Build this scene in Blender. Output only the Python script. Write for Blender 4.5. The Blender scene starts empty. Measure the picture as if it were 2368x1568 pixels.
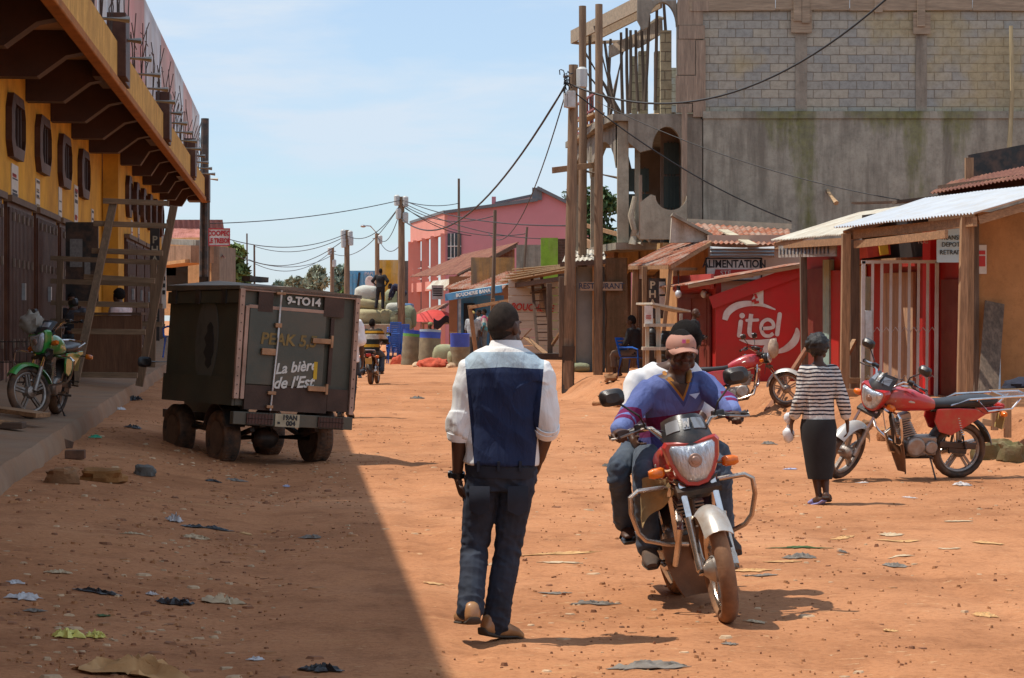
import bpy, math, random
from mathutils import Vector as V, Matrix as M, Euler, noise
R = math.radians
PI = math.pi
S = bpy.context.scene
COL = S.collection
rnd = random.Random(7)
F, CX, HY, HC = 5000.0, 1184.0, 740.0, 1.65      # lens and eye height, found from the people's heights
def W(px, py, Y): return V(((px-CX)*Y/F, Y, HC-(py-HY)*Y/F))
def sm(t):
    t = max(0.0, min(1.0, t)); return t*t*(3-2*t)
def lerp(a, b, t): return a+(b-a)*t
def interp(x, xs, ys):
    if x <= xs[0]: return ys[0]
    for i in range(len(xs)-1):
        if x <= xs[i+1]:
            return lerp(ys[i], ys[i+1], (x-xs[i])/(xs[i+1]-xs[i]))
    return ys[-1]
def rotm(e):
    if e is None: return M.Identity(3)
    if isinstance(e, (tuple, list)): return Euler([R(a) for a in e]).to_matrix()
    return e.to_3x3()
def frame(d, up=(0, 0, 1)):
    d = V(d).normalized(); u = V(up)
    if abs(d.dot(u.normalized())) > .98: u = V((0, 1, 0)) if abs(d.y) < .9 else V((1, 0, 0))
    x = d.cross(u).normalized(); y = x.cross(d).normalized()
    return x, y, d
class MB:
    def __init__(s): s.v = []; s.f = []; s.m = []; s.cut = []
    def add(s, vs, fs, mi=0):
        o = len(s.v); s.cut.append((o, len(s.f))); s.v += [V(q) for q in vs]
        for q in fs: s.f.append([i+o for i in q]); s.m.append(mi)
        return s
    def box(s, c, d, e=None, mi=0):
        r = rotm(e); c = V(c); x, y, z = d[0]/2, d[1]/2, d[2]/2
        vs = [c+r@V((a*x, b*y, g*z)) for g in (-1, 1) for b in (-1, 1) for a in (-1, 1)]
        return s.add(vs, [(0, 2, 3, 1), (4, 5, 7, 6), (0, 1, 5, 4), (2, 6, 7, 3), (0, 4, 6, 2), (1, 3, 7, 5)], mi)
    def bx(s, x0, x1, y0, y1, z0, z1, mi=0):
        return s.box(((x0+x1)/2, (y0+y1)/2, (z0+z1)/2), (x1-x0, y1-y0, z1-z0), None, mi)
    def beam(s, a, b, w, h, up=(0, 0, 1), mi=0):
        a = V(a); b = V(b); x, y, d = frame(b-a, up)
        vs = []
        for p in (a, b):
            for sx, sy in ((-1, -1), (1, -1), (1, 1), (-1, 1)): vs.append(p+x*(sx*w/2)+y*(sy*h/2))
        return s.add(vs, [(3, 2, 1, 0), (4, 5, 6, 7), (0, 1, 5, 4), (1, 2, 6, 5), (2, 3, 7, 6), (3, 0, 4, 7)], mi)
    def loft(s, rings, caps=True, closed=False, mi=0):
        n = len(rings[0]); vs = []; fs = []
        for r in rings: vs += list(r)
        k = len(rings)
        for i in range(k if closed else k-1):
            a = i*n; b = ((i+1) % k)*n
            for j in range(n):
                j2 = (j+1) % n; fs.append((a+j, a+j2, b+j2, b+j))
        if caps and not closed:
            fs.append(tuple(range(n-1, -1, -1))); fs.append(tuple((k-1)*n+j for j in range(n)))
        return s.add(vs, fs, mi)
    def tube(s, pts, r, n=8, closed=False, caps=True, mi=0, flat=1.0):
        pts = [V(p) for p in pts]; k = len(pts)
        rs = r if isinstance(r, (list, tuple)) else [r]*k
        rings = []; px = None
        for i, p in enumerate(pts):
            if closed: t = (pts[(i+1) % k]-pts[i-1])
            else: t = pts[min(i+1, k-1)]-pts[max(i-1, 0)]
            if t.length < 1e-9: t = V((0, 0, 1))
            t.normalize()
            if px is None: x, y, _ = frame(t)
            else:
                x = px-t*px.dot(t)
                x = x.normalized() if x.length > 1e-6 else frame(t)[0]
                y = t.cross(x)
            px = x
            rings.append([p+x*(math.cos(2*PI*j/n)*rs[i])+y*(math.sin(2*PI*j/n)*rs[i]*flat) for j in range(n)])
        return s.loft(rings, caps, closed, mi)
    def ell(s, rings, n=16, mi=0, pw=1.0):
        rr = []
        for c, x, y in rings:
            c = V(c); x = V(x); y = V(y); q = []
            for j in range(n):
                a = 2*PI*j/n; ca, sa = math.cos(a), math.sin(a)
                if pw != 1.0: ca = math.copysign(abs(ca)**pw, ca); sa = math.copysign(abs(sa)**pw, sa)
                q.append(c+x*ca+y*sa)
            rr.append(q)
        return s.loft(rr, True, False, mi)
    def lathe(s, prof, n=24, o=(0, 0, 0), e=None, mi=0, caps=True):
        r = rotm(e); o = V(o)
        return s.loft([[o+r@V((a*math.cos(2*PI*j/n), a*math.sin(2*PI*j/n), z)) for j in range(n)] for a, z in prof], caps, False, mi)
    def sph(s, c, r, e=None, nu=16, nv=10, mi=0, fn=None):
        if not isinstance(r, (tuple, list)): r = (r, r, r)
        q = rotm(e); c = V(c); rings = []
        for i in range(nv+1):
            th = -PI/2+PI*(i+.02)/(nv+.04); z = math.sin(th); k = math.cos(th); ring = []
            for j in range(nu):
                d = V((k*math.cos(2*PI*j/nu), k*math.sin(2*PI*j/nu), z))
                sc = fn(d) if fn else 1.0
                ring.append(c+q@V((d.x*r[0]*sc, d.y*r[1]*sc, d.z*r[2]*sc)))
            rings.append(ring)
        return s.loft(rings, True, False, mi)
    def torus(s, c, RR, r, e=None, nu=32, nv=10, mi=0, a0=0, a1=360, flat=1.0):
        q = rotm(e); c = V(c); full = (a1-a0) >= 359; rings = []
        k = nu if full else nu+1
        for i in range(k):
            a = R(a0+(a1-a0)*i/nu); d = V((math.cos(a), math.sin(a), 0)); ring = []
            for j in range(nv):
                b = 2*PI*j/nv
                ring.append(c+q@(d*(RR+r*math.cos(b))+V((0, 0, r*flat*math.sin(b)))))
            rings.append(ring)
        return s.loft(rings, not full, full, mi)
    def prism(s, poly, t, m=None, mi=0):
        m = m or M.Identity(4); n = len(poly)
        vs = [m@V((p[0], p[1], -t/2)) for p in poly]+[m@V((p[0], p[1], t/2)) for p in poly]
        fs = [tuple(range(n-1, -1, -1)), tuple(range(n, 2*n))]+[(j, (j+1) % n, n+(j+1) % n, n+j) for j in range(n)]
        return s.add(vs, fs, mi)
    def grid(s, fn, nu, nv, mi=0):
        vs = [fn(i/nu, j/nv) for j in range(nv+1) for i in range(nu+1)]
        return s.add(vs, [(j*(nu+1)+i, j*(nu+1)+i+1, (j+1)*(nu+1)+i+1, (j+1)*(nu+1)+i) for j in range(nv) for i in range(nu)], mi)
    def sheet(s, fn, nu, nv, t, mi=0):
        """a surface fn(u,v) given thickness t along the local z of its own normal (real thin solid)"""
        def nr(u, v):
            e = .01; a = V(fn(min(1, u+e), v))-V(fn(max(0, u-e), v)); b = V(fn(u, min(1, v+e)))-V(fn(u, max(0, v-e)))
            return a.cross(b).normalized()
        top = [V(fn(i/nu, j/nv)) for j in range(nv+1) for i in range(nu+1)]
        bot = [p-nr((k % (nu+1))/nu, (k//(nu+1))/nv)*t for k, p in enumerate(top)]
        N = len(top); w = nu+1; fs = []
        for j in range(nv):
            for i in range(nu):
                a = j*w+i; fs.append((a, a+1, a+1+w, a+w)); fs.append((N+a+w, N+a+1+w, N+a+1, N+a))
        for i in range(nu):
            a = i; b = nv*w+i
            fs.append((a+1, a, N+a, N+a+1)); fs.append((b, b+1, N+b+1, N+b))
        for j in range(nv):
            a = j*w; b = j*w+nu
            fs.append((a, a+w, N+a+w, N+a)); fs.append((b+w, b, N+b, N+b+w))
        return s.add(top+bot, fs, mi)
    def xf(s, m, a=0):
        for i in range(a, len(s.v)): s.v[i] = m@s.v[i]
        return s
    def mesh(s, name):
        me = bpy.data.meshes.new(name); me.from_pydata([tuple(q) for q in s.v], [], s.f)
        if any(s.m): me.polygons.foreach_set('material_index', s.m)
        return me
    def each(s, name, mats, parent=None, smooth=35, bevel=0, label=None):
        """every piece that was added becomes a part of its own"""
        out = []; cuts = s.cut+[(len(s.v), len(s.f))]
        for (a, fa), (b, fb) in zip(cuts[:-1], cuts[1:]):
            q = MB(); q.v = s.v[a:b]; q.f = [[i-a for i in f] for f in s.f[fa:fb]]; q.m = s.m[fa:fb]
            out.append(q.build(name, mats, parent, smooth, bevel, label))
        return out
    def build(s, name, mats, parent=None, smooth=35, bevel=0, label=None):
        return link(name, s.mesh(name), mats, parent, smooth, bevel, label)
def finish(me, mats, smooth):
    for q in (mats if isinstance(mats, (list, tuple)) else [mats]): me.materials.append(q)
    if smooth:
        me.polygons.foreach_set('use_smooth', [True]*len(me.polygons))
        if smooth < 180: me.set_sharp_from_angle(angle=R(smooth))
    me.update()
WORLDP = {}
def link(name, me, mats, parent=None, smooth=35, bevel=0, label=None):
    finish(me, mats, smooth)
    o = bpy.data.objects.new(name, me); COL.objects.link(o)
    setp(o, parent)
    if bevel:
        b = o.modifiers.new('bevel', 'BEVEL'); b.width = bevel; b.segments = 2; b.limit_method = 'ANGLE'; b.angle_limit = R(40)
    if label: o['label'] = label
    return o
def setp(o, parent):
    """parts are written in the frame the thing was written in: local for 'local' roots, world for the others"""
    if parent is not None:
        o.parent = parent
        root = parent
        if root.name in WORLDP:
            o.matrix_parent_inverse = M.Translation(-V(WORLDP[root.name]))
        elif root.parent is not None: pass
def tag(o, label, cat, group=None, kind=None):
    if label: o['label'] = label
    if cat: o['category'] = cat
    if group: o['group'] = group
    if kind: o['kind'] = kind
    return o
def structure(o): o['kind'] = 'structure'; return o
def thing(name, label, cat, loc=(0, 0, 0), rz=0, group=None, mat=None, world=False):
    """an Empty at the thing's base; world=True: its parts are written in world coordinates"""
    o = bpy.data.objects.new(name, None); COL.objects.link(o); o.empty_display_size = .2
    o.rotation_mode = 'XYZ'
    if mat is not None: o.matrix_world = mat
    else: o.location = loc; o.rotation_euler = (0, 0, R(rz))
    if world: WORLDP[o.name] = tuple(loc)
    return tag(o, label, cat, group)
def dup(root, loc=None, rz=None, label=None, group=None, mat=None):
    def cp(o, par):
        c = o.copy(); COL.objects.link(c)
        if par: c.parent = par
        for ch in list(o.children): cp(ch, c)
        return c
    c = cp(root, None)
    if loc is not None: c.location = loc
    if rz is not None: c.rotation_euler = (0, 0, R(rz))
    if mat is not None: c.matrix_world = mat
    if label: c['label'] = label
    if group: c['group'] = group
    return c
# ---- text and voxel bodies are turned into meshes together at the end (one depsgraph evaluation)
DEFER = []
def text(body, mats, parent, m, h, name='lettering', wide=1.0, off=0.0, shear=0.0, ext=.004, align='CENTER', smooth=0, bev=0, space=1.0):
    """lettering: cap height h, laid in the x-y plane of matrix m (x right, y up, z out of the sign)"""
    cu = bpy.data.curves.new(name, 'FONT'); cu.body = body; cu.size = h/.69; cu.align_x = align; cu.align_y = 'CENTER'
    cu.offset = off; cu.shear = shear; cu.extrude = ext; cu.resolution_u = 3; cu.space_character = space
    if bev: cu.bevel_depth = bev; cu.bevel_resolution = 1
    o = bpy.data.objects.new(name+'_tmp', cu); COL.objects.link(o)
    mm = m @ M.Diagonal((wide, 1, 1, 1))
    DEFER.append((o, name, mats, parent, lambda me: me.transform(mm), smooth, 0))
def voxel(mb, name, mats, parent, vox, smooth_it=4, fn=None, sm_f=.5, label=None):
    o = bpy.data.objects.new(name+'_tmp', mb.mesh(name+'_tmp')); COL.objects.link(o)
    r = o.modifiers.new('r', 'REMESH'); r.mode = 'VOXEL'; r.voxel_size = vox; r.adaptivity = 0
    if smooth_it:
        q = o.modifiers.new('s', 'SMOOTH'); q.factor = sm_f; q.iterations = smooth_it
    DEFER.append((o, name, mats, parent, fn, 180, label))
def run_deferred():
    bpy.context.view_layer.update()
    dg = bpy.context.evaluated_depsgraph_get(); out = []
    for d in DEFER:
        out.append(bpy.data.meshes.new_from_object(d[0].evaluated_get(dg)))
    for d, me in zip(DEFER, out):
        o, name, mats, parent, fn, smooth, label = d
        data = o.data; bpy.data.objects.remove(o)
        if isinstance(data, bpy.types.Mesh): bpy.data.meshes.remove(data)
        else: bpy.data.curves.remove(data)
        me.materials.clear()
        if fn: fn(me)
        me.name = name
        link(name, me, mats, parent, smooth, 0, label or None)
def vertical(c, yaw=0.0, tilt=0.0, roll=0.0):
    """matrix of an upright face: x to the right, y up, z towards the viewer; yaw in degrees about z"""
    return M.Translation(V(c)) @ M.Rotation(R(yaw), 4, 'Z') @ M.Rotation(R(90+tilt), 4, 'X') @ M.Rotation(R(roll), 4, 'Z')
# ---------------------------------------------------------------- materials
MATS = {}
def nt(name):
    m = bpy.data.materials.new(name); m.use_nodes = True; t = m.node_tree
    return m, t, t.nodes, t.links, t.nodes['Principled BSDF']
def c4(c): return (c[0], c[1], c[2], 1)
def mulc(c, k): return tuple(max(0, min(1, a*k)) for a in c)
def coords(N, L, stretch=(1, 1, 1), kind='Object'):
    tc = N.new('ShaderNodeTexCoord')
    if stretch == (1, 1, 1): return tc.outputs[kind]
    mp = N.new('ShaderNodeMapping'); mp.inputs['Scale'].default_value = stretch
    L.new(tc.outputs[kind], mp.inputs['Vector']); return mp.outputs[0]
def nz(N, L, vec, scale, det=4, rough=.6, dist=0):
    n = N.new('ShaderNodeTexNoise'); n.inputs['Scale'].default_value = scale; n.inputs['Detail'].default_value = det
    n.inputs['Roughness'].default_value = rough; n.inputs['Distortion'].default_value = dist
    L.new(vec, n.inputs['Vector']); return n.outputs['Fac']
def ramp(N, L, fac, stops, interp='LINEAR'):
    r = N.new('ShaderNodeValToRGB'); r.color_ramp.interpolation = interp; e = r.color_ramp.elements
    while len(e) > 1: e.remove(e[-1])
    e[0].position = stops[0][0]; e[0].color = c4(stops[0][1])
    for p, c in stops[1:]:
        q = e.new(p); q.color = c4(c)
    L.new(fac, r.inputs['Fac']); return r.outputs['Color']
def mix(N, L, fac, a, b, mode='MIX'):
    x = N.new('ShaderNodeMix'); x.data_type = 'RGBA'; x.blend_type = mode
    for sock, val in ((x.inputs['Factor'], fac), (x.inputs['A'], a), (x.inputs['B'], b)) if False else ((x.inputs[0], fac), (x.inputs[6], a), (x.inputs[7], b)):
        if hasattr(val, 'is_output'): L.new(val, sock)
        elif isinstance(val, (int, float)): sock.default_value = val
        else: sock.default_value = c4(val)
    return x.outputs[2]
def math_(N, L, op, a, b=None, clamp=False):
    x = N.new('ShaderNodeMath'); x.operation = op; x.use_clamp = clamp
    for i, q in enumerate((a, b)):
        if q is None: continue
        if hasattr(q, 'is_output'): L.new(q, x.inputs[i])
        else: x.inputs[i].default_value = q
    return x.outputs[0]
def bumpn(N, L, B, h, strength, dist=.01, prev=None):
    b = N.new('ShaderNodeBump'); b.inputs['Strength'].default_value = strength; b.inputs['Distance'].default_value = dist
    L.new(h, b.inputs['Height'])
    if prev is not None: L.new(prev, b.inputs['Normal'])
    L.new(b.outputs[0], B.inputs['Normal']); return b.outputs[0]
def mat(name, col, rough=.7, var=.22, scale=6, bump=.25, bscale=60, metal=0, spec=.5, dirt=None, damt=.5, dscale=3, stretch=(1, 1, 1), bdist=.01, coat=0, trans=0, emit=0):
    if name in MATS: return MATS[name]
    m, t, N, L, B = nt(name); v = coords(N, L, stretch)
    c = ramp(N, L, nz(N, L, v, scale, 5), [(.28, mulc(col, 1-var)), (.5, col), (.72, mulc(col, 1+var))])
    if dirt:
        f = ramp(N, L, nz(N, L, v, dscale, 6, .65), [(.5-.22*damt-.02, (0, 0, 0)), (.75-.1*damt, (1, 1, 1))])
        c = mix(N, L, math_(N, L, 'MULTIPLY', f, .55+.4*damt), c, dirt)
    L.new(c, B.inputs['Base Color']); B.inputs['Roughness'].default_value = rough; B.inputs['Metallic'].default_value = metal
    B.inputs['Specular IOR Level'].default_value = spec
    if coat: B.inputs['Coat Weight'].default_value = coat; B.inputs['Coat Roughness'].default_value = .08
    if trans: B.inputs['Transmission Weight'].default_value = trans
    if bump: bumpn(N, L, B, nz(N, L, v, bscale, 6, .65), bump, bdist)
    MATS[name] = m; return m
def wood(name, col, axis=2, var=.4, rough=.8):
    st = [14, 14, 14]; st[axis] = 1.2
    return mat(name, col, rough, var, 3.0, .5, 8, stretch=tuple(st), dirt=mulc(col, .45), damt=.35, dscale=.8, bdist=.006)
def zones(name, base, zs, rough=.85, var=.12, scale=5, bump=.2, bscale=120, fold=0.0):
    """cloth whose panels differ: each (normal, offset, colour) repaints the points with n.p > offset (object space)"""
    m, t, N, L, B = nt(name); v = coords(N, L)
    k = ramp(N, L, nz(N, L, v, scale, 5), [(.3, (1-var,)*3), (.7, (1+var if 1+var < 1 else 1,)*3)])
    c = base
    for it in zs:
        conds = it[0] if isinstance(it[0], list) else [(it[0], it[1])]
        col = it[-1]; f = None
        for n_, d_ in conds:
            dp = N.new('ShaderNodeVectorMath'); dp.operation = 'DOT_PRODUCT'; L.new(v, dp.inputs[0]); dp.inputs[1].default_value = n_
            g = math_(N, L, 'GREATER_THAN', dp.outputs['Value'], d_)
            f = g if f is None else math_(N, L, 'MULTIPLY', f, g)
        c = mix(N, L, f, c, col)
    c = mix(N, L, 1.0, c, k, 'MULTIPLY')
    L.new(c, B.inputs['Base Color']); B.inputs['Roughness'].default_value = rough; B.inputs['Specular IOR Level'].default_value = .25
    b = bumpn(N, L, B, nz(N, L, v, bscale, 3), bump, .003)
    if fold: bumpn(N, L, B, nz(N, L, coords(N, L, (1.6, 1.6, .55)), 9, 3, .5, 1.5), fold, .03, b)
    return m
def bands(name, axis, lo, hi, stops, rough=.85, var=.15, scale=6, bump=.2, bscale=120, fold=0.0, kind='Object'):
    """colour bands along a direction of object space (stripes of a shirt, of a tank)"""
    m, t, N, L, B = nt(name); v = coords(N, L, kind=kind)
    dp = N.new('ShaderNodeVectorMath'); dp.operation = 'DOT_PRODUCT'; L.new(v, dp.inputs[0]); dp.inputs[1].default_value = axis
    mr = N.new('ShaderNodeMapRange'); L.new(dp.outputs['Value'], mr.inputs[0]); mr.inputs[1].default_value = lo; mr.inputs[2].default_value = hi
    c = ramp(N, L, mr.outputs[0], stops, 'CONSTANT')
    k = ramp(N, L, nz(N, L, v, scale, 5), [(.3, (1-var,)*3), (.7, (1, 1, 1))])
    c = mix(N, L, 1.0, c, k, 'MULTIPLY')
    L.new(c, B.inputs['Base Color']); B.inputs['Roughness'].default_value = rough; B.inputs['Specular IOR Level'].default_value = .25
    b = bumpn(N, L, B, nz(N, L, v, bscale, 3), bump, .003)
    if fold: bumpn(N, L, B, nz(N, L, coords(N, L, (1.6, 1.6, .55)), 9, 3, .5, 1.5), fold, .03, b)
    return m
def stripes(name, period, duty, c1, c2, zlo):
    """knitted hoops: plain below zlo, then light and dark rows that waver with the knit"""
    m, t, N, L, B = nt(name); v = coords(N, L); sp = N.new('ShaderNodeSeparateXYZ'); L.new(v, sp.inputs[0])
    z = math_(N, L, 'ADD', sp.outputs[2], math_(N, L, 'MULTIPLY', nz(N, L, v, 7, 3), .03))
    f = math_(N, L, 'GREATER_THAN', math_(N, L, 'FRACT', math_(N, L, 'DIVIDE', z, period)), duty)
    f = math_(N, L, 'MULTIPLY', f, math_(N, L, 'GREATER_THAN', sp.outputs[2], zlo))
    c = mix(N, L, 1.0, mix(N, L, f, c1, c2), ramp(N, L, nz(N, L, v, 6, 5), [(.3, (.82, .82, .82)), (.7, (1, 1, 1))]), 'MULTIPLY')
    L.new(c, B.inputs['Base Color']); B.inputs['Roughness'].default_value = .9; B.inputs['Specular IOR Level'].default_value = .2
    bb_ = bumpn(N, L, B, nz(N, L, v, 150, 3), .3, .003); bumpn(N, L, B, nz(N, L, coords(N, L, (1.6, 1.6, .55)), 9, 3, .5, 1.5), .5, .03, bb_)
    return m
def rusty(name, col, rust, amt=.5, metal=.6, rough=.45, stretch=(1, 1, 1), scale=2.2):
    m, t, N, L, B = nt(name); v = coords(N, L, stretch)
    a = nz(N, L, v, scale, 8, .7)
    f = ramp(N, L, a, [(.62-.35*amt, (0, 0, 0)), (.72-.25*amt, (1, 1, 1))])
    rc = ramp(N, L, nz(N, L, v, scale*6, 5), [(.3, mulc(rust, .55)), (.55, rust), (.75, mulc(rust, 1.4))])
    bc = ramp(N, L, nz(N, L, v, scale*2, 4), [(.3, mulc(col, .8)), (.7, mulc(col, 1.1))])
    L.new(mix(N, L, f, bc, rc), B.inputs['Base Color'])
    L.new(math_(N, L, 'MULTIPLY', math_(N, L, 'SUBTRACT', 1.0, f), metal), B.inputs['Metallic'])
    L.new(math_(N, L, 'ADD', math_(N, L, 'MULTIPLY', f, .9-rough), rough), B.inputs['Roughness'])
    bumpn(N, L, B, nz(N, L, v, 40, 5), .15, .005)
    return m
def ground_mat():
    m, t, N, L, B = nt('laterite'); v = coords(N, L)
    big = nz(N, L, v, .35, 4, .55); mid = nz(N, L, v, 2.2, 8, .7); fine = nz(N, L, v, 26, 6, .75); grit = nz(N, L, v, 120, 3, .7)
    c = ramp(N, L, big, [(.3, (.45, .20, .092)), (.55, (.55, .255, .122)), (.75, (.60, .30, .155))])
    c = mix(N, L, .75, c, ramp(N, L, mid, [(.28, (.52, .46, .44)), (.5, (.92, .9, .9)), (.75, (1, 1, 1))]), 'MULTIPLY')
    c = mix(N, L, .65, c, ramp(N, L, fine, [(.3, (.5, .45, .42)), (.52, (.95, .95, .95)), (.7, (1, 1, 1))]), 'MULTIPLY')
    # drifts of pale dust dragged out along the street, and dark damp crumbs
    st = nz(N, L, coords(N, L, (.55, 2.6, 1)), 1.6, 6, .7, .6)
    c = mix(N, L, ramp(N, L, st, [(.58, (0, 0, 0)), (.72, (.55, .55, .55))]), c, (.56, .30, .14))
    c = mix(N, L, ramp(N, L, grit, [(.66, (0, 0, 0)), (.74, (.6, .6, .6))]), c, (.16, .07, .035))
    c = mix(N, L, ramp(N, L, nz(N, L, v, 85, 2), [(.70, (0, 0, 0)), (.76, (.5, .5, .5))]), c, (.6, .42, .28))
    for sc_, lo_, cc, am in ((7, .63, (.62, .40, .22), .7), (15, .66, (.56, .36, .2), .6), (10, .67, (.14, .075, .045), .55), (4.5, .66, (.22, .13, .085), .5)):
        c = mix(N, L, ramp(N, L, nz(N, L, coords(N, L, (.8, 2.4, 1)), sc_, 4, .75, .5), [(lo_, (0, 0, 0)), (lo_+.04, (am, am, am))]), c, cc)
    c = mix(N, L, .5, c, ramp(N, L, nz(N, L, coords(N, L, (.6, .4, 1)), 1.1, 5, .6), [(.3, (.55, .50, .48)), (.5, (1, 1, 1)), (.7, (1.0, .98, .95))]), 'MULTIPLY')
    L.new(c, B.inputs['Base Color']); B.inputs['Roughness'].default_value = .95; B.inputs['Specular IOR Level'].default_value = .12
    b = bumpn(N, L, B, mid, .5, .05); b = bumpn(N, L, B, fine, .55, .02, b); bumpn(N, L, B, grit, .35, .006, b)
    return m
def block_mat(name, c1, c2, mortar, bw=.4, bh=.2, yellow=None, msize=.012):
    """block masonry laid in world x (or a facade direction) and z"""
    m, t, N, L, B = nt(name)
    tc = N.new('ShaderNodeTexCoord'); sp = N.new('ShaderNodeSeparateXYZ'); L.new(tc.outputs['Object'], sp.inputs[0])
    cb = N.new('ShaderNodeCombineXYZ')
    L.new(math_(N, L, 'ADD', sp.outputs[0], math_(N, L, 'MULTIPLY', sp.outputs[1], 1.0)), cb.inputs[0]); L.new(sp.outputs[2], cb.inputs[1])
    wob = nz(N, L, tc.outputs['Object'], 2.2, 4)
    wv = N.new('ShaderNodeVectorMath'); wv.operation = 'ADD'; L.new(cb.outputs[0], wv.inputs[0])
    cw = N.new('ShaderNodeCombineXYZ'); L.new(math_(N, L, 'MULTIPLY', wob, .06), cw.inputs[0]); L.new(math_(N, L, 'MULTIPLY', wob, .04), cw.inputs[1]); L.new(cw.outputs[0], wv.inputs[1])
    br = N.new('ShaderNodeTexBrick'); L.new(wv.outputs[0], br.inputs['Vector'])
    br.inputs['Scale'].default_value = 1; br.inputs['Brick Width'].default_value = bw; br.inputs['Row Height'].default_value = bh
    br.inputs['Mortar Size'].default_value = msize; br.inputs['Mortar Smooth'].default_value = .4; br.inputs['Bias'].default_value = -.15
    br.inputs['Color1'].default_value = c4(c1); br.inputs['Color2'].default_value = c4(c2); br.inputs['Mortar'].default_value = c4(mortar)
    br.offset = .5
    c = br.outputs['Color']
    if yellow:
        yf = ramp(N, L, nz(N, L, tc.outputs['Object'], .55, 3), [(.5, (0, 0, 0)), (.62, (.75, .75, .75))])
        c = mix(N, L, yf, c, mix(N, L, .8, c, yellow))
    g = ramp(N, L, nz(N, L, tc.outputs['Object'], 7, 7, .75), [(.25, (.5, .48, .46)), (.55, (.95, .95, .95)), (.7, (1, 1, 1))])
    c = mix(N, L, .8, c, g, 'MULTIPLY')
    L.new(c, B.inputs['Base Color']); B.inputs['Roughness'].default_value = .92; B.inputs['Specular IOR Level'].default_value = .2
    b = bumpn(N, L, B, math_(N, L, 'SUBTRACT', 1.0, br.outputs['Fac']), .8, .02)
    bumpn(N, L, B, nz(N, L, tc.outputs['Object'], 30, 6, .7), .4, .01, b)
    return m
def plaster_mat(name, col, stain, moss=None, rough=.9, vs=1.0, streaks=()):
    """weathered render: streaks that run down, blotches, optional moss"""
    m, t, N, L, B = nt(name); v = coords(N, L); vd = coords(N, L, (2.6, 2.6, .32))
    c = ramp(N, L, nz(N, L, v, 3*vs, 8, .72), [(.25, mulc(col, .62)), (.5, col), (.75, mulc(col, 1.25))])
    c = mix(N, L, ramp(N, L, nz(N, L, vd, 1.4*vs, 7, .65), [(.46, (0, 0, 0)), (.66, (.85, .85, .85))]), c, stain)
    c = mix(N, L, ramp(N, L, nz(N, L, v, 14*vs, 7, .8), [(.52, (0, 0, 0)), (.75, (.5, .5, .5))]), c, mulc(stain, .6))
    if moss:
        f = nz(N, L, coords(N, L, (1.5, 1.5, .42)), .55*vs, 6, .6)
        c = mix(N, L, ramp(N, L, f, [(.56, (0, 0, 0)), (.68, (.8, .8, .8))]), c, ramp(N, L, nz(N, L, v, 11, 6), [(.3, mulc(moss, .4)), (.6, moss)]))
    if streaks:
        sp = N.new('ShaderNodeSeparateXYZ'); L.new(v, sp.inputs[0])
        nn = nz(N, L, coords(N, L, (2.2, 1, .5)), 2.4, 7, .7)
        for x0, wd, zb in streaks:
            dx = math_(N, L, 'DIVIDE', math_(N, L, 'ABSOLUTE', math_(N, L, 'SUBTRACT', sp.outputs[0], x0)), wd)
            dz = math_(N, L, 'DIVIDE', math_(N, L, 'SUBTRACT', 6.35, sp.outputs[2]), 6.35-zb)
            q = math_(N, L, 'SUBTRACT', math_(N, L, 'ADD', math_(N, L, 'MULTIPLY', nn, 2.3), -.1), math_(N, L, 'ADD', math_(N, L, 'MULTIPLY', dx, dx), math_(N, L, 'MULTIPLY', dz, .75)))
            f2 = ramp(N, L, q, [(.1, (0, 0, 0)), (.8, (.6, .6, .6))])
            c = mix(N, L, f2, c, ramp(N, L, nz(N, L, v, 7, 6, .7), [(.35, mulc(moss, .4)), (.62, mulc(moss, 1.15))]))
    L.new(c, B.inputs['Base Color']); B.inputs['Roughness'].default_value = rough; B.inputs['Specular IOR Level'].default_value = .2
    bumpn(N, L, B, nz(N, L, v, 18*vs, 8, .75), .5, .02)
    return m
def glass_dark(name='window_glass', col=(.03, .035, .04)):
    return mat(name, col, .12, .3, 3, .05, 5, spec=.6)
def leafm(name, col):
    if name in MATS: return MATS[name]
    m, t, N, L, B = nt(name); v = coords(N, L)
    c = ramp(N, L, nz(N, L, v, 1.1, 4), [(.25, mulc(col, .5)), (.5, col), (.75, mulc(col, 1.5))])
    c = mix(N, L, .5, c, ramp(N, L, nz(N, L, v, 9, 3), [(.3, mulc(col, .5)), (.7, mulc(col, 1.6))]))
    L.new(c, B.inputs['Base Color']); B.inputs['Roughness'].default_value = .6; B.inputs['Specular IOR Level'].default_value = .3
    MATS[name] = m; return m
METAL = mat('bare_steel', (.45, .45, .46), .35, .25, 5, .1, 50, metal=.85, dirt=(.22, .13, .08), damt=.3)
CHROME = mat('chrome', (.72, .72, .74), .12, .1, 4, .04, 30, metal=1.0, dirt=(.35, .2, .11), damt=.15, dscale=8)
DUSTCH = mat('dusty_chrome', (.62, .56, .50), .26, .25, 6, .12, 60, metal=.9, dirt=(.38, .23, .13), damt=.45, dscale=7)
BLACKM = mat('black_metal', (.02, .019, .018), .5, .3, 8, .2, 60, dirt=(.18, .09, .05), damt=.25, dscale=5)
BLACKP = mat('black_plastic', (.018, .018, .02), .32, .3, 6, .1, 120, dirt=(.12, .07, .045), damt=.12, dscale=6)
RUBBER = mat('rubber', (.028, .024, .021), .8, .3, 8, .35, 40, dirt=(.26, .13, .065), damt=.55, dscale=6)
RUBDUST = mat('dusty_rubber', (.16, .085, .048), .9, .35, 7, .4, 40, dirt=(.36, .18, .085), damt=.6, dscale=5)
LEATHERETTE = mat('black_leatherette', (.022, .022, .025), .42, .2, 6, .3, 220, bdist=.002)
AMBER = mat('amber_lens', (.75, .17, .012), .15, .25, 30, .3, 90, coat=.4)
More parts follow.
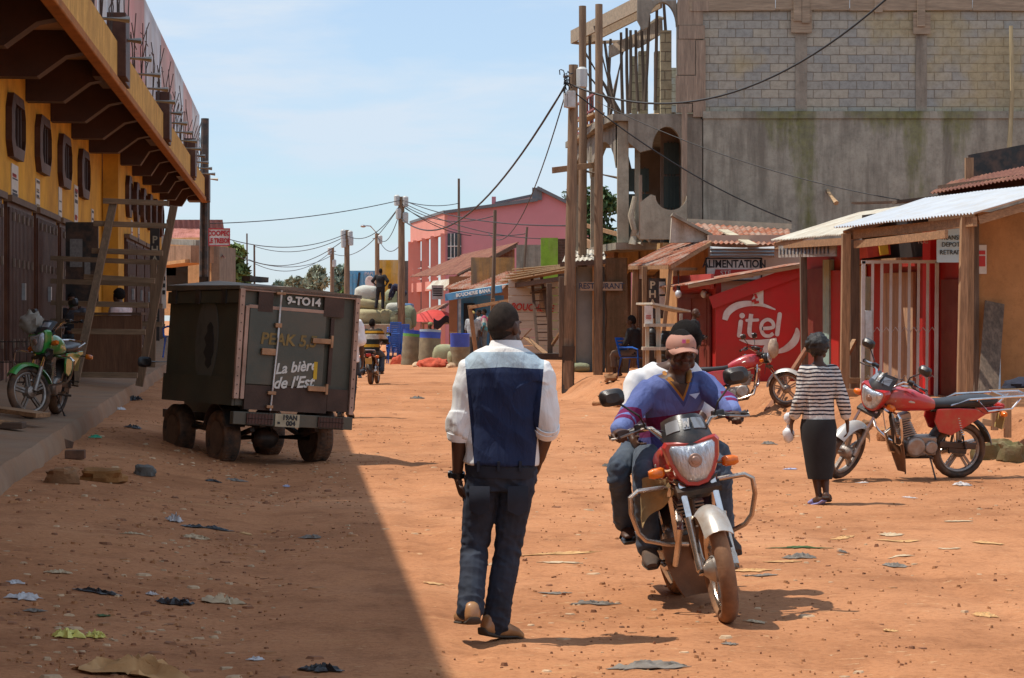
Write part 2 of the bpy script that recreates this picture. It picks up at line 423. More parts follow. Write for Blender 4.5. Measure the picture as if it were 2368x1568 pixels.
REDLENS = mat('red_lens', (.45, .02, .015), .2, .2, 20, .3, 80, coat=.4)
GLASSL = mat('headlight_glass', (.5, .54, .6), .08, .4, 26, .6, 42, metal=.55, stretch=(1.8, 1, .35), coat=.6, bdist=.02)
POLE = mat('pole_wood', (.27, .17, .1), .85, .4, 3, .6, 10, stretch=(10, 10, .7), dirt=(.1, .06, .04), damt=.4, dscale=.9)
POLED = mat('pole_wood_grey', (.17, .12, .085), .9, .45, 3, .6, 10, stretch=(10, 10, .7), dirt=(.06, .045, .035), damt=.45, dscale=.9)
PLANKX = wood('plank_wood', (.36, .2, .1), 0)
PLANKZ = wood('upright_plank_wood', (.36, .21, .11), 2)
PLANKP = wood('pale_plank_wood', (.48, .31, .17), 0)
PLANKD = wood('dark_plank_wood', (.12, .07, .045), 0)
CABLE = mat('cable_black', (.02, .02, .022), .6, .1, 5, 0)
WHITE = mat('white_paint', (.72, .7, .67), .5, .1, 8, .1, 40, dirt=(.4, .27, .18), damt=.25)
BLACKINK = mat('black_paint', (.02, .02, .022), .6, .2, 10, .1, 40)
CONC = plaster_mat('concrete', (.3, .27, .23), (.17, .14, .11))
# ---------------------------------------------------------------- people
SKIN = mat('dark_brown_skin', (.080, .037, .022), .5, .14, 9, .12, 160, spec=.32, bdist=.002)
SKINW = mat('brown_skin', (.10, .048, .028), .5, .12, 9, .12, 160, spec=.5, bdist=.002)
HAIR = mat('short_black_hair', (.016, .013, .012), .95, .3, 40, .9, 420, spec=.12, bdist=.004)
EYEW = mat('eye_white', (.5, .45, .40), .3, .05, 5, 0)
EYED = mat('eye_iris', (.015, .01, .008), .2, .05, 5, 0)
DENIMD = mat('dark_denim', (.012, .016, .030), .85, .35, 7, .35, 260, dirt=(.03, .045, .075), damt=.35, dscale=6, bdist=.003)
DENIM = mat('blue_denim', (.045, .065, .10), .85, .4, 6, .35, 260, dirt=(.11, .13, .15), damt=.4, dscale=5, bdist=.003)
DENIMG = mat('grey_denim', (.10, .11, .115), .85, .35, 6, .3, 260, dirt=(.16, .15, .14), damt=.35, dscale=4, bdist=.003)
WCLOTH = mat('white_cotton', (.78, .78, .79), .85, .06, 5, .25, 200, bdist=.003)
DARKC = mat('black_cloth', (.016, .016, .018), .9, .3, 6, .3, 200, bdist=.003)
TANL = mat('tan_leather', (.34, .155, .06), .38, .3, 7, .15, 90, dirt=(.42, .26, .13), damt=.35, dscale=9, coat=.15)
SOLE = mat('dark_sole', (.05, .035, .025), .8, .3, 8, .2, 60)
STAND = dict(pel=(0, 0, .95), che=(0, 0, 1.33), nk=(0, -.01, 1.49), hd=(0, .025, 1.635),
             shL=(-.185, -.01, 1.425), elL=(-.245, -.03, 1.13), wrL=(-.25, .06, .88), haL=(-.245, .09, .70),
             shR=(.185, -.01, 1.425), elR=(.245, -.03, 1.13), wrR=(.25, .06, .88), haR=(.245, .09, .70),
             hiL=(-.09, 0, .93), knL=(-.10, .02, .50), anL=(-.105, -.02, .08), toL=(-.12, .17, .025),
             hiR=(.09, 0, .93), knR=(.10, .02, .50), anR=(.105, -.02, .08), toR=(.12, .17, .025))
def joints(**k):
    j = {a: V(b) for a, b in STAND.items()}
    for a, b in k.items(): j[a] = V(b)
    return j
def limb(mb, pts, rs, n=14, sub=3):
    """tapered limb through the points with rounded ends"""
    P = []; Q = []
    pts = [V(p) for p in pts]
    for i in range(len(pts)-1):
        p0 = pts[max(0, i-1)]; p1 = pts[i]; p2 = pts[i+1]; p3 = pts[min(len(pts)-1, i+2)]
        for k in range(sub):
            t = k/sub
            P.append(.5*((2*p1)+(-p0+p2)*t+(2*p0-5*p1+4*p2-p3)*t*t+(-p0+3*p1-3*p2+p3)*t**3)); Q.append(lerp(rs[i], rs[i+1], t))
    P.append(pts[-1]); Q.append(rs[-1]); mb.tube(P, Q, n)
    mb.sph(P[0], Q[0]*.99, None, 12, 8); mb.sph(P[-1], Q[-1]*.99, None, 12, 8)
def torso_rings(j, prof, off=0.0):
    """elliptic rings from the pelvis up to the neck; prof: (t, half width, half depth)"""
    hr = (j['hiR']-j['hiL']).normalized(); sr = (j['shR']-j['shL']).normalized()
    sp = [j['pel'], j['pel'].lerp(j['che'], .5)+(j.get('bend') or V((0, 0, 0))), j['che'], j['nk']]
    out = []
    for t, w_, d in prof:
        if t <= 0: c = sp[0]+(sp[0]-sp[1]).normalized()*(-t)
        else:
            u = min(t, .9999)*3; i = int(u); f = u-i
            p0 = sp[max(0, i-1)]; p1 = sp[i]; p2 = sp[i+1]; p3 = sp[min(3, i+2)]
            c = .5*((2*p1)+(-p0+p2)*f+(2*p0-5*p1+4*p2-p3)*f*f+(-p0+3*p1-3*p2+p3)*f**3)
        tt = max(0, min(1, t)); a, b = max(0, tt-.1), min(1, tt+.1)
        up = (j['nk']-j['pel']) if False else (sp[min(3, int(b*3-.001)+1)]-sp[int(min(a, .99)*3)])
        up = up.normalized(); x = hr.lerp(sr, sm(tt*1.15)); x = (x-up*x.dot(up)).normalized(); y = up.cross(x)
        out.append((c, x*(w_+off), y*(d+off)))
    return out
TPROF = [(-.10, .12, .09), (-.04, .16, .115), (.05, .172, .118), (.2, .16, .107), (.33, .145, .10), (.48, .158, .108), (.62, .178, .118), (.74, .182, .113), (.82, .172, .098), (.89, .13, .082), (.95, .078, .066), (1.0, .056, .058)]
def hand(mb, wr, tip, nrm, side, curl=.5, s=1.0, thumb_in=.4):
    """palm and five bent fingers; nrm = palm normal, side=+1 if the thumb lies at +(f x n)"""
    wr = V(wr); f = (V(tip)-wr).normalized(); nrm = V(nrm); n = (nrm-f*nrm.dot(f)).normalized(); t = f.cross(n)*side
    L_ = s
    mb.ell([(wr-f*.01, t*.026*s, n*.020*s), (wr+f*.02*s, t*.030*s, n*.018*s), (wr+f*.055*s, t*.041*s, n*.017*s), (wr+f*.085*s, t*.043*s, n*.015*s), (wr+f*.098*s, t*.038*s, n*.011*s)], 14)
    for k, (o, l, r) in enumerate(((.031, .074, .0088), (.0105, .083, .0092), (-.0105, .077, .0088), (-.031, .060, .0078))):
        p = wr+f*(.088-.006*(k == 3))*s+t*o*s; d = (f+t*(o*2.2)).normalized(); pts = [p]; c = curl*(1+.10*k)
        for q, sg in enumerate((.45, .31, .24)):
            a = c*(.75 if q == 0 else 1.0); d = (d*math.cos(a)+n*math.sin(a)).normalized(); nn = n
            n2 = (n*math.cos(a)-f*math.sin(a)) if False else None
            pts.append(pts[-1]+d*(l*sg*s))
            n = (n-d*n.dot(d)).normalized()
        n = (nrm-f*nrm.dot(f)).normalized()
        mb.tube(pts, [r*s*1.05, r*s, r*s*.93, r*s*.8], 9); mb.sph(pts[-1], r*s*.8, None, 8, 6); mb.sph(pts[0], r*s*1.1, None, 8, 6)
    p = wr+f*.022*s+t*.026*s; d = (f*.62+t*.68+n*.28*thumb_in).normalized(); pts = [p, p+d*.034*s]; d2 = (f*.8+t*(.42-.5*thumb_in)+n*.45*thumb_in).normalized(); pts += [pts[-1]+d2*.03*s, pts[-1]+d2*.056*s]
    mb.tube(pts, [.0145*s, .0125*s, .0105*s, .0085*s], 9); mb.sph(pts[-1], .0085*s, None, 8, 6); mb.sph(pts[0], .0145*s, None, 8, 6)
def headmesh(mb, c, HR, s=1.0, fem=False):
    c = V(c)
    def sh(d):
        k = 1.0
        if d.z < 0: k *= 1-.20*(-d.z)**1.3*(1 if abs(d.x) > .3 else .8)
        if d.y < 0 and d.z < -.3: k *= 1-.18*(-d.z)
        if d.y > .6: k *= 1-.045*(d.y-.6)
        return k
    mb.sph(c, (.0755*s, .096*s, .118*s), HR, 28, 20, fn=sh)
    P = lambda x, y, z: c+HR@(V((x, y, z))*s)
    mb.sph(P(0, .066, -.078), (.040*s, .030*s, .030*s), HR, 12, 8)       # chin and jaw
    for sx in (-1, 1):
        mb.sph(P(sx*.045, .035, -.062), (.026*s, .045*s, .032*s), HR, 10, 8)
        mb.sph(P(sx*.040, .070, -.028), (.022*s, .020*s, .020*s), HR, 10, 8)   # cheek
        mb.sph(P(sx*.032, .084, .026), (.030*s, .012*s, .009*s), HR, 10, 6)    # brow
        mb.sph(P(sx*.079, -.008, -.012), (.011*s, .022*s, .033*s), HR, 12, 8)  # ear
        mb.sph(P(sx*.016, .096, -.036), (.011*s, .012*s, .009*s), HR, 8, 6)    # nostril
    mb.tube([P(0, .089, .018), P(0, .099, -.005), P(0, .112, -.032)], [.008*s, .011*s, .014*s], 8); mb.sph(P(0, .106, -.034), (.015*s, .014*s, .011*s), HR, 10, 8)
    mb.sph(P(0, .093, -.058), (.025*s, .011*s, .0075*s), HR, 12, 6); mb.sph(P(0, .090, -.070), (.021*s, .012*s, .0075*s), HR, 12, 6)
def wrinkle(amp, fr=(14, 14, 5), lo=None, seed=0.0, zone=None, diag=0.0):
    def fn(me):
        vs = me.vertices; nor = [v.normal.copy() for v in vs]
        for v, n in zip(vs, nor):
            p = v.co; a = amp
            if zone: a *= zone(p)
            q = V((p.x*fr[0]+seed, p.y*fr[1], p.z*fr[2]+.35*fr[2]*(p.x+p.y)))
            f = 1-2*abs(noise.noise(q)); g = noise.noise(q*2.1+V((9, 0, 0)))
            if diag:
                sx = 1 if noise.noise(V((p.x*3, seed, p.z*2.5))) > -.1 else -1
                h = 1-2.2*abs(noise.noise(V(((p.x*.8+sx*p.z*.6)*8+seed, (p.x*.6-sx*p.z*.8)*2.0, p.y*3)))); f += diag*max(-.6, h)
            v.co = p+n*(a*(.7*f+.5*g-.25))
    return fn
def person(label, mtx, j, vox=.008, skin=SKIN, HR=None, hs=1.0, hair=HAIR, hairkind='short', slim=1.0, shirt=None, trousers=None, shoes=None, skirt=None, hands=None, body_scale=1.0, eyes=True, group=None, hand_s=1.0, belly=0):
    """shirt: dict(m=material, sleeve=0..1 of the arm, hem=t, off=, amp=); trousers: dict(m=, off=, amp=, cuff=)"""
    t = thing('person', label, 'person', mat=mtx, group=group)
    HR = HR or M.Identity(3)
    mb = MB(); w_ = slim
    prof = [(a, b*w_, c*w_) for a, b, c in TPROF]
    mb.ell(torso_rings(j, prof), 26, pw=.86)
    limb(mb, [j['nk']-(j['hd']-j['nk'])*.25, j['nk'].lerp(j['hd'], .5), j['hd']-HR@V((0, .015, .02))], [.062*w_, .053*w_, .052*w_])
    headmesh(mb, j['hd'], HR, hs)
    for s, sd_ in (('L', -1), ('R', 1)):
        a, b, c, d = j['sh'+s], j['el'+s], j['wr'+s], j['ha'+s]
        limb(mb, [j['che'].lerp(a, .55), a, a.lerp(b, .45), b, b.lerp(c, .3), b.lerp(c, .75), c], [.06*w_, .059*w_, .048*w_, .040*w_, .042*w_, .031*w_, .0255*w_])
        h = (hands or {}).get(s) or dict(n=(-sd_, .25, 0), curl=.35)
        th = h.get('side', sd_)
        hand(mb, c, d, h['n'], th, h.get('curl', .35), hand_s, h.get('thumb', .4))
        a, b, c, d = j['hi'+s], j['kn'+s], j['an'+s], j['to'+s]
        limb(mb, [j['pel'].lerp(a, .6), a, a.lerp(b, .4), b, b.lerp(c, .3), b.lerp(c, .75), c], [.09*w_, .088*w_, .075*w_, .055*w_, .056*w_, .041*w_, .036*w_])
        f = (d-c); f.z = 0; f = (d-c).normalized(); r = f.cross(V((0, 0, 1))).normalized(); u = r.cross(f)
        heel = c-f*.045-u*.035
        mb.ell([(heel-f*.012, r*.022, u*.022), (heel+f*.02, r*.034, u*.036), (c.lerp(d, .35)-u*.018, r*.036, u*.038), (c.lerp(d, .75)-u*.006, r*.044, u*.024), (d, r*.042, u*.016), (d+f*.03, r*.026, u*.010)], 14)
    voxel(mb, 'body', skin, t, vox, 5)
    Hc = j['hd']; P = lambda x, y, z: Hc+HR@(V((x, y, z))*hs)
    if eyes:
        for sx in (-1, 1):
            mb = MB(); mb.sph(P(sx*.032, .0835, .006), (.0135*hs, .0105*hs, .0085*hs), HR, 12, 8); e = mb.build('eye', EYEW, t, 180)
            mb = MB(); mb.sph(P(sx*.032, .0925, .006), (.0062*hs, .0035*hs, .0062*hs), HR, 10, 6); mb.build('iris', EYED, e, 180)
    if hairkind == 'short':
        mb = MB()
        def fh(d): return 1.045+.012*noise.noise(d*14) if (d.z > .05-.55*max(0, -d.y)-.10*(1-abs(d.x)) + (.38 if d.y > .55 else 0)) else .90
        mb.sph(P(0, -.006, .006), (.0765*hs, .098*hs, .1185*hs), HR, 40, 30, fn=fh); mb.build('hair', hair, t, 180)
    elif hairkind == 'afro':
        mb = MB(); mb.sph(P(0, -.018, .035), (.098*hs, .112*hs, .108*hs), HR, 36, 24, fn=lambda d: (1+.05*noise.noise(d*7)+.03*noise.noise(d*16)) if d.y < .45 or d.z > .2 else .8); mb.build('hair', hair, t, 180)
    if trousers:
        o = trousers.get('off', .016); mb = MB(); pr = [(a, b*w_, c*w_) for a, b, c in TPROF if a <= .24]
        mb.ell(torso_rings(j, [(-.13, .105*w_, .085*w_)]+pr, o), 26, pw=.86)
        for s in ('L', 'R'):
            a, b, c = j['hi'+s], j['kn'+s], j['an'+s]; c2 = b.lerp(c, trousers.get('cuff', .92)); g = trousers.get('flare', .018)
            limb(mb, [j['pel'].lerp(a, .6), a, a.lerp(b, .4), b, b.lerp(c, .35), b.lerp(c, .7), c2], [.088*w_+o, .09*w_+o, .078*w_+o, .060*w_+o, .058*w_+o, .047*w_+o+g*.6, .042*w_+o+g])
        K = [j['knL'], j['knR'], j['anL'], j['anR'], j['hiL'], j['hiR']]
        zf = lambda p: .45+1.4*max(math.exp(-((p-k).length/.12)**2) for k in K)
        voxel(mb, 'trousers', trousers['m'], t, vox, 3, wrinkle(trousers.get('amp', .006), (11, 11, 17), seed=trousers.get('seed', 1.0), zone=zf))
    if skirt: skirt(t, j)
    if shirt:
        o = shirt.get('off', .014); hem = shirt.get('hem', -.02); mb = MB()
        pr = [(a, b*w_, c*w_) for a, b, c in TPROF if a >= hem and a <= shirt.get('top', .93)]
        if shirt.get('loose'): pr = [(a, lerp(b, .178*w_, shirt['loose']) if a < .7 else b, lerp(c, .122*w_, shirt['loose']) if a < .7 else c) for a, b, c in pr]
        mb.ell(torso_rings(j, [(hem-.001, pr[0][1], pr[0][2])]+pr, o), 26, pw=.84)
        sl = shirt.get('sleeve', 1.0)
        for s in ('L', 'R'):
            a, b, c = j['sh'+s], j['el'+s], j['wr'+s]; P_ = [j['che'].lerp(a, .55), a, a.lerp(b, .5)]; Rr = [.062*w_+o, .062*w_+o, .053*w_+o]; so_ = shirt.get('soff', o)
            if sl > .5: P_ += [b, b.lerp(c, (sl-.5)*.95), b.lerp(c, (sl-.5)*2)]; Rr += [.046*w_+so_, .044*w_+so_, .036*w_+so_]
            else: P_ += [a.lerp(b, sl*2)]; Rr += [.05*w_+so_+.006]
            limb(mb, P_, Rr)
        E = [j['elL'], j['elR'], j['shL'], j['shR']]
        zf = lambda p: .6+1.1*max(math.exp(-((p-k).length/.13)**2) for k in E)
        voxel(mb, 'shirt', shirt['m'], t, vox, 3, wrinkle(shirt.get('amp', .006), shirt.get('fr', (9, 9, 7)), seed=shirt.get('seed', 3.0), zone=zf, diag=shirt.get('diag', 0.0)))
    if shoes:
        for s in ('L', 'R'):
            c, d = j['an'+s], j['to'+s]; f = (d-c).normalized(); r = f.cross(V((0, 0, 1))).normalized(); u = r.cross(f); o = .012; heel = c-f*.05-u*.03
            mb = MB(); mb.ell([(heel-f*.02, r*.026, u*.034), (heel+f*.01, r*.042, u*.052), (c.lerp(d, .3)-u*.014, r*.045, u*.052), (c.lerp(d, .65)-u*.012, r*.050, u*.036), (d-u*.004, r*.048, u*.026), (d+f*.045-u*.004, r*.030, u*.018)], 18, pw=.8); sh_ = mb.build('shoe', shoes, t, 60)
            mb = MB(); mb.ell([(heel-f*.024-u*.03, r*.030, u*.010), (heel+f*.01-u*.045, r*.045, u*.012), (c.lerp(d, .3)-u*.055, r*.044, u*.011), (c.lerp(d, .65)-u*.044, r*.053, u*.010), (d-u*.026, r*.05, u*.009), (d+f*.05-u*.02, r*.032, u*.006)], 16, pw=.8); mb.build('sole', SOLE, sh_, 60)
    return t
# ---------------------------------------------------------------- camera, light, sky
cam = bpy.data.cameras.new('camera'); co = bpy.data.objects.new('camera', cam); COL.objects.link(co)
co.location = (0, 0, HC); co.rotation_euler = (R(90), 0, 0); cam.sensor_width = 36; cam.lens = 36*F/2368
cam.shift_y = -(784-HY)/2368; cam.clip_start = .1; cam.clip_end = 6000; S.camera = co
SUN_EL, SH = 65.0, V((1.0, -.06))          # shadows fall to the right
sd = V((-SH.x, -SH.y)).normalized()*math.cos(R(SUN_EL)); SUN = V((sd.x, sd.y, math.sin(R(SUN_EL))))
li = bpy.data.lights.new('sun', 'SUN'); li.energy = 4.6; li.angle = R(.5); li.color = (1, .93, .82)
so = bpy.data.objects.new('sun', li); COL.objects.link(so); so.rotation_euler = SUN.to_track_quat('Z', 'Y').to_euler()
w = bpy.data.worlds.new('World'); S.world = w; w.use_nodes = True; N = w.node_tree.nodes; L = w.node_tree.links
bg = N['Background']; sk = N.new('ShaderNodeTexSky'); sk.sky_type = 'NISHITA'; sk.sun_disc = False
sk.sun_elevation = R(SUN_EL); sk.sun_rotation = math.atan2(SUN.x, SUN.y); sk.air_density = 1.1; sk.dust_density = .15; sk.ozone_density = 3.0
tc = N.new('ShaderNodeTexCoord'); sp = N.new('ShaderNodeSeparateXYZ'); L.new(tc.outputs['Generated'], sp.inputs[0])
zz = math_(N, L, 'MAXIMUM', math_(N, L, 'ADD', sp.outputs[2], .13), .03)
cb = N.new('ShaderNodeCombineXYZ'); L.new(math_(N, L, 'DIVIDE', sp.outputs[0], zz), cb.inputs[0]); L.new(math_(N, L, 'DIVIDE', sp.outputs[1], zz), cb.inputs[1])
cl = nz(N, L, cb.outputs[0], 1.5, 9, .56, .3)
cf = ramp(N, L, cl, [(.38, (.3, .3, .3)), (.50, (.6, .6, .6)), (.59, (.97, .97, .97))])
lo = ramp(N, L, sp.outputs[2], [(.0, (.45, .45, .45)), (.05, (.7, .7, .7)), (.12, (1, 1, 1))])
tint = ramp(N, L, sp.outputs[2], [(0, (.60, .72, 1.0)), (.06, (.74, .84, 1.0)), (.2, (1.0, .98, 1.0)), (.4, (1, 1, 1))])
skb = mix(N, L, 1.0, sk.outputs[0], tint, 'MULTIPLY')
skc = mix(N, L, math_(N, L, 'MULTIPLY', cf, lo), skb, (4.7, 5.35, 6.1))
L.new(skc, bg.inputs['Color']); bg.inputs['Strength'].default_value = .15
S.view_settings.view_transform = 'Standard'; S.view_settings.look = 'None'; S.view_settings.exposure = 0; S.view_settings.gamma = 1
S.cycles.max_bounces = 6; S.cycles.diffuse_bounces = 3; S.cycles.glossy_bounces = 3; S.cycles.transmission_bounces = 4; S.cycles.transparent_max_bounces = 6
S.cycles.caustics_reflective = False; S.cycles.caustics_refractive = False
# ---------------------------------------------------------------- the lie of the land
def kerbx(y): return -2.35-.108*y
def kerbz(y): return .40+.012*(y-18)
EY = [4, 20, 24, 30, 36, 40, 44, 50, 66, 80, 95, 140, 400]
EX = [8.2, 6.9, 6.1, 5.5, 4.5, 3.2, 1.2, .4, -.5, -1.6, -3.3, -12, -40]
def edgex(y): return interp(y, EY, EX)
def macro(x, y):
    h = 0.0
    if 2 < y < 200:
        k = kerbx(y); g = max(0, kerbz(min(y, 70))-.2)
        h += g*sm((k+2.3-x)/2.3)
    e = edgex(y)+.25*noise.noise(V((x*.4, y*.5, 3)))
    h += .43*sm((x-e)/.8)
    return h
def gz(x, y):
    n = 0.0
    if 6 < y < 90:
        xr = x+.06*y+.5*noise.noise(V((y*.12, 0, 8)))
        for c_, w_ in ((-.9, .16), (.35, .13), (2.1, .18), (3.4, .14)): n -= .034*math.exp(-((xr-c_)/w_)**2)*(.55+.6*noise.noise(V((y*.35, c_, 2))))
    n += .028*noise.noise(V((x*.5, y*.35, 0)))+.014*noise.noise(V((x*1.7, y*1.3, 5)))
    e = x-edgex(y)
    if -.9 < e < 1.2 and y > 20: n += (.13*abs(noise.noise(V((x*2.6, y*2.1, 9))))+.07*abs(noise.noise(V((x*7, y*5, 9)))))*(1-abs(e-.15)/1.05)
    return macro(x, y)+n
def G(px, py, z0=None):
    """the point of the ground that is seen at a place of the photograph"""
    Y = 5*F*.001*1650/ max(20, py-HY)/5*1.0
    for _ in range(12):
        x = (px-CX)*Y/F; z = gz(x, Y) if z0 is None else z0
        Y = .5*Y+.5*(HC-z)*F/max(14, py-HY)
    x = (px-CX)*Y/F
    return V((x, Y, gz(x, Y) if z0 is None else z0))
ys = [-30, -15, -6, 0, 3, 5]; y = 6.0
while y < 34: ys.append(y); y *= 1.0095
while y < 130: ys.append(y); y *= 1.02
while y < 4000: ys.append(y); y *= 1.35
NX = 250; vs = []; fs = []
for y in ys:
    hw = .36*abs(y)+7
    for i in range(NX+1):
        t = 2*i/NX-1; x = hw*(.6*t+.4*t**3)
        z = gz(x, y)
        if 4 < y < 60: z += .011*noise.noise(V((x*6, y*4, 1)))+.006*noise.noise(V((x*17, y*11, 2)))
        vs.append((x, y, z))
fs = [(j*(NX+1)+i, j*(NX+1)+i+1, (j+1)*(NX+1)+i+1, (j+1)*(NX+1)+i) for j in range(len(ys)-1) for i in range(NX)]
mb = MB(); mb.v = [V(q) for q in vs]; mb.f = fs; mb.m = [0]*len(fs)
DIRT = ground_mat()
structure(mb.build('ground', DIRT, None, 180))
# raised walkway of worn screed with its kerb, along the shops on the left
SCREED = mat('worn_screed', (.27, .17, .105), .9, .25, 1.6, .4, 30, dirt=(.3, .14, .06), damt=.5, dscale=1.2, bdist=.01)
def wk(u, v):
    y = 6+(70-6)*v; x = lerp(kerbx(y)-.02-.03*noise.noise(V((y*1.3, 0, 0))), kerbx(y)-4.0, u)
    return V((x, y, kerbz(y)+.17*sm(u*2.2)+.012*noise.noise(V((x*2, y*2, 4)))))
mb = MB(); mb.grid(wk, 14, 160)
nv = 160
top = [wk(0, j/nv) for j in range(nv+1)]
o_ = len(mb.v)
mb.add([p for p in top]+[V((p.x+.05+.04*noise.noise(V((p.y*3, 2, 0))), p.y, p.z-.10)) for p in top]+[V((p.x+.10+.06*noise.noise(V((p.y*2, 7, 0))), p.y, p.z-.5)) for p in top],
       [(r*(nv+1)+j+1, r*(nv+1)+j, (r+1)*(nv+1)+j, (r+1)*(nv+1)+j+1) for r in (0, 1) for j in range(nv)])
structure(mb.build('walkway', SCREED, None, 50))
# small stones and crumbs nobody could count
def scatter(name, n, mats, smin, smax, flat, ymax, seed, power=1.0, left=False):
    q = random.Random(seed); mb = MB()
    for _ in range(n):
        y = 7.5+(ymax-7.5)*q.random()**power; x = q.uniform(max(kerbx(y)+.1, -.26*y), min(edgex(y)+.8, .26*y) if not left else .6-.1*y)
        if noise.noise(V((x*.7, y*.45, 20))) < q.uniform(-.45, .3): continue
        s = q.uniform(smin, smax)*(1 if q.random() < .85 else 1.9); z = gz(x, y); a = q.uniform(0, PI)
        c, d = math.cos(a), math.sin(a); k = q.randrange(len(mats))
        ring = [V((x+s*math.cos(a+j*PI/3)*q.uniform(.6, 1.2)*(1.5 if j % 3 == 0 else 1), y+s*math.sin(a+j*PI/3)*q.uniform(.6, 1.2), z+.15*s*q.random())) for j in range(6)]
        top = [V((lerp(x, p.x, .55), lerp(y, p.y, .55), z+s*flat*q.uniform(.7, 1.2))) for p in ring]
        ring = [V((p.x, p.y, z-.02)) for p in ring]
        mb.loft([ring, top], True, False, k)
    o = mb.build(name, mats, None, 30); tag(o, None, None, None, 'stuff'); return o
STONE = mat('pebble_stone', (.40, .19, .085), .95, .4, 9, .4, 40)
STONED = mat('dark_pebble', (.25, .11, .055), .95, .4, 9, .4, 40)
PALESC = mat('pale_scrap', (.52, .36, .22), .9, .3, 9, .3, 40)
GREYSC = mat('grey_scrap', (.2, .17, .15), .9, .4, 9, .3, 40)
scatter('gravel', 8000, [STONE, STONED, STONE, STONE], .004, .012, .7, 34, 11, 1.35)
scatter('shaded_crumbs', 2600, [PALESC, STONED, STONE, STONED, STONE], .007, .03, .3, 30, 14, 1.25, True)
scatter('litter_crumbs', 2600, [PALESC, STONED, STONE, PALESC], .008, .034, .16, 60, 12, 1.3)
# ---------------------------------------------------------------- the long yellow shop building on the left (local: x out to the street from the balcony edge, y along it)
YEL = mat('ochre_render', (.70, .36, .045), .85, .14, 1.5, .25, 40, dirt=(.36, .16, .03), damt=.4, dscale=1.1, spec=.25)
YELF = plaster_mat('faded_ochre_fascia', (.60, .35, .10), (.42, .23, .07), vs=.8)
SOFF = mat('brown_orange_edge', (.33, .12, .025), .8, .25, 3, .3, 40, spec=.25)
BRN = mat('dark_brown_gloss_paint', (.066, .027, .019), .55, .3, 2.5, .2, 30, dirt=(.13, .065, .04), damt=.35, spec=.25)
BRND = mat('dark_brown_beam_paint', (.055, .024, .018), .6, .25, 2, .2, 30)
TAN = mat('tan_ceiling_paint', (.42, .26, .17), .85, .12, 2, .15, 40)
PIPE = mat('grey_plastic_pipe', (.45, .43, .38), .5, .15, 3, .05, 30)
REBAR = mat('rusty_rebar', (.10, .07, .06), .8, .3, 10, .2, 50)
LA = math.degrees(math.atan(.1))
lb = thing('shop_building', 'long ochre building with dark brown metal doors and a deep balcony on brown beams', 'building', (-3, 0, 0), LA)
mb = MB()
def wallfront(mb, y0, y1, xf): mb.bx(xf-.35, xf, y0, y1, -.2, 6.0)
wallfront(mb, -2, 50.6, -1.5); wallfront(mb, 50.6, 68, -1.12)
mb.bx(-12, -1.86, 50.25, 50.6, -.2, 6); mb.bx(-12, -1.86, -2.4, -2, -.2, 6); mb.bx(-12, -1.5, 68, 68.3, -.2, 6)
mb.build('wall', YEL, lb)
mb = MB(); mb.bx(-12, -.06, -2, 71, 6.0, 6.16); mb.build('balcony_slab', TAN, lb)
mb = MB(); mb.bx(-.055, .06, -2, 71, 5.62, 6.24); mb.bx(-1.6, -.056, 70.9, 71.05, 5.62, 6.24); mb.build('fascia', YELF, lb)
mb = MB(); mb.bx(-.07, .11, -2, 71.06, 5.48, 5.618); mb.build('fascia_edge', SOFF, lb, bevel=.02)
SP = 3.7
by = [36.55+SP*k for k in range(-9, 10)]
for y in by:
    xw = -1.498 if y < 50.6 else -1.118
    mb = MB(); pr = [(xw, 5.30), (xw+.62*abs(xw)/1.5, 5.30), (-.45, 5.62), (-.075, 5.70), (-.075, 5.997), (xw, 5.997)]
    mb.prism([(p[0], p[1]) for p in pr], .38, M.Translation((0, y, 0)) @ M.Rotation(R(90), 4, 'X'))
    mb.build('beam', BRND, lb)
def octa(w, h, c): return [(-w+c, -h), (w-c, -h), (w, -h+c), (w, h-c), (w-c, h), (-w+c, h), (-w, h-c), (-w, -h+c)]
def lwindow(y, xf, w, h, zc):
    m = M.Translation((xf, y, zc)) @ M.Rotation(R(90), 4, 'Z') @ M.Rotation(R(90), 4, 'X')
    mb = MB(); a = octa(w/2, h/2, .24); b = octa(w/2-.17, h/2-.17, .16); n = 8
    vs = [m@V((p[0], p[1], z)) for q, z in ((a, .0), (a, .10), (b, .125), (b, .02)) for p in q]
    fs = []
    for k in range(3):
        for j in range(n): fs.append((k*n+j, k*n+(j+1) % n, (k+1)*n+(j+1) % n, (k+1)*n+j))
    mb.add(vs, fs); f = mb.build('window', BRN, lb, 35)
    mb = MB(); mb.prism(b, .02, m@M.Translation((0, 0, .015))); mb.build('pane', glass_dark(), f)
    mb = MB()
    for k in (-1, 0, 1): mb.box(m@V((k*w*.22, 0, .06)), (.05, .05, h-.36), None)
    mb.each('window_bar', BRND, f)
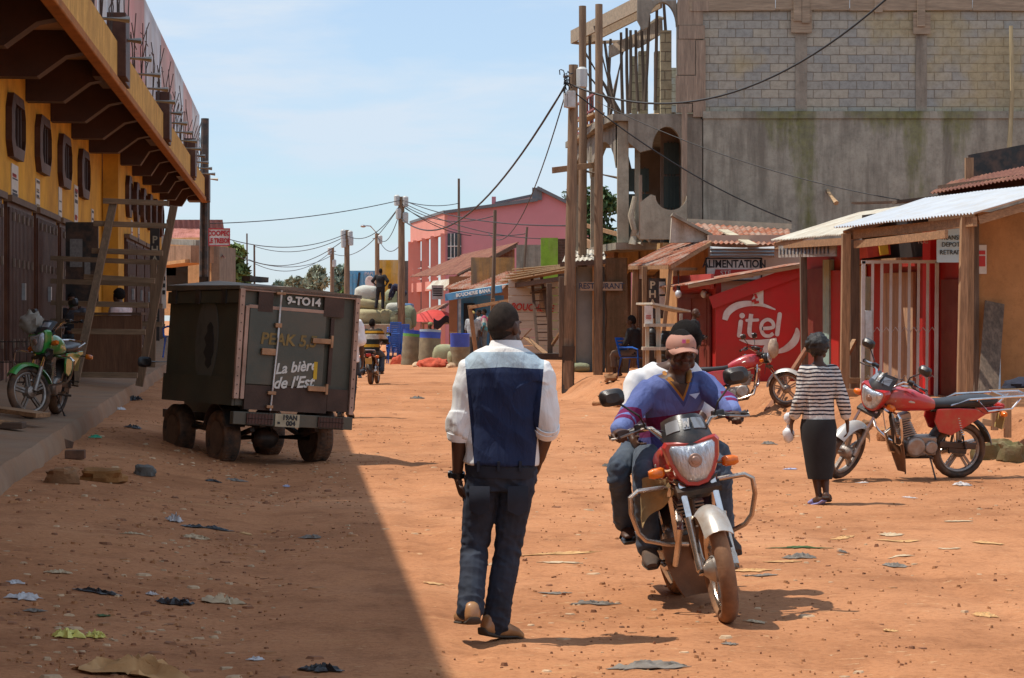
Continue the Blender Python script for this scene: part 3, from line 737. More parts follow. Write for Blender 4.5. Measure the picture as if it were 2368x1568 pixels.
def ldoor(y, xf, w, z0, z1, opened=False):
    mb = MB(); mb.bx(xf+.003, xf+.06, y-w/2, y+w/2, z0, z1)
    k = int(w/.17)
    for i in range(k):
        yy = y-w/2+(i+.5)*w/k; mb.bx(xf+.061, xf+.092, yy-.045, yy+.045, z0+.05, z1-.08)
    d = mb.build('metal_door', BRN, lb, 0)
    mb = MB(); mb.bx(xf+.01, xf+.14, y-w/2-.05, y+w/2+.05, z1, z1+.10); mb.build('door_head', mat('dusty_door_head', (.13, .085, .06), .8, .3, 4, .2, 40), d)
    mb = MB()
    for i in range(5):
        yy = y-w/2+(i+.7)*w/5.3
        for zz in (z1-.28, z1-1.0, z0+.6): mb.bx(xf+.093, xf+.125, yy-.03, yy+.03, zz, zz+.13)
    mb.each('hinge', mat('worn_hinge', (.2, .14, .1), .6, .3, 9, .1, 40), d)
    mb = MB()
    mb.bx(xf+.093, xf+.15, y-.06, y+.06, z0+1.35, z0+1.62); mb.build('handle', METAL, d)
for k in range(-8, 4): lwindow(34.75+SP*k+(0, .05, -.06, .03)[k % 4], -1.5, 1.72, 1.0, 4.71+(.0, .015, -.01)[k % 3])
for k in range(-8, 4): ldoor(35.2+SP*k, -1.5, 3.1, .62 if k > -3 else .4, 3.48)
for k in range(6): lwindow(53.2+2.55*k, -1.12, 1.15, 1.0, 4.66)
for k in range(5): ldoor(53.6+3.0*k, -1.12, 2.6, .8, 3.62)
mb = MB(); mb.bx(-1.495, -1.42, -2, 50.6, .2, 1.02); mb.build('plinth', mat('pink_brown_plinth', (.3, .15, .1), .9, .2, 3, .3, 30), lb)
# brown column stubs, drain pipes and starter bars along the balcony edge
for y in [36.2-12.4*k for k in range(0, 4)]+[48.6, 61]:
    mb = MB(); mb.bx(-.35, .20, y-.42, y+.42, 5.66, 6.72); mb.bx(-.35, .125, y+.425, y+1.5, 5.66, 6.50)
    mb.build('column_stub', BRN, lb, bevel=.015)
mb = MB(); mb.bx(-.5, .2, 70.1, 71.3, 5.5, 6.4); mb.build('column_stub', BRN, lb, bevel=.015)
for k in range(26):
    y = 8.2+2.55*k
    mb = MB(); mb.tube([(-.3, y, 6.34), (.42, y, 6.31)], .055, 10); mb.tube([(.421, y, 6.31), (.424, y, 6.31)], .04, 10)
    mb.build('drain_pipe', PIPE, lb)
for k in range(24):
    y = 30+1.65*k+rnd.uniform(-.4, .4); mb = MB()
    for j in range(rnd.choice((2, 3, 4))):
        yy = y+rnd.uniform(-.3, .3); h = rnd.uniform(.5, 1.5); l = rnd.uniform(-.2, .2)
        mb.tube([(.02, yy, 6.2), (.02+rnd.uniform(-.03, .05), yy+l*.4, 6.2+h*.6), (.03+rnd.uniform(-.05, .15), yy+l, 6.2+h)], .011, 5)
    for zz in (6.75, 7.15):
        if rnd.random() < .5: mb.tube([(.03, y-.35, zz), (.03, y+.45, zz+rnd.uniform(-.08, .08))], .009, 5)
    mb.each('starter_bar', REBAR, lb)
# sheets screening the upper floor
SHC = [(.68, .72, .78), (.70, .50, .49), (.70, .76, .82), (.72, .55, .54), (.70, .75, .80), (.66, .42, .41)]
def thincloth(m):
    N, L = m.node_tree.nodes, m.node_tree.links; B = N['Principled BSDF']; tr = N.new('ShaderNodeBsdfTranslucent'); mx = N.new('ShaderNodeMixShader'); mx.inputs[0].default_value = .38
    for l in B.inputs['Base Color'].links: L.new(l.from_socket, tr.inputs['Color'])
    L.new(B.outputs[0], mx.inputs[1]); L.new(tr.outputs[0], mx.inputs[2]); L.new(mx.outputs[0], N['Material Output'].inputs['Surface']); return m
y = -2; k = 0
ydiv = [-2, 10, 20, 28, 34, 39.6, 44.5, 50, 55.5, 60, 65, 70]
for a, b in zip(ydiv[:-1], ydiv[1:]):
    c = SHC[k % 6]; k += 1; hh = 8.12
    def f(u, v, a=a, b=b, k=k, hh=hh):
        yy = lerp(a+.02, b-.02, u)
        return V((-.10+.02*math.sin(yy*1.9+k)*(1-v)+.03*(1-v)*noise.noise(V((yy, v*2, k))), yy, lerp(6.17, hh+.13, v)))
    mb = MB(); mb.sheet(f, 24, 6, .012)
    o = mb.build('screen_sheet', thincloth(mat('sheet_cloth_%d' % k, c, .85, .15, .8, .3, 8, dirt=(.5, .42, .40), damt=.5, dscale=.5)), None, 60)
    o.location = (-3, 0, 0); o.rotation_euler = (0, 0, R(LA))
    nm = ['dusty white', 'faded red', 'pale grey', 'dull pink', 'off white', 'dark red'][(k-1) % 6]
    where = 'directly overhead at the near end of' if a < 28 else 'standing behind the pipes of'
    tag(o, '%s sheet %s the ochre balcony, %s' % (nm, where, ['first', 'second', 'third', 'fourth', 'fifth', 'sixth', 'seventh', 'eighth', 'ninth', 'tenth', 'last'][k-1]+' along'), 'sheet', 'sheets hung along the balcony')
mb = MB()
mb.tube([(-.16, -2, 8.2), (-.16, 34, 8.2), (-.16, 70.3, 8.2)], .035, 6)
for yy in ydiv[1:]: mb.tube([(-.2, yy, 6.17), (-.2, yy, 8.26)], .035, 6)
o = mb.build('screen_rail', POLED, None); o.location = (-3, 0, 0); o.rotation_euler = (0, 0, R(LA))
tag(o, 'thin dark rail and uprights carrying the sheets on the ochre balcony', 'rail')
# paper notices on the wall
PAPER = mat('notice_paper', (.62, .58, .52), .9, .12, 8, .1, 40)
def notice(name, y, xf, z, w, h, rowcols, label, seed):
    t = thing(name, label, 'notice', (-3, 0, 0), LA)
    mb = MB(); mb.bx(xf+.004, xf+.02, y-w/2, y+w/2, z-h/2, z+h/2); mb.build('sheet', PAPER, t)
    q = random.Random(seed)
    for c in rowcols:
        mb = MB()
        for _ in range(3):
            zz = z+q.uniform(-.42, .4)*h; mb.bx(xf+.0205, xf+.024, y-w*.42, y+w*q.uniform(.1, .42), zz, zz+h*q.uniform(.03, .09))
        mb.build('print', mat('print_'+str(c), c, .8, .1, 9, 0), t)
RD, BLK, YB = (.4, .05, .04), (.05, .05, .06), (.3, .2, .1)
notice('notice', 34.9, -1.5, 3.82, .8, .62, [BLK, RD], 'white and red printed notice below the nearest octagonal window', 1)
notice('notice', 38.0, -1.5, 3.82, .55, .56, [YB, BLK, YB], 'brownish notice between the first and second brown doors', 2)
notice('notice', 41.6, -1.5, 3.85, .55, .65, [BLK], 'blank bluish white notice above the third brown door', 3)
notice('notice', 44.6, -1.5, 3.95, .7, .9, [RD, RD, BLK], 'tall notice with red lines on the ochre wall before the open door', 4)
notice('notice', 48.2, -1.5, 3.8, .5, .6, [BLK], 'small pale notice near the inner corner of the ochre wall', 5)
notice('notice', 54.6, -1.12, 3.85, .45, .6, [RD], 'small red and white notice under the far octagonal windows', 6)
notice('notice', 57.0, -1.12, 3.92, .45, .7, [RD, BLK], 'narrow notice among the far octagonal windows', 7)
# dark post at the far corner of the building
a = W(471, 640, 71); b = W(474, 274, 71)
mb = MB(); mb.tube([V((a.x, a.y, .5)), a, b], [.16, .15, .13], 10)
tag(mb.build('post', BLACKM, None), 'thick black post rising past the far corner of the ochre balcony', 'post')
# ---------------------------------------------------------------- unfinished block building on the right
BLOCK = block_mat('cement_blocks', (.46, .42, .335), (.33, .34, .325), (.25, .21, .16), yellow=(.48, .38, .19), msize=.009)
BLOCKY = block_mat('pale_cement_blocks', (.46, .38, .24), (.38, .31, .2), (.22, .17, .11), bw=.45, bh=.22)
MOSSY = plaster_mat('mossy_render', (.36, .335, .27), (.19, .17, .135), moss=(.15, .16, .03), vs=1.0, streaks=((6.75, .42, 3.9), (9.3, .36, 4.6), (8.6, .9, 6.0), (6.2, .6, 5.7), (10.3, .5, 5.6)))
OLDC = plaster_mat('old_concrete', (.31, .27, .215), (.17, .14, .11))
PALEC = plaster_mat('pale_concrete', (.43, .38, .29), (.3, .25, .18))
SHUT = wood('shuttering_board', (.38, .28, .19), 0, .3)
SHUTZ = wood('upright_shuttering_board', (.36, .26, .185), 2, .3)
bb = thing('unfinished_building', 'unfinished two storey cement block building with arches and wooden shuttering', 'building', (8, 50, 0), world=True)
def px(p, Y=50): return (p-CX)*Y/F
def pz(p, Y=50): return HC-(p-HY)*Y/F
mb = MB(); mb.bx(4.42, 22, 50, 50.25, 6.48, 8.86); mb.build('block_wall', BLOCK, bb)
mb = MB(); mb.bx(4.42, 22, 49.94, 50.25, .2, 6.30); mb.bx(4.38, 4.42+.02, 50.26, 62, .2, 6.3); mb.build('rendered_wall', MOSSY, bb)
mb = MB(); mb.bx(4.42, 22, 50.26, 62, 6.30, 6.47); mb.bx(4.405, 22, 49.90, 50.255, 6.302, 6.47); mb.build('floor_slab', MOSSY, bb)
mb = MB(); mb.bx(4.5, 22, 61.8, 62, .2, 8.86); mb.bx(21.8, 22, 50.3, 61.7, .2, 8.86); mb.each('back_wall', BLOCK, bb)
mb = MB()
for a, b in ((1839, 1866), (2117, 2143)):
    mb.bx(px(a), px(b), 49.97, 50.1, 6.48, 8.3)
mb.bx(14.1, 14.4, 49.97, 50.1, 6.48, 8.3)
mb.each('concrete_column', OLDC, bb)
# shuttering boards of the ring beam
mb = MB(); q = random.Random(4); x = 4.1
while x < 16:
    l = q.uniform(1.6, 3.2); mb.box((x+l/2, 49.93+q.uniform(-.01, .012), 8.93+q.uniform(-.015, .02)), (l, .035, .27), (0, q.uniform(-.5, .5), 0)); x += l+.01
for a, b, z0, z1 in ((1828, 1876, 8.28, 8.8), (2110, 2150, 8.25, 8.75)):
    mb.bx(px(a), px(b), 49.90, 49.93, z0, z1)
for a, z0 in ((1843, 8.55), (1862, 8.5), (2128, 8.42), (2030, 8.75)):
    mb.bx(px(a)-.09, px(a)+.09, 49.86, 49.895, z0, 9.1)
mb.each('ring_beam_shuttering', SHUT, bb)
# boards on the corner pier (with the arch beside it)
mb = MB()
for a, b, y0, y1 in ((1566, 1626, 0, 60), (1570, 1630, 60, 92), (1566, 1608, 92, 175), (1609, 1632, 94, 232), (1562, 1612, 176, 240), (1564, 1600, 241, 262), (1602, 1632, 234, 272), (1600, 1640, 4, 28)):
    mb.bx(px(a), px(b)-.01, 49.9+q.uniform(0, .03), 49.95, pz(y1)+.01, pz(y0))
mb.each('pier_shuttering', SHUTZ, bb)
mb = MB(); mb.bx(px(1566), 4.418, 49.96, 50.3, 6.48, 9.0); mb.build('corner_pier', OLDC, bb)
def arch(x0, x1, zs, ztop, zt2, y0, y1, n=14, left_extra=.25):
    """spandrel above a round arch from x0 to x1 springing at zs, up to ztop"""
    r = (x1-x0)/2; cx = (x0+x1)/2; h = zt2-zs
    poly = [(x1+.0, zs)]+[(cx+r*math.cos(PI*k/n), zs+h*math.sin(PI*k/n)) for k in range(1, n)]+[(x0, zs), (x0-left_extra*.5, zs-.07), (x0-left_extra, zs+.16), (x0-left_extra, ztop), (x1, ztop)]
    return poly, M.Translation((0, (y0+y1)/2, 0)) @ M.Rotation(R(90), 4, 'X')
# upper and lower arches seen face on
mb = MB(); p, m = arch(px(1499), px(1564), pz(62), 9.05, pz(5), 49.98, 50.2); mb.prism(p, .22, m)
p, m = arch(px(1508), px(1576), pz(345), 6.40, pz(293), 49.98, 50.2, left_extra=.55); mb.prism(p, .24, m); mb.each('arch', OLDC, bb)
mb = MB(); mb.bx(px(1576), 4.40, 49.98, 50.22, 3.4, 6.29); mb.build('arch_pier', OLDC, bb)
# broken scooped parapet under the lower arch
poly = []
for k in range(13):
    a = PI+PI*k/12; poly.append((px(1542)+.38*math.cos(a)*.95, pz(462)+.36*math.sin(a)))
poly = [(px(1478), pz(470)), (px(1478), pz(555)), (px(1585), pz(555)), (px(1585), pz(460))]+list(reversed([(px(1549)+.36*math.cos(PI+PI*k/10), pz(455)+.33*math.sin(PI+PI*k/10)) for k in range(11)]))+[(px(1502), pz(452))]
mb = MB(); mb.prism(poly, .22, M.Translation((0, 49.7, 0)) @ M.Rotation(R(90), 4, 'X')); mb.build('parapet', PALEC, bb)
mb = MB(); mb.box((px(1479), 49.62, pz(475)), (.07, .05, 1.35)); mb.box((px(1581), 49.75, pz(400)), (.12, .05, 3.0)); mb.each('upright_board', SHUTZ, bb)
# veranda floors, posts and back wall of the street front (runs away to the left)
def FR(t, Y0=50.0, x0=2.45, s=-.115): return V((x0+s*(t*8), Y0+t*8, 0))
def slab(mb, z0, z1, over=0):
    a = [(2.45-over, 50.0), (2.1-over, 52), (1.95-over, 54.5), (1.55-over, 58), (4.37, 58), (4.37, 50.0)]
    mb.prism(a, z1-z0, M.Translation((0, 0, (z0+z1)/2)))
mb = MB(); slab(mb, 6.26, 6.42, .12); slab(mb, 3.28, 3.44, .05); mb.each('veranda_slab', OLDC, bb)
mb = MB()
for (x, y, w_) in ((2.58, 50.35, .26), (2.1, 54.2, .26), (1.75, 57.7, .26)): mb.bx(x-w_/2, x+w_/2, y-.13, y+.13, 3.45, 6.25)
mb.bx(2.88, 3.0, 50.6, 50.8, 3.45, 6.25)
mb.each('concrete_post', PALEC, bb)
# beam with shallow arches along the street front, seen at an angle
def frontarch(y0, y1, x0, x1, zs, zt, ztop):
    n = 12; poly = []
    for k in range(n+1):
        t = k/n; poly.append((t, zs+(zt-zs)*math.sin(PI*t)**.6))
    mb = MB(); up = []; 
    for sx in (-.1, .1):
        for t, z in poly: up.append(V((lerp(x0, x1, t)+sx, lerp(y0, y1, t), z)))
        for t, z in poly: up.append(V((lerp(x0, x1, t)+sx, lerp(y0, y1, t), ztop)))
    w_ = n+1; fs = []
    for b in (0, 2*w_):
        for k in range(n): fs.append((b+k, b+k+1, b+w_+k+1, b+w_+k))
    for k in range(n): fs.append((k, 2*w_+k, 2*w_+k+1, k+1))
    mb.add(up, fs); return mb
frontarch(50.5, 54.1, 2.52, 2.08, 5.2, 5.95, 6.255).build('front_arch', OLDC, bb)
frontarch(54.3, 57.6, 2.06, 1.72, 5.2, 5.95, 6.255).build('front_arch', OLDC, bb)
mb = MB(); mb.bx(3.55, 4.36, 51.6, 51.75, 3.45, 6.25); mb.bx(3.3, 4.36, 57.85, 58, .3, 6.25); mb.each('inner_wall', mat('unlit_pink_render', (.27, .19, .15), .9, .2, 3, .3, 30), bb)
GRND = mat('grey_green_metal', (.055, .075, .062), .5, .2, 4, .1, 40)
mb = MB()
for (x0, x1, z0, z1, y) in ((3.62, 3.98, 3.5, 5.9, 51.55), (2.72, 3.32, 3.5, 5.35, 52.4)):
    for k in range(3):
        zz0 = lerp(z0, z1, k/3); mb.bx(x0, x1, y, y+.05, zz0+.03, lerp(z0, z1, (k+1)/3)-.03)
        for xx in (x0+.1, (x0+x1)/2, x1-.1): mb.bx(xx-.015, xx+.015, y-.03, y-.002, zz0, zz0+(z1-z0)/3)
mb.each('shutter_panel', GRND, bb)
# upper veranda: block piers, props, head beam shuttering
mb = MB()
for a, b, Y, top in ((1528, 1548, 50.4, 70), (1514, 1525, 52, 118), (1477, 1494, 53, 118), (1462, 1470, 55, 130)):
    mb.bx(px(a, Y), px(b, Y)+.05, Y, Y+.34, 6.43, pz(top, Y))
mb.each('block_pier', BLOCKY, bb)
head = [(W(1500, 2, 50.3), W(1322, 92, 56.5))]
mb = MB()
a, b = W(1505, -6, 50.2), W(1322, 86, 56.8)
mb.beam(a, b, .06, .34); mb.beam(a+V((.25, .1, -.1)), b+V((.3, .1, -.12)), .05, .26)
mb.beam(W(1330, 100, 56.8), W(1470, 95, 55), .25, .06); mb.beam(W(1410, 120, 54.5), W(1500, 78, 53), .05, .3); mb.beam(W(1475, 95, 52.6), W(1530, 60, 51), .05, .36)
mb.beam(W(1425, 118, 56), W(1530, 40, 55.4), .3, .05)
mb.each('head_shuttering', SHUT, bb)
mb = MB()
q = random.Random(12)
props = [(1363, 50, 1367, 330, 56), (1375, 60, 1470, 445, 53), (1352, 120, 1440, 270, 55), (1398, 95, 1425, 270, 55.5), (1412, 90, 1408, 270, 55), (1436, 75, 1440, 265, 54), (1449, 65, 1452, 265, 53.6), (1458, 70, 1456, 262, 53), (1501, 35, 1490, 255, 51.2), (1483, 45, 1489, 255, 52), (1519, 10, 1515, 255, 50.9), (1535, 8, 1548, 240, 50.8), (1470, 70, 1476, 258, 52.5), (1380, 160, 1440, 290, 54), (1445, 100, 1405, 300, 54.3), (1350, 160, 1420, 255, 56)]
for a, b, c, d, Y in props:
    p0 = W(a, b, Y); p1 = W(c, d, Y); m_ = (p0+p1)/2+V((q.uniform(-.03, .03), 0, 0))
    mb.tube([p0, m_, p1], [.035, .042, .045], 7)
mb.each('prop', POLED, bb)
mb = MB(); mb.tube([W(1362, 272, 54.5), W(1560, 262, 50.6)], .03, 6)
for a, b, c, d, Y in ((1334, 325, 1420, 285, 55.5), (1340, 300, 1445, 268, 54.8), (1345, 280, 1385, 262, 54)): mb.beam(W(a, b, Y), W(c, d, Y-2), .28, .05)
mb.each('loose_board', PLANKP, bb)
RAILM = mat('red_oxide_rail', (.28, .07, .06), .6, .25, 6, .2, 40)
mb = MB()
for k in range(10):
    t = k/9; p = V((lerp(1.72, 2.2, t), lerp(57, 53.2, t), 0)); mb.beam(p+V((0, 0, 6.45)), p+V((0, 0, 7.35)), .04, .04)
for z in (6.55, 6.95, 7.33): mb.beam((1.72, 57, z), (2.2, 53.2, z), .05, .05)
mb.build('balcony_rail', RAILM, bb)
# ledge of the street front with drips of cement, and twisted stumps
LEDGE = plaster_mat('ochre_ledge', (.5, .32, .15), (.3, .19, .1))
mb = MB()
a, b = W(1562, 560, 49.6), W(1345, 575, 56.5)
n = 30
def led(u, v):
    p = a.lerp(b, u); z = lerp(3.42, 2.78+.09*math.sin(u*21)+.05*noise.noise(V((u*14, 0, 0))), v)
    return V((p.x-.28-.05*math.sin(u*21)*v, p.y, z))
mb.sheet(led, 40, 5, .22); mb.build('ledge', LEDGE, bb, 50)
mb = MB()
for (qx, t_, b_) in ((1462, 455, 565), (1480, 530, 565), (1500, 548, 560)):
    p = W(qx, b_, 49.7); h = (b_-t_)*.01
    mb.tube([p, p+V((.05, 0, h*.3)), p+V((-.03, 0, h*.6)), p+V((.06, 0, h))], [.09, .07, .075, .05], 8)
mb.each('cement_stump', PALEC, bb)
mb = MB()
for k in range(5): mb.beam(W(1505+6*k, 548, 50.2), W(1490+7*k, 505, 50.4), .05, .03)
mb.each('leaning_slat', PLANKD, bb)
mb = MB(); mb.beam(W(1352, 560, 56), W(1425, 590, 52), .1, .2); mb.beam(W(1350, 520, 55.5), W(1440, 545, 52), .05, .1); mb.each('lower_board', PLANKX, bb)
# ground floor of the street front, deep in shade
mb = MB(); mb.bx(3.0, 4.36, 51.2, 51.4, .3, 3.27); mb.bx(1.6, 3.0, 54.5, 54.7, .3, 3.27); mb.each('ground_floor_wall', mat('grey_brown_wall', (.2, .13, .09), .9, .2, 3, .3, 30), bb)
# stubs sticking out of the render, and the tall bamboo poles
mb = MB(); mb.tube([V((px(2004)+.25, 50.0, pz(705))), V((px(2012), 49.6, pz(722))), V((px(2020), 49.35, pz(735)))], .05, 8)
mb.tube([W(1913, 440, 49.95), W(1934, 470, 49.5)], [.045, .06], 8)
mb.each('wood_stub', PLANKP, bb)
# ---------------------------------------------------------------- shops on the right
REDP = mat('red_shop_paint', (.50, .022, .02), .5, .12, 1.5, .12, 30, dirt=(.33, .05, .03), damt=.35, dscale=1.4, spec=.35)
REDD = mat('dark_red_metal', (.17, .028, .022), .5, .2, 2.5, .15, 30, dirt=(.22, .07, .04), damt=.3, spec=.35)
ORANGE = plaster_mat('orange_render', (.55, .30, .14), (.42, .22, .1))
RUSTR = rusty('rusted_roofing', (.45, .34, .27), (.30, .095, .045), .72, .35, .6)
RUSTB = rusty('brown_roofing', (.30, .13, .07), (.19, .065, .04), .75, .1, .8)
ZINC = mat('new_zinc_roofing', (.66, .69, .72), .38, .1, 2, .06, 30, metal=.35, dirt=(.6, .55, .48), damt=.2, spec=.6)
CREAMR = mat('cream_zinc_roofing', (.62, .58, .48), .5, .15, 2, .08, 30, metal=.2, dirt=(.4, .27, .16), damt=.35)
TEAL = plaster_mat('peeling_teal_paint', (.28, .40, .36), (.5, .42, .24))
def corr(a0, a1, b1, b0, pitch=.10, amp=.014, t=.006, mb=None):
    """corrugated sheet: eave a0-a1, ridge b0-b1, waves run from eave to ridge"""
    a0, a1, b1, b0 = [V(q) for q in (a0, a1, b1, b0)]
    nn = (a1-a0).cross(b0-a0).normalized(); n = max(2, int((a1-a0).length/pitch))*6
    def f(u, v):
        p = a0.lerp(a1, u).lerp(b0.lerp(b1, u), v)
        return p+nn*(amp*math.sin(u*(a1-a0).length/pitch*2*PI)+.012*noise.noise(p*1.3))
    mb = mb or MB(); mb.sheet(f, n, 6, t); return mb
def fx(Y, off=0): return 13.5-.235*Y+off           # the shop fronts on the right side of the street
# ---- red phone kiosk
KY = 43.0
ik = thing('phone_kiosk', 'bright red kiosk with a big white phone shop logo under a sloping rusty roof', 'kiosk', (4.9, 43, .2), world=True)
A = [W(1655, 692, KY), W(1857, 612, KY)]
mb = MB(); mb.prism([(A[0].x, 0), (A[1].x+.02, 0), (A[1].x+.02, A[1].z), (A[0].x, A[0].z)], .14, M.Translation((0, KY+.07, 0)) @ M.Rotation(R(90), 4, 'X')); mb.build('front_wall', REDP, ik)
s0, s1 = V((A[0].x, KY+.14, 0)), V((3.47, 45.5, 0))
mb = MB(); mb.beam(s0+V((.07, .02, 1.24)), s1+V((.07, 0, 1.24)), .12, 2.48); mb.build('side_wall', REDP, ik)
mb = MB()
for tt0, tt1, zz0, zz1, pr in ((.08, .92, .3, 2.18, .03), (.14, .48, .45, 1.05, .045), (.14, .48, 1.15, 2.08, .045), (.53, .87, .45, 1.05, .045), (.53, .87, 1.15, 2.08, .045)):
    p0, p1 = s0.lerp(s1, tt0), s0.lerp(s1, tt1); mb.beam(p0+V((-pr, 0, (zz0+zz1)/2)), p1+V((-pr, 0, (zz0+zz1)/2)), .04, zz1-zz0)
d = mb.each('door_panel', REDD, ik)
mb = MB(); mb.beam(s0+V((-.06, -.1, 2.42)), s1+V((-.06, 0, 2.42)), .06, .3); mb.build('fascia', mat('faded_red_fascia', (.46, .07, .06), .6, .2, 2, .2, 30), ik)
mb = MB(); mb.beam(A[0]+V((-.1, -.05, -.07)), A[1]+V((.05, -.05, -.07)), .05, .25); mb.build('rake_board', REDP, ik)
fl, fr_ = W(1592, 657, KY-.25), W(1872, 606, KY-.25)
bl, br_ = fl+V((-.45, 2.6, -.03)), fr_+V((-.3, 2.6, -.02))
corr(fl, bl, br_, fr_, .11, .016).build('roof', RUSTR, ik, 60)
mb = MB(); mb.beam(fl+V((0, .03, -.05)), fr_+V((0, .03, -.05)), .05, .07); mb.build('roof_batten', PLANKX, ik)
# the logo: white ring strokes, lettering and the torn paper
LOGO = mat('white_wall_lettering', (.66, .63, .60), .7, .12, 5, .1, 30, dirt=(.5, .2, .17), damt=.15)
def kq(px_, py_): p = W(px_, py_, KY); return (p.x, p.z)
def stroke(pts, wd, name, mat_, parent, m, t=.012):
    n = len(pts); L_ = []; R_ = []
    for i, p in enumerate(pts):
        a = V((*pts[max(0, i-1)], 0)); b = V((*pts[min(n-1, i+1)], 0)); d_ = (b-a).normalized(); nn = V((-d_.y, d_.x, 0)); w_ = wd[i] if isinstance(wd, (list, tuple)) else wd
        L_.append((p[0]+nn.x*w_/2, p[1]+nn.y*w_/2)); R_.append((p[0]-nn.x*w_/2, p[1]-nn.y*w_/2))
    mb = MB()
    vs = [m@V((p[0], p[1], z)) for z in (0, t) for p in L_+R_]; k = 2*n; fs = []
    for i in range(n-1):
        fs += [(k+i, k+n+i, k+n+i+1, k+i+1), (i, i+1, k+i+1, k+i), (n+i+1, n+i, k+n+i, k+n+i+1)]
    mb.add(vs, fs); return mb.build(name, mat_, parent, 0)
km = M.Translation((0, KY-.006, 0)) @ M.Rotation(R(90), 4, 'X')
def ksm(pts):  # densify
    out = []
    for i in range(len(pts)-1):
        p0 = pts[max(0, i-1)]; p1 = pts[i]; p2 = pts[i+1]; p3 = pts[min(len(pts)-1, i+2)]
        for j in range(6):
            t = j/6; out.append(tuple(.5*((2*p1[c])+(-p0[c]+p2[c])*t+(2*p0[c]-5*p1[c]+4*p2[c]-p3[c])*t*t+(-p0[c]+3*p1[c]-3*p2[c]+p3[c])*t**3) for c in (0, 1)))
    out.append(pts[-1]); return out
pts = ksm([kq(*q) for q in ((1676, 740), (1683, 722), (1702, 708), (1730, 702), (1762, 705), (1793, 716))]); n_ = len(pts)
stroke(pts, [.012+.16*math.sin(PI*min(1, (i+6)/(n_+6)))**.8*(1-.55*i/n_) for i in range(n_)], 'logo_swoosh', LOGO, ik, km)
pts = ksm([kq(*q) for q in ((1842, 758), (1843, 772), (1836, 790), (1818, 806), (1795, 815))]); n_ = len(pts)
stroke(pts, [.02+.13*math.sin(PI*i/n_)**.8 for i in range(n_)], 'logo_swoosh', LOGO, ik, km)
pts = [kq(*q) for q in ((1709, 786), (1722, 789), (1740, 792), (1760, 792), (1780, 790), (1796, 788))]
stroke(pts, [.01, .06, .1, .11, .11, .12], 'logo_swoosh', LOGO, ik, km)
mb = MB(); mb.prism([kq(*q) for q in ((1768, 796), (1790, 796), (1767, 838), (1752, 838))], .012, M.Translation((0, KY-.008, 0)) @ M.Rotation(R(90), 4, 'X')); mb.build('logo_tail', LOGO, ik, 0)
# letters drawn as round-ended strokes
def cap(a, b, w_, nm='logo_letter'):
    a, b = kq(*a), kq(*b); d_ = V((b[0]-a[0], b[1]-a[1])); d_.normalize(); an = math.atan2(d_.y, d_.x); r = w_/2; poly = []
    for k in range(9): poly.append((b[0]+r*math.cos(an-PI/2+PI*k/8), b[1]+r*math.sin(an-PI/2+PI*k/8)))
    for k in range(9): poly.append((a[0]+r*math.cos(an+PI/2+PI*k/8), a[1]+r*math.sin(an+PI/2+PI*k/8)))
    return poly
lm = M.Translation((0, KY-.008, 0)) @ M.Rotation(R(90), 4, 'X')
mb = MB(); mb.prism(cap((1713, 744), (1709, 776), .085), .016, lm); mb.add(*[[], []]) if False else None
mb.prism([(kq(1716, 730)[0]+.055*math.cos(2*PI*k/14), kq(1716, 730)[1]+.055*math.sin(2*PI*k/14)) for k in range(14)], .016, lm); mb.each('logo_letter', LOGO, ik, 0)
tp = ksm([kq(*q) for q in ((1737, 726), (1734, 750), (1733, 768), (1738, 776), (1750, 776))]); stroke(tp, .085, 'logo_letter', LOGO, ik, km)
mb = MB(); mb.prism(cap((1727, 741), (1752, 740), .06), .013, M.Translation((0, KY-.0095, 0)) @ M.Rotation(R(90), 4, 'X')); mb.build('logo_letter', LOGO, ik, 0)
ep = ksm([kq(*q) for q in ((1762, 760), (1787, 757), (1786, 745), (1775, 739), (1763, 746), (1760, 760), (1766, 774), (1778, 777), (1788, 771))]); stroke(ep, .07, 'logo_letter', LOGO, ik, km)
mb = MB(); mb.prism(cap((1803, 727), (1797, 773), .085), .016, lm); mb.build('logo_letter', LOGO, ik, 0)
nb = thing('torn_poster', 'torn white paper stuck above the logo on the red kiosk', 'poster', W(1743, 705, KY-.02), world=True)
mb = MB(); mb.prism([kq(*q) for q in ((1737, 668), (1753, 664), (1765, 666), (1765, 706), (1740, 708), (1738, 693), (1743, 684))], .008, M.Translation((0, KY-.026, 0)) @ M.Rotation(R(90), 4, 'X')); mb.build('paper', PAPER, nb, 0)
mb = MB()
for a, b in (((1738, 697), (1748, 693)), ((1744, 700), (1755, 698)), ((1746, 680), (1750, 690))): mb.beam(W(*a, KY-.034), W(*b, KY-.034), .02, .05)
mb.each('red_mark', REDP, nb, 0)
# two bare bulbs
for qx in (1569, 1628):
    t = thing('light_bulb', 'bare bulb %s the dark red kiosk door' % ('hanging left of' if qx < 1600 else 'hanging in front of'), 'light bulb', W(qx, 672, 43.6), world=True, group='bare bulbs at the kiosk')
    p = W(qx, 680, 43.6); mb = MB(); mb.sph(p, (.07, .07, .085), None, 12, 8); mb.build('bulb', mat('pale_bulb_glass', (.6, .62, .66), .15, .05, 3, 0, coat=.5), t)
    mb = MB(); mb.tube([p+V((0, 0, .075)), p+V((0, 0, .17))], .038, 8); mb.tube([p+V((0, 0, .17)), p+V((0, 0, .40))], .008, 5); mb.build('lamp_holder', BLACKP, t)
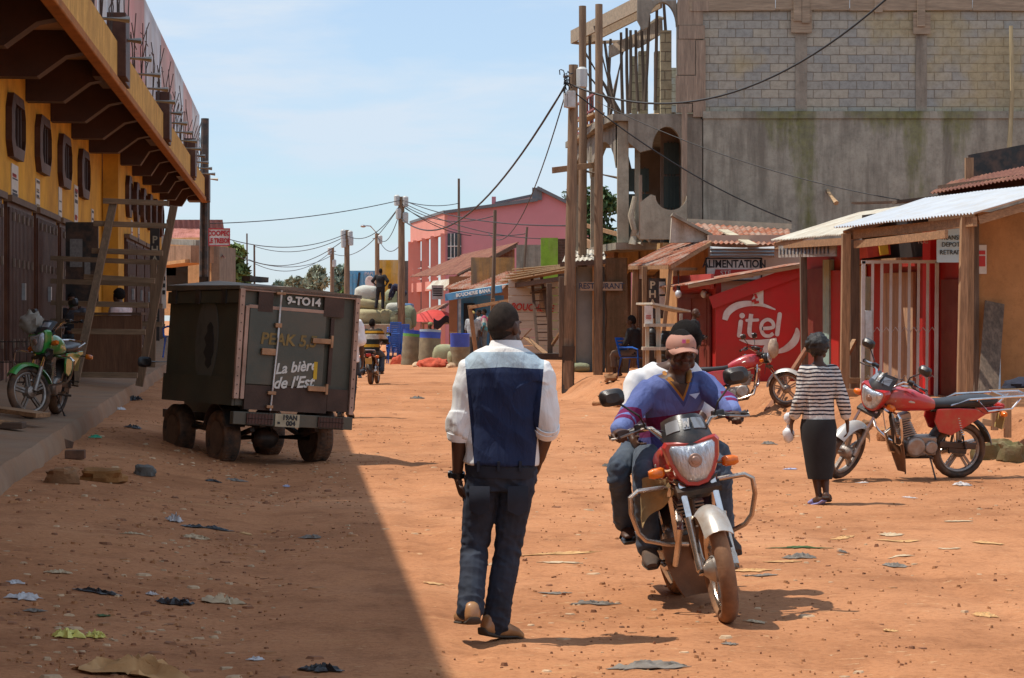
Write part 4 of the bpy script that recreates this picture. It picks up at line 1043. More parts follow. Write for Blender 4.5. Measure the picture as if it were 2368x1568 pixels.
# ---- canopies in front of the red shops
cz = thing('canopy', 'silver corrugated canopy roof on rough posts at the right', 'canopy', (5.3, 34, .4), world=True)
E1, E2, B2, B1 = W(1928, 527, 35), V((6.62, 31, 3.19)), V((8.5, 31.6, 3.72)), W(2140, 458, 36.6)
corr(E1, E2, B2, B1, .09, .016).build('roof_sheet', ZINC, cz, 60)
mb = MB(); mb.beam(E1+V((.25, -.05, -.12)), E2+V((.05, .15, -.12)), .07, .14); mb.beam(E1+V((.3, -.3, -.28)), E2+V((-.35, .2, -.3)), .05, .12)
mb.beam(E2+V((.1, .2, -.1)), B2+V((0, .2, -.12)), .07, .12); mb.beam(E1+V((.2, .1, -.1)), B1+V((0, .1, -.1)), .07, .12); mb.each('rafter', PLANKX, cz)
def post(par, x0, y0, x1, y1, Y, w_, m_=PLANKZ, name='post', Y1=None, round_=False):
    a = W(x0, y0, Y); b = W(x1, y1, Y1 or Y); mb = MB()
    if round_: mb.tube([a, a.lerp(b, .5)+V((.02, 0, 0)), b], [w_*.5, w_*.48, w_*.44], 8)
    else: mb.beam(a, b, w_, w_, (0, 1, 0))
    return mb.build(name, m_, par, bevel=.008)
post(cz, 1952, 985, 1957, 540, 34.8, .14); post(cz, 1976, 960, 1975, 545, 35.8, .16, POLED)
post(cz, 2222, 935, 2231, 502, 31.4, .12); post(cz, 2241, 935, 2244, 502, 31.6, .10, PLANKZ)
post(cz, 2003, 935, 2003, 640, 36.4, .14, TEAL)
c2 = thing('canopy', 'cream corrugated canopy left of the silver one, over the teal post', 'canopy', (5, 39, .4), world=True)
e1, e2, b2, b1 = W(1783, 556, 40.5), W(1962, 541, 36.2), W(2110, 474, 37.0), W(1988, 491, 41.4)
corr(e1, e2, b2, b1, .09, .016).build('roof_sheet', CREAMR, c2, 60)
mb = MB(); mb.beam(e1+V((.1, -.02, -.1)), e2+V((0, -.02, -.12)), .06, .12); mb.beam(e1+V((.1, .2, -.1)), b1+V((0, .1, -.1)), .06, .12); mb.each('rafter', PLANKX, c2)
post(c2, 1862, 940, 1857, 562, 39, .12, POLED)
t = thing('painted_board', 'faded board with dim lettering under the cream canopy', 'sign', W(1870, 582, 38.8), world=True)
a, b = W(1802, 582, 40.2), W(1934, 578, 37.2); mb = MB(); mb.beam(a, b, .03, .22); mb.build('board', mat('weathered_board', (.33, .3, .27), .9, .3, 4, .3, 30, stretch=(1, 1, 4), dirt=(.15, .12, .1), damt=.4), t)
mb = MB()
for k in range(14): p = a.lerp(b, (k+.7)/15.5); mb.beam(p+V((-.03, -.02, -.06)), p+V((-.03, -.02, .06)), .012, .05)
mb.each('dim_letter', mat('dim_blue_paint', (.1, .12, .16), .9, .3, 9, .1, 30), t, 0)
# ---- red shop behind the canopies
rs = thing('red_shop', 'red painted shop front with a plank door behind the white gate', 'shop', (6.6, 36, .4), world=True)
w0, w1 = V((5.52, 40.7, 0)), V((7.35, 33.6, 0))
def rw(t, off=0): p = w0.lerp(w1, t); return V((p.x-off*.96, p.y-off*.26, 0))
def rpanel(t0, t1, z0, z1, off, th, name, m_, lab=None):
    mb = MB(); a, b = rw(t0, off), rw(t1, off); mb.beam(V((a.x, a.y, (z0+z1)/2)), V((b.x, b.y, (z0+z1)/2)), th, z1-z0); return mb.build(name, m_, rs, label=lab)
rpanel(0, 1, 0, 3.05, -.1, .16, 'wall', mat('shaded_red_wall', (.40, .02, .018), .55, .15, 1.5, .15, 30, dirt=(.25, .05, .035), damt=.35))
rpanel(.03, .14, .3, 2.6, .03, .06, 'door', REDD); rpanel(.145, .185, .3, 2.75, .04, .1, 'pilaster', TEAL)
rpanel(.155, .33, .4, 2.55, .03, .05, 'door', REDP, 'red door beside the teal pilaster')
rpanel(.345, .385, .4, 2.6, .05, .1, 'pilaster', mat('cream_post_paint', (.5, .42, .28), .8, .3, 4, .3, 30, stretch=(1, 1, .4)))
rpanel(.50, .66, .4, 2.45, .03, .06, 'plank_door', wood('pale_door_planks', (.46, .28, .17), 2, .25), 'unpainted plank door')
rpanel(.735, .775, .4, 3.2, .08, .12, 'column', mat('bright_red_column', (.62, .02, .025), .45, .08, 2, .1, 30))
rpanel(.80, .98, .4, 2.3, .02, .04, 'door', REDD)
rpanel(.36, .70, 2.62, 2.68, .22, .36, 'shelf', PLANKX); rpanel(.36, .72, 2.70, 3.5, -.005, .02, 'painted_dark_opening', mat('painted_dark_opening', (.025, .016, .014), .9, .2, 5, .1, 30))  # solid panel; the opening's inner shade is put into its near-black colour
p = rw(.755, .17); text('itel', LOGO, rs, vertical((p.x-.02, p.y-.05, 2.95), 0), .12, 'small_lettering')
t = thing('carton', 'small red and yellow carton lying on the shelf of the red shop', 'box', W(2026, 577, 36), world=True)
mb = MB(); mb.box(W(2022, 577, 36.6), (.44, .3, .24), (0, -8, 20)); mb.build('carton_body', mat('carton_red', (.5, .06, .04), .6, .2, 6, .1, 40), t)
mb = MB(); mb.box(W(2043, 574, 36.43), (.16, .03, .22), (0, -8, 20)); mb.box(W(2019, 578, 36.46), (.22, .025, .12), (0, -8, 20)); mb.each('carton_print', mat('carton_yellow', (.7, .45, .05), .6, .2, 6, .1, 40), t)
t = thing('price_sign', 'pale blue sign with dark lettering hanging beside the canopy posts', 'sign', W(2197, 565, 33), world=True)
mb = MB(); mb.box(W(2199, 560, 33), (.44, .03, .62), (0, 0, 4)); mb.build('board', mat('pale_blue_board', (.50, .70, .80), .7, .08, 4, .1, 30), t)
for k, (s_, yy) in enumerate((('TRANSF', 550), ('DEPOT', 566), ('RETRAIT', 584))): text(s_, BLACKINK, t, vertical(W(2199, yy, 32.975), 4), .066, wide=.95, name='lettering')
# ---- white steel gate standing open
gt = thing('steel_gate', 'white tubular steel gate standing open before the red shop', 'gate', W(2080, 905, 34.6), world=True)
WST = mat('white_gate_paint', (.6, .6, .6), .45, .12, 6, .1, 40, dirt=(.3, .2, .14), damt=.3)
ga = lambda x, y: W(x, y, 34.6)
mb = MB()
for x in (1994, 2164): mb.beam(ga(x, 935), ga(x+3, 604), .055, .05, (0, 1, 0))
mb.beam(ga(1992, 606), ga(2170, 605), .05, .05, (0, 1, 0)); mb.beam(ga(1992, 925), ga(2168, 925), .05, .05, (0, 1, 0)); mb.build('gate_frame', WST, gt, 0)
mb = MB()
for k in range(1, 8): x = 1994+170*k/8; mb.beam(ga(x, 923), ga(x+3, 607), .042, .03, (0, 1, 0))
mb.each('bar', WST, gt, 0)
mb = MB()
for k in range(8):
    x = 1997+170*k/8; mb.tube([ga(x, 770), ga(x+10, 757), ga(x+20, 770)], .009, 5)
    mb.tube([ga(x, 880), ga(x+10, 868), ga(x+20, 880)], .009, 5)
mb.each('scroll', WST, gt)
mb = MB(); p = ga(2004, 758); mb.box(p+V((.03, -.03, 0)), (.12, .05, .55)); mb.build('lock_plate', METAL, gt, bevel=.005)
# ---- brown walled shop at the right edge
os_ = thing('brown_shop', 'orange brown rendered shop wall at the right edge beyond the canopy posts', 'shop', (7.6, 33.4, .4), world=True)
mb = MB(); mb.bx(7.12, 8.15, 33.0, 33.25, 0, 3.30); mb.build('wall', plaster_mat('orange_brown_render', (.42, .21, .085), (.33, .16, .07), vs=.5), os_)
mb = MB(); mb.bx(8.15, 10.6, 33.02, 33.2, 0, 3.3); mb.build('dark_shutter', mat('dark_shutter', (.03, .022, .02), .7, .2, 3, .2, 20), os_)
mb = MB(); mb.bx(7.05, 7.118, 32.95, 33.2, 0, 3.2); mb.build('corner_post', POLED, os_)
t = thing('wall_poster', 'small red and white poster on the orange brown wall', 'poster', W(2270, 600, 32.95), world=True)
mb = MB(); mb.box(W(2270, 600, 32.97), (.15, .012, .44)); mb.build('paper', PAPER, t); mb = MB(); mb.box(W(2270, 604, 32.958), (.11, .01, .16)); mb.box(W(2270, 584, 32.958), (.11, .01, .06)); mb.each('print', REDP, t)
t = thing('grey_plank', 'wide grey plank leaning beside the orange brown wall', 'plank'); t.location = (7.2, 32.6, .4); WORLDP[t.name] = tuple(t.location)
mb = MB(); mb.beam(W(2282, 940, 32), W(2300, 700, 32.9), .3, .03, (0, 1, 0)); mb.build('board', POLED, t); mb = MB(); mb.beam(W(2309, 940, 32.1), W(2310, 715, 32.9), .05, .04, (0, 1, 0)); mb.build('steel_strip', METAL, t)
# higher rusty roof behind the canopies
hr = thing('rusty_roof_shed', 'shed with a red brown roof and dark fascia rising behind the silver canopy', 'shed', (9, 38, .4), world=True)
corr(W(2150, 447, 37), W(2480, 392, 33.5), W(2530, 352, 35.5), W(2200, 420, 39.5), .11, .016).build('roof', RUSTB, hr, 60)
mb = MB(); mb.beam(W(2172, 449, 37.6), W(2480, 410, 34.2), .06, .30); mb.build('fascia', PLANKD, hr)
mb = MB(); mb.beam(W(2244, 385, 39), W(2420, 352, 39), .08, .42); mb.build('parapet_frame', BLACKM, hr); mb = MB(); mb.beam(W(2241, 430, 38.6), W(2241, 365, 38.6), .14, .1, (0, 1, 0)); mb.build('corner_board', PLANKZ, hr)
mb = MB(); mb.bx(7.4, 11, 39.6, 39.8, 0, 3.6); mb.build('wall', ORANGE, hr)
mb = MB(); mb.beam(W(2068, 468, 38.5), W(2180, 455, 38.5), .5, .05); mb.beam(W(1976, 470, 42), W(2120, 466, 41), .2, .04); mb.each('loose_roof_board', PLANKD, hr)
p0 = W(2330, 345, 49.7); t = tag(MB().tube([W(2334, 350, 49.7), W(2341, 210, 49.72), W(2338, 60, 49.75)], [.06, .05, .045], 8).build('bamboo_pole', mat('bamboo', (.4, .32, .18), .7, .25, 4, .2, 20, stretch=(8, 8, .6)), None), 'thin bamboo pole standing against the grey block wall at the right', 'pole')
# ---- grocery house behind the kiosk
gh = thing('grocery_house', 'orange rendered grocery house with a patched red tin roof behind the kiosk', 'house', (4.6, 46, .4), world=True)
g0, g1 = V((4.16, 45.8, 0)), V((3.35, 49.2, 0))
mb = MB(); mb.bx(4.16, 6.4, 45.8, 46.0, 0, 3.45); mb.build('front_wall', mat('pinkish_render', (.50, .35, .26), .9, .15, 2, .25, 30), gh)
mb = MB(); mb.beam(g0+V((.08, .1, 1.6)), g1+V((.08, 0, 1.6)), .14, 3.2); mb.build('street_wall', ORANGE, gh)
corr(W(1646, 562, 45.4), W(1835, 566, 45.4), W(1826, 530, 48.8), W(1596, 516, 48.8), .11, .018).build('roof', RUSTR, gh, 60)
mb = MB(); mb.beam(W(1590, 512, 48.9), W(1830, 524, 48.9), .1, .12); mb.beam(W(1672, 532, 47.2), W(1740, 566, 45.2), .22, .03); mb.each('roof_batten', mat('bleached_batten', (.5, .44, .32), .9, .2, 5, .3, 30), gh)
poly = [kq(*q) for q in ((0, 0),)] and [((W(q[0], q[1], 46.4)).x, (W(q[0], q[1], 46.4)).z) for q in ((1549, 562), (1640, 560), (1642, 546), (1590, 512), (1553, 499))]
mb = MB(); mb.prism(poly, .25, M.Translation((0, 46.4, 0)) @ M.Rotation(R(90), 4, 'X')); mb.build('parapet', plaster_mat('whitewashed_parapet', (.6, .54, .45), (.36, .27, .18)), gh)
mb = MB(); mb.beam(W(1553, 497, 46.3), W(1645, 545, 46.3), .5, .06); mb.build('parapet_cap', mat('grey_thatch_cap', (.3, .26, .2), .95, .3, 6, .5, 30), gh)
mb = MB()
for k in range(3): mb.tube([W(1642, 575+8*k, 45.3), W(1790, 575+8*k, 45.3)], .05, 8)
mb.build('roller_box', mat('grey_steel_sheet', (.5, .5, .5), .4, .1, 3, .1, 30, metal=.3), gh)
corr(W(1452, 614, 46.9), W(1548, 612, 43.9), W(1646, 556, 45.5), W(1556, 562, 48.6), .11, .018).build('awning', RUSTR, gh, 60)
mb = MB(); mb.beam(W(1456, 619, 46.7), W(1549, 618, 44.0), .07, .08); mb.beam(W(1548, 618, 44.0), W(1644, 562, 45.5), .07, .08); mb.beam(W(1550, 622, 44.2), W(1610, 622, 45.9), .06, .06); mb.each('awning_batten', PLANKX, gh)
for a in ((1492, 850, 1490, 615, 45.4, .1), (1462, 850, 1470, 618, 46.5, .13), (1532, 790, 1552, 612, 44.2, .08), (1520, 830, 1512, 640, 46.8, .1)): post(gh, a[0], a[1], a[2], a[3], a[4], a[5])
mb = MB(); mb.beam(g1.lerp(g0, .62)+V((-.03, 0, 1.3)), g1.lerp(g0, .95)+V((-.03, 0, 1.3)), .03, 1.9); mb.build('door', PLANKZ, gh)
t = thing('grocery_sign', 'white grocery sign with black capitals above a red panel', 'sign', W(1697, 615, 45.7), world=True)
mb = MB(); mb.box(W(1697, 622, 45.72), (1.16, .05, .50)); mb.build('board', WHITE, t)
mb = MB()
for z0, z1 in ((596, 598.5), (647, 649)): mb.beam(W(1633, (z0+z1)/2, 45.68), W(1761, (z0+z1)/2, 45.68), .03, .03)
mb.beam(W(1633, 596, 45.68), W(1633, 649, 45.68), .03, .03); mb.beam(W(1761, 596, 45.68), W(1761, 649, 45.68), .03, .03); mb.each('border', BLACKINK, t, 0)
text('ALIMENTATION', BLACKINK, t, vertical(W(1698, 611, 45.69)), .155, off=.006, wide=.83)
mb = MB(); mb.prism([(W(1652, 0, 45).x+.05, W(0, 641, 45.69).z), (W(1745, 0, 45).x+.05, W(0, 641, 45.69).z), (W(1745, 0, 45).x+.05, W(0, 623, 45.69).z), (W(1656, 0, 45).x+.05, W(0, 623, 45.69).z)], .012, M.Translation((0, 45.685, 0)) @ M.Rotation(R(90), 4, 'X')); mb.build('red_panel', REDP, t, 0)
text('STE', WHITE, t, vertical(W(1678, 632, 45.67)), .1, name='white_lettering')
t = thing('pharmacy_sign', 'tall black board with cream capitals hanging between the orange posts', 'sign', W(1520, 680, 45.2), world=True)
mb = MB(); mb.box(W(1520, 690, 45.2), (.36, .03, .84)); mb.build('board', BLACKM, t)
for ch, yy in (('P', 660), ('H', 681), ('A', 702)): text(ch, mat('cream_lettering', (.6, .5, .33), .7, .1, 5, 0), t, vertical(W(1509, yy, 45.17)), .15, off=.006)
for qx, qy, hh in ((1531, 668, .3), (1532, 695, .26)):
    mb = MB(); mb.box(W(qx, qy, 45.17), (.13, .012, hh)); mb.build('pasted_paper', PAPER, t)
for k, (qx, qy, ww, hh, lab) in enumerate(((1486, 612+22, .14, .2, 'small white paper pinned under the rust awning'), (1562, 640, .22, .30, 'brown framed notice on the orange house wall'), (1562, 665, .2, .2, 'red and white notice below the framed one on the orange wall'))):
    Yq = 46.4 if k == 0 else 45.2
    if k: 
        f = (qx-1184)/5000; Yq = (g0.x+.235*g0.y)/(f+.235)-.12
    t = thing('wall_notice', lab, 'notice', W(qx, qy, Yq), world=True); mb = MB(); mb.box(W(qx, qy, Yq), (ww, .015, hh), (0, 0, 0 if k == 0 else -70)); mb.build('sheet', [PAPER, mat('brown_notice', (.3, .2, .13), .9, .2, 5, .1, 30), mat('pink_notice', (.5, .25, .2), .9, .2, 5, .1, 30)][k], t)
# ---- white wooden stall with black tanks
ws = thing('wooden_stall', 'pale wooden stall frame with an open shelf near the orange posts', 'stall', W(1530, 830, 42.4, ), world=True)
sa = lambda x, y, Y=42.4: W(x, y, Y)
PALEW = wood('whitewashed_wood', (.55, .48, .38), 2, .2)
mb = MB(); mb.beam(sa(1497, 850), sa(1497, 705), .07, .07, (0, 1, 0)); mb.beam(sa(1524, 850), sa(1521, 708), .09, .09, (0, 1, 0)); mb.beam(sa(1496, 712, 43.3), sa(1496, 850, 43.3), .06, .06, (0, 1, 0)); mb.beam(sa(1575, 725, 43.4), sa(1575, 850, 43.4), .06, .06, (0, 1, 0)); mb.each('stall_post', PALEW, ws)
mb = MB(); mb.beam(sa(1490, 702), sa(1578, 720, 43), .5, .04); mb.beam(sa(1490, 752), sa(1580, 752), .4, .06); mb.beam(sa(1485, 806), sa(1585, 806), .5, .06); mb.each('stall_shelf', PALEW, ws)
mb = MB(); mb.box(sa(1500, 728, 42.3), (.16, .05, .36)); mb.build('price_panel', WHITE, ws); mb = MB()
for k in range(3): mb.box(sa(1500, 738+3.4*k-8, 42.27), (.10, .01, .012))
mb.each('panel_print', REDP, ws)
TANK = mat('black_tank', (.02, .02, .022), .45, .15, 5, .15, 30)
for k, (qx, qt, qb, r) in enumerate(((1508, 757, 804, .1), (1540, 765, 850, .2))):
    p = sa(qx, qb, 42.9); h = (qb-qt)*42.9/5000; mb = MB()
    pr = [(r*.9, 0)]
    for j in range(6): pr += [(r, h*(j+.15)/7.5), (r, h*(j+.55)/7.5), (r*.93, h*(j+.8)/7.5)]
    pr += [(r*.8, h*.88), (r*.45, h*.94), (r*.45, h)]
    mb.lathe(pr, 20, p); o = mb.build('water_tank', TANK, None, 50)
    tag(o, ['small black ribbed canister on the pale stall shelf', 'big black ribbed water tank behind the pale stall'][k], 'tank')
# ---- restaurant front
re = thing('restaurant_shack', 'brown mud restaurant shack with a mossy pillar beside the tall poles', 'shop', (1.8, 52.5, .4), world=True)
MUD = plaster_mat('mossy_mud_pillar', (.18, .11, .065), (.1, .07, .04), moss=(.1, .085, .03))
mb = MB(); a, b = W(1402, 838, 50.5), W(1453, 838, 50.5)
rr = []
for k in range(9):
    t_ = k/8; z = lerp(.4, 3.1, t_); o1 = .04*noise.noise(V((t_*5, 1, 0))); rr.append([(a.x+o1, 50.4, z), (b.x+o1*.5-.04*t_, 50.4, z), (b.x+o1*.5, 50.9, z), (a.x+o1, 50.9, z)])
mb.loft([[V(q_) for q_ in r_] for r_ in rr]); mb.build('pillar', MUD, re, 0)
mb = MB(); mb.bx(a.x-.7, a.x-.02, 50.75, 50.85, .4, 2.9); mb.build('wall_panel', mat('grey_steel_panel', (.25, .26, .25), .6, .15, 3, .1, 30), re)
mb = MB(); mb.bx(a.x-.32, a.x-.1, 50.5, 50.6, .4, 2.9); mb.build('door_jamb', ORANGE, re)
mb = MB(); mb.bx(a.x-.95, a.x-.71, 50.6, 50.9, .4, 2.9); mb.build('door', PLANKZ, re)
corr(W(1300, 606, 50), W(1400, 598, 50), W(1395, 575, 52), W(1310, 582, 52), .11, .016).build('roof', CREAMR, re, 60)
mb = MB(); mb.beam(W(1295, 612, 49.9), W(1402, 605, 49.9), .1, .1); mb.beam(W(1300, 600, 50.8), W(1402, 590, 50.8), .3, .05); mb.each('roof_timber', PLANKD, re)
t = thing('restaurant_sign', 'narrow weathered board with dark blue capitals across the mud pillar', 'sign', W(1391, 663, 50.3), world=True)
mb = MB(); mb.box(W(1391, 662, 50.3), (.98, .03, .20)); mb.build('board', mat('weathered_sign_board', (.38, .28, .2), .9, .25, 4, .3, 30, stretch=(.5, 1, 5)), t)
text('RESTAURANT', mat('dark_blue_paint', (.05, .06, .1), .8, .2, 9, 0), t, vertical(W(1391, 662, 50.28)), .125, wide=.95, off=.003)
t = thing('blue_poster', 'narrow blue and white poster on the restaurant door jamb', 'poster', W(1389, 725, 50.4), world=True); mb = MB(); mb.box(W(1388, 725, 50.47), (.12, .012, .72)); mb.build('paper', PAPER, t); mb = MB(); mb.box(W(1388, 700, 50.46), (.09, .01, .2)); mb.box(W(1388, 745, 50.46), (.09, .01, .22)); mb.each('print', mat('poster_blue', (.08, .16, .42), .7, .2, 5, 0), t)
# ---------------------------------------------------------------- the far end of the street
PINK = mat('pink_render', (.58, .235, .26), .85, .1, .5, .15, 20, dirt=(.5, .23, .24), damt=.3, dscale=.4)
CORAL = mat('coral_render', (.66, .27, .21), .85, .1, .6, .15, 20)
GREYCAP = mat('grey_parapet_cap', (.14, .15, .16), .7, .1, 3, .1, 20)
pb = thing('pink_building', 'two storey pink building with slim coral columns and a stepped grey capped parapet', 'building', (0, 110, 0), world=True)
pw = lambda x, y, Y=110: (W(x, y, Y).x, W(x, y, Y).z)
poly = [pw(1030, 840), pw(1700, 840), pw(1700, 610), pw(1420, 540), pw(1330, 480), pw(1245, 436), pw(1242, 464), pw(1030, 492)]
mb = MB(); mb.prism(poly, .4, M.Translation((0, 110.2, 0)) @ M.Rotation(R(90), 4, 'X')); mb.build('side_wall', PINK, pb)
mb = MB()
for a, b in (((1028, 491), (1243, 462)), ((1242, 463), (1242, 434)), ((1242, 434), (1335, 480)), ((1335, 480), (1425, 541)), ((1425, 541), (1700, 611))): mb.beam(W(*a, 109.95), W(*b, 109.95), .5, .16)
mb.each('parapet_cap', GREYCAP, pb)
mb = MB(); mb.beam(W(1147, 478, 114), W(1240, 462, 114), .3, .5); mb.build('rear_parapet', mat('white_rear_parapet', (.6, .55, .52), .8, .1, 2, .1, 20), pb)
mb = MB(); mb.beam(W(1145, 470, 113.5), W(1240, 450, 113.5), .4, .12); mb.build('rear_cap', GREYCAP, pb)
mb = MB(); mb.beam(W(1142, 490, 113.7), W(1142, 455, 113.7), .22, .22); mb.build('rear_pier', PINK, pb)
c0, c1 = V((W(1030, 0, 110).x, 110, 0)), V((W(951, 0, 122).x, 122, 0))
def fcx(t): return c0.lerp(c1, t)
zt = W(1030, 492, 110).z
mb = MB(); mb.beam(c0+V((.1, 0, zt-.55)), c1+V((.1, 0, zt-.55)), .3, 1.1); mb.build('front_beam', CORAL, pb)
mb = MB(); mb.beam(c0+V((.1, 0, zt+.05)), c1+V((.1, 0, zt+.05)), .4, .14); mb.build('front_cap', GREYCAP, pb)
mb = MB(); mb.beam(c0+V((.1, 0, 3.45)), c1+V((.1, 0, 3.45)), .3, .5); mb.build('floor_band', CORAL, pb)
mb = MB()
for t in (.02, .3, .56, .82, .98): p = fcx(t); mb.bx(p.x-.2, p.x+.2, p.y-.2, p.y+.2, 0, zt-1.05)
mb.each('column', CORAL, pb)
mb = MB(); mb.beam(c0+V((2.2, 1, 3.2)), c1+V((2.2, 0, 3.2)), .3, 6.4); mb.build('inner_wall', CORAL, pb)
mb = MB()
for t in (.05, .35, .65): a, b = fcx(t), fcx(t+.16); mb.beam(a+V((2.0, 0, 5.2)), b+V((2.0, 0, 5.2)), .1, 1.5); mb.beam(a+V((2.0, 0, 1.6)), b+V((2.0, 0, 1.6)), .1, 2.3)
mb.each('window', glass_dark(), pb)
mb = MB(); p = fcx(.06); mb.bx(p.x+.25, p.x+.95, 109.9, 109.97, 4.2, 6.05); mb.build('tall_window', glass_dark(), pb)
mb = MB()
for x_ in (.42, .6, .78): mb.bx(p.x+x_-.02, p.x+x_+.02, 109.85, 109.897, 4.2, 6.05)
for z_ in (4.8, 5.4): mb.bx(p.x+.25, p.x+.95, 109.82, 109.847, z_-.02, z_+.02)
mb.each('window_grille', WHITE, pb, 0)
mb = MB()
for k in range(4):
    a, b = fcx(.05+k*.25), fcx(.25+k*.25)
    for z_ in (3.9, 4.2, 4.5): mb.beam(a+V((.05, 0, z_)), b+V((.05, 0, z_)), .05, .05)
mb.each('railing', WHITE, pb)
# yellow building and blue container
t = thing('yellow_building', 'plain yellow fronted building with a grey side wall behind the loaded truck', 'building', W(900, 800, 128), world=True)
mb = MB(); mb.bx(W(867, 0, 128).x, W(935, 0, 128).x, 128, 128.3, 0, W(0, 601, 128).z); mb.build('front_wall', plaster_mat('faded_yellow', (.66, .34, .04), (.62, .45, .25), vs=.5), t)
mb = MB(); mb.bx(W(935, 0, 128).x+.01, W(985, 0, 128).x, 128.2, 128.5, 0, W(0, 603, 128).z); mb.build('side_wall', plaster_mat('dark_grey_render', (.16, .15, .14), (.1, .09, .085)), t)
t = thing('blue_container', 'light blue container kiosk with white lettering left of the yellow building', 'container', W(840, 800, 124), world=True)
BLUEC = mat('container_blue', (.10, .38, .62), .5, .1, 2, .1, 20, dirt=(.3, .4, .45), damt=.2)
x0, x1, zt_ = W(808, 0, 124).x, W(868, 0, 124).x, W(0, 626, 124).z
mb = MB(); mb.bx(x0, x1, 124, 126.4, .3, zt_)
for k in range(7): xx = lerp(x0, x1, (k+.5)/7); mb.bx(xx-.05, xx+.05, 123.95, 123.99, .4, zt_-.15)
mb.build('container_body', BLUEC, t, 0)
text('PAPI', WHITE, t, vertical(W(853, 633, 123.93)), .2, wide=.9); 
mb = MB(); mb.sph(W(855, 652, 123.95), (.28, .03, .36), None, 14, 8); mb.build('white_emblem', WHITE, t)
mb = MB(); mb.box(W(829, 650, 123.93), (.12, .02, 1.0), (0, 6, 0)); mb.build('dark_mark', BLACKINK, t)
# brown roofed house, ochre walls, green pillar
bh = thing('brown_roof_house', 'low house under a long brown tin roof in front of the pink building', 'house', (0, 96, 0), world=True)
corr(W(948, 640, 100), W(1058, 634, 88), W(1200, 560, 90), W(1072, 588, 101), .2, .02).build('roof', RUSTB, bh, 60)
mb = MB(); mb.beam(W(1060, 638, 88), W(1196, 566, 90), .1, .14); mb.build('gable_board', PLANKD, bh)
OB = mat('orange_brown_wall', (.34, .15, .07), .9, .2, 2, .2, 20)
mb = MB(); a, b, c = W(1037, 0, 89), W(1190, 0, 90.5), 90
mb.prism([(a.x, 0), (b.x, 0), (b.x, W(0, 575, 90).z), (a.x, W(0, 645, 90).z)], .3, M.Translation((0, 90.2, 0)) @ M.Rotation(R(90), 4, 'X')); mb.build('wall', OB, bh)
mb = MB(); mb.prism([(W(1120, 0, 90).x, W(0, 600, 90).z), (W(1185, 0, 90).x, W(0, 570, 90).z), (W(1185, 0, 90).x, W(0, 600, 90).z)], .05, M.Translation((0, 89.98, 0)) @ M.Rotation(R(90), 4, 'X')); mb.build('brick_gable', block_mat('red_bricks', (.26, .10, .06), (.18, .07, .045), (.3, .2, .14), .22, .09), bh)
sh = thing('corrugated_shop', 'shop with a streaked corrugated awning below a stained ochre parapet', 'shop', (-1, 84, .3), world=True)
corr(W(1026, 668, 86.5), W(1165, 668, 82.5), W(1192, 627, 84.5), W(1078, 627, 88.5), .14, .022).build('awning', RUSTR, sh, 60)
STO = plaster_mat('stained_ochre', (.5, .27, .1), (.2, .16, .12))
mb = MB(); mb.bx(W(1089, 0, 85).x, W(1190, 0, 85).x, 85.2, 85.5, 2.9, W(0, 595, 85).z); mb.build('parapet', STO, sh)
mb = MB(); mb.bx(W(1037, 0, 86).x, W(1190, 0, 85).x, 86.8, 87, 0, 3.4); mb.build('wall', OB, sh)
mb = MB(); mb.bx(W(1194, 0, 84).x, W(1252, 0, 84).x, 84, 84.3, 1.5, W(0, 566, 84).z); mb.build('grey_parapet', plaster_mat('stained_grey', (.3, .27, .22), (.16, .13, .1)), sh)
t = thing('green_pillar', 'bright green painted wall stub with a dark brick side', 'wall', (1.4, 78, .4), world=True)
mb = MB(); mb.bx(W(1251, 0, 78).x, W(1290, 0, 78).x, 78, 78.4, .4, W(0, 550, 78).z); mb.build('green_face', plaster_mat('green_paint', (.22, .42, .05), (.3, .36, .12)), t)
mb = MB(); mb.bx(W(1290, 0, 78).x+.01, W(1345, 0, 78).x, 78.05, 78.4, .4, W(0, 552, 78).z); mb.build('brick_side', block_mat('dark_bricks', (.12, .07, .05), (.08, .055, .04), (.15, .1, .08), .22, .09), t)
bs = thing('blue_butcher_shop', 'small blue shop with white letters on its awning edge', 'shop', (-2, 82, .3), world=True)
BLUEP = mat('shop_blue_paint', (.045, .19, .36), .6, .15, 2, .15, 20, dirt=(.2, .2, .2), damt=.2)
mb = MB(); mb.bx(W(1058, 0, 83.5).x, W(1165, 0, 83.5).x, 83.5, 83.7, .2, 2.6); mb.build('wall', BLUEP, bs)
mb = MB(); mb.bx(W(1072, 0, 83.4).x, W(1098, 0, 83.4).x, 83.38, 83.45, .3, 2.3); mb.build('painted_doorway', mat('painted_doorway_dark', (.015, .015, .018), .9, .1, 5, 0), bs)  # slab on the wall whose near-black colour stands for the shade inside a doorway
a, b = W(1030, 688, 82.5), W(1160, 668, 80.5)
mb = MB(); mb.beam(a, b, .06, .26); mb.build('awning_fascia', BLUEP, bs)
mb = MB(); mb.sheet(lambda u, v: a.lerp(b, u)+V((.5*v, 1.6*v, .14+.12*v)), 6, 2, .02); mb.build('awning_top', mat('pale_blue_sheet', (.35, .55, .62), .5, .1, 3, .1, 20), bs)
d_ = (b-a).normalized(); yw = math.degrees(math.atan2(d_.y, d_.x)); rl = math.degrees(math.asin(d_.z))
text('BOUCHERIE BANA', WHITE, bs, M.Translation(a.lerp(b, .52)+V((-.05, -.045, 0))) @ M.Rotation(R(yw), 4, 'Z') @ M.Rotation(R(90), 4, 'X') @ M.Rotation(R(rl), 4, 'Z'), .13, wide=1.15, off=.004)
mb = MB(); mb.beam(W(1063, 800, 82.3), W(1063, 684, 82.3), .1, .1, (0, 1, 0)); mb.build('steel_post', METAL, bs)
wk_ = thing('plank_butcher_stall', 'white plank butcher stall with red capitals under a sagging board roof', 'stall', (.6, 70, .45), world=True)
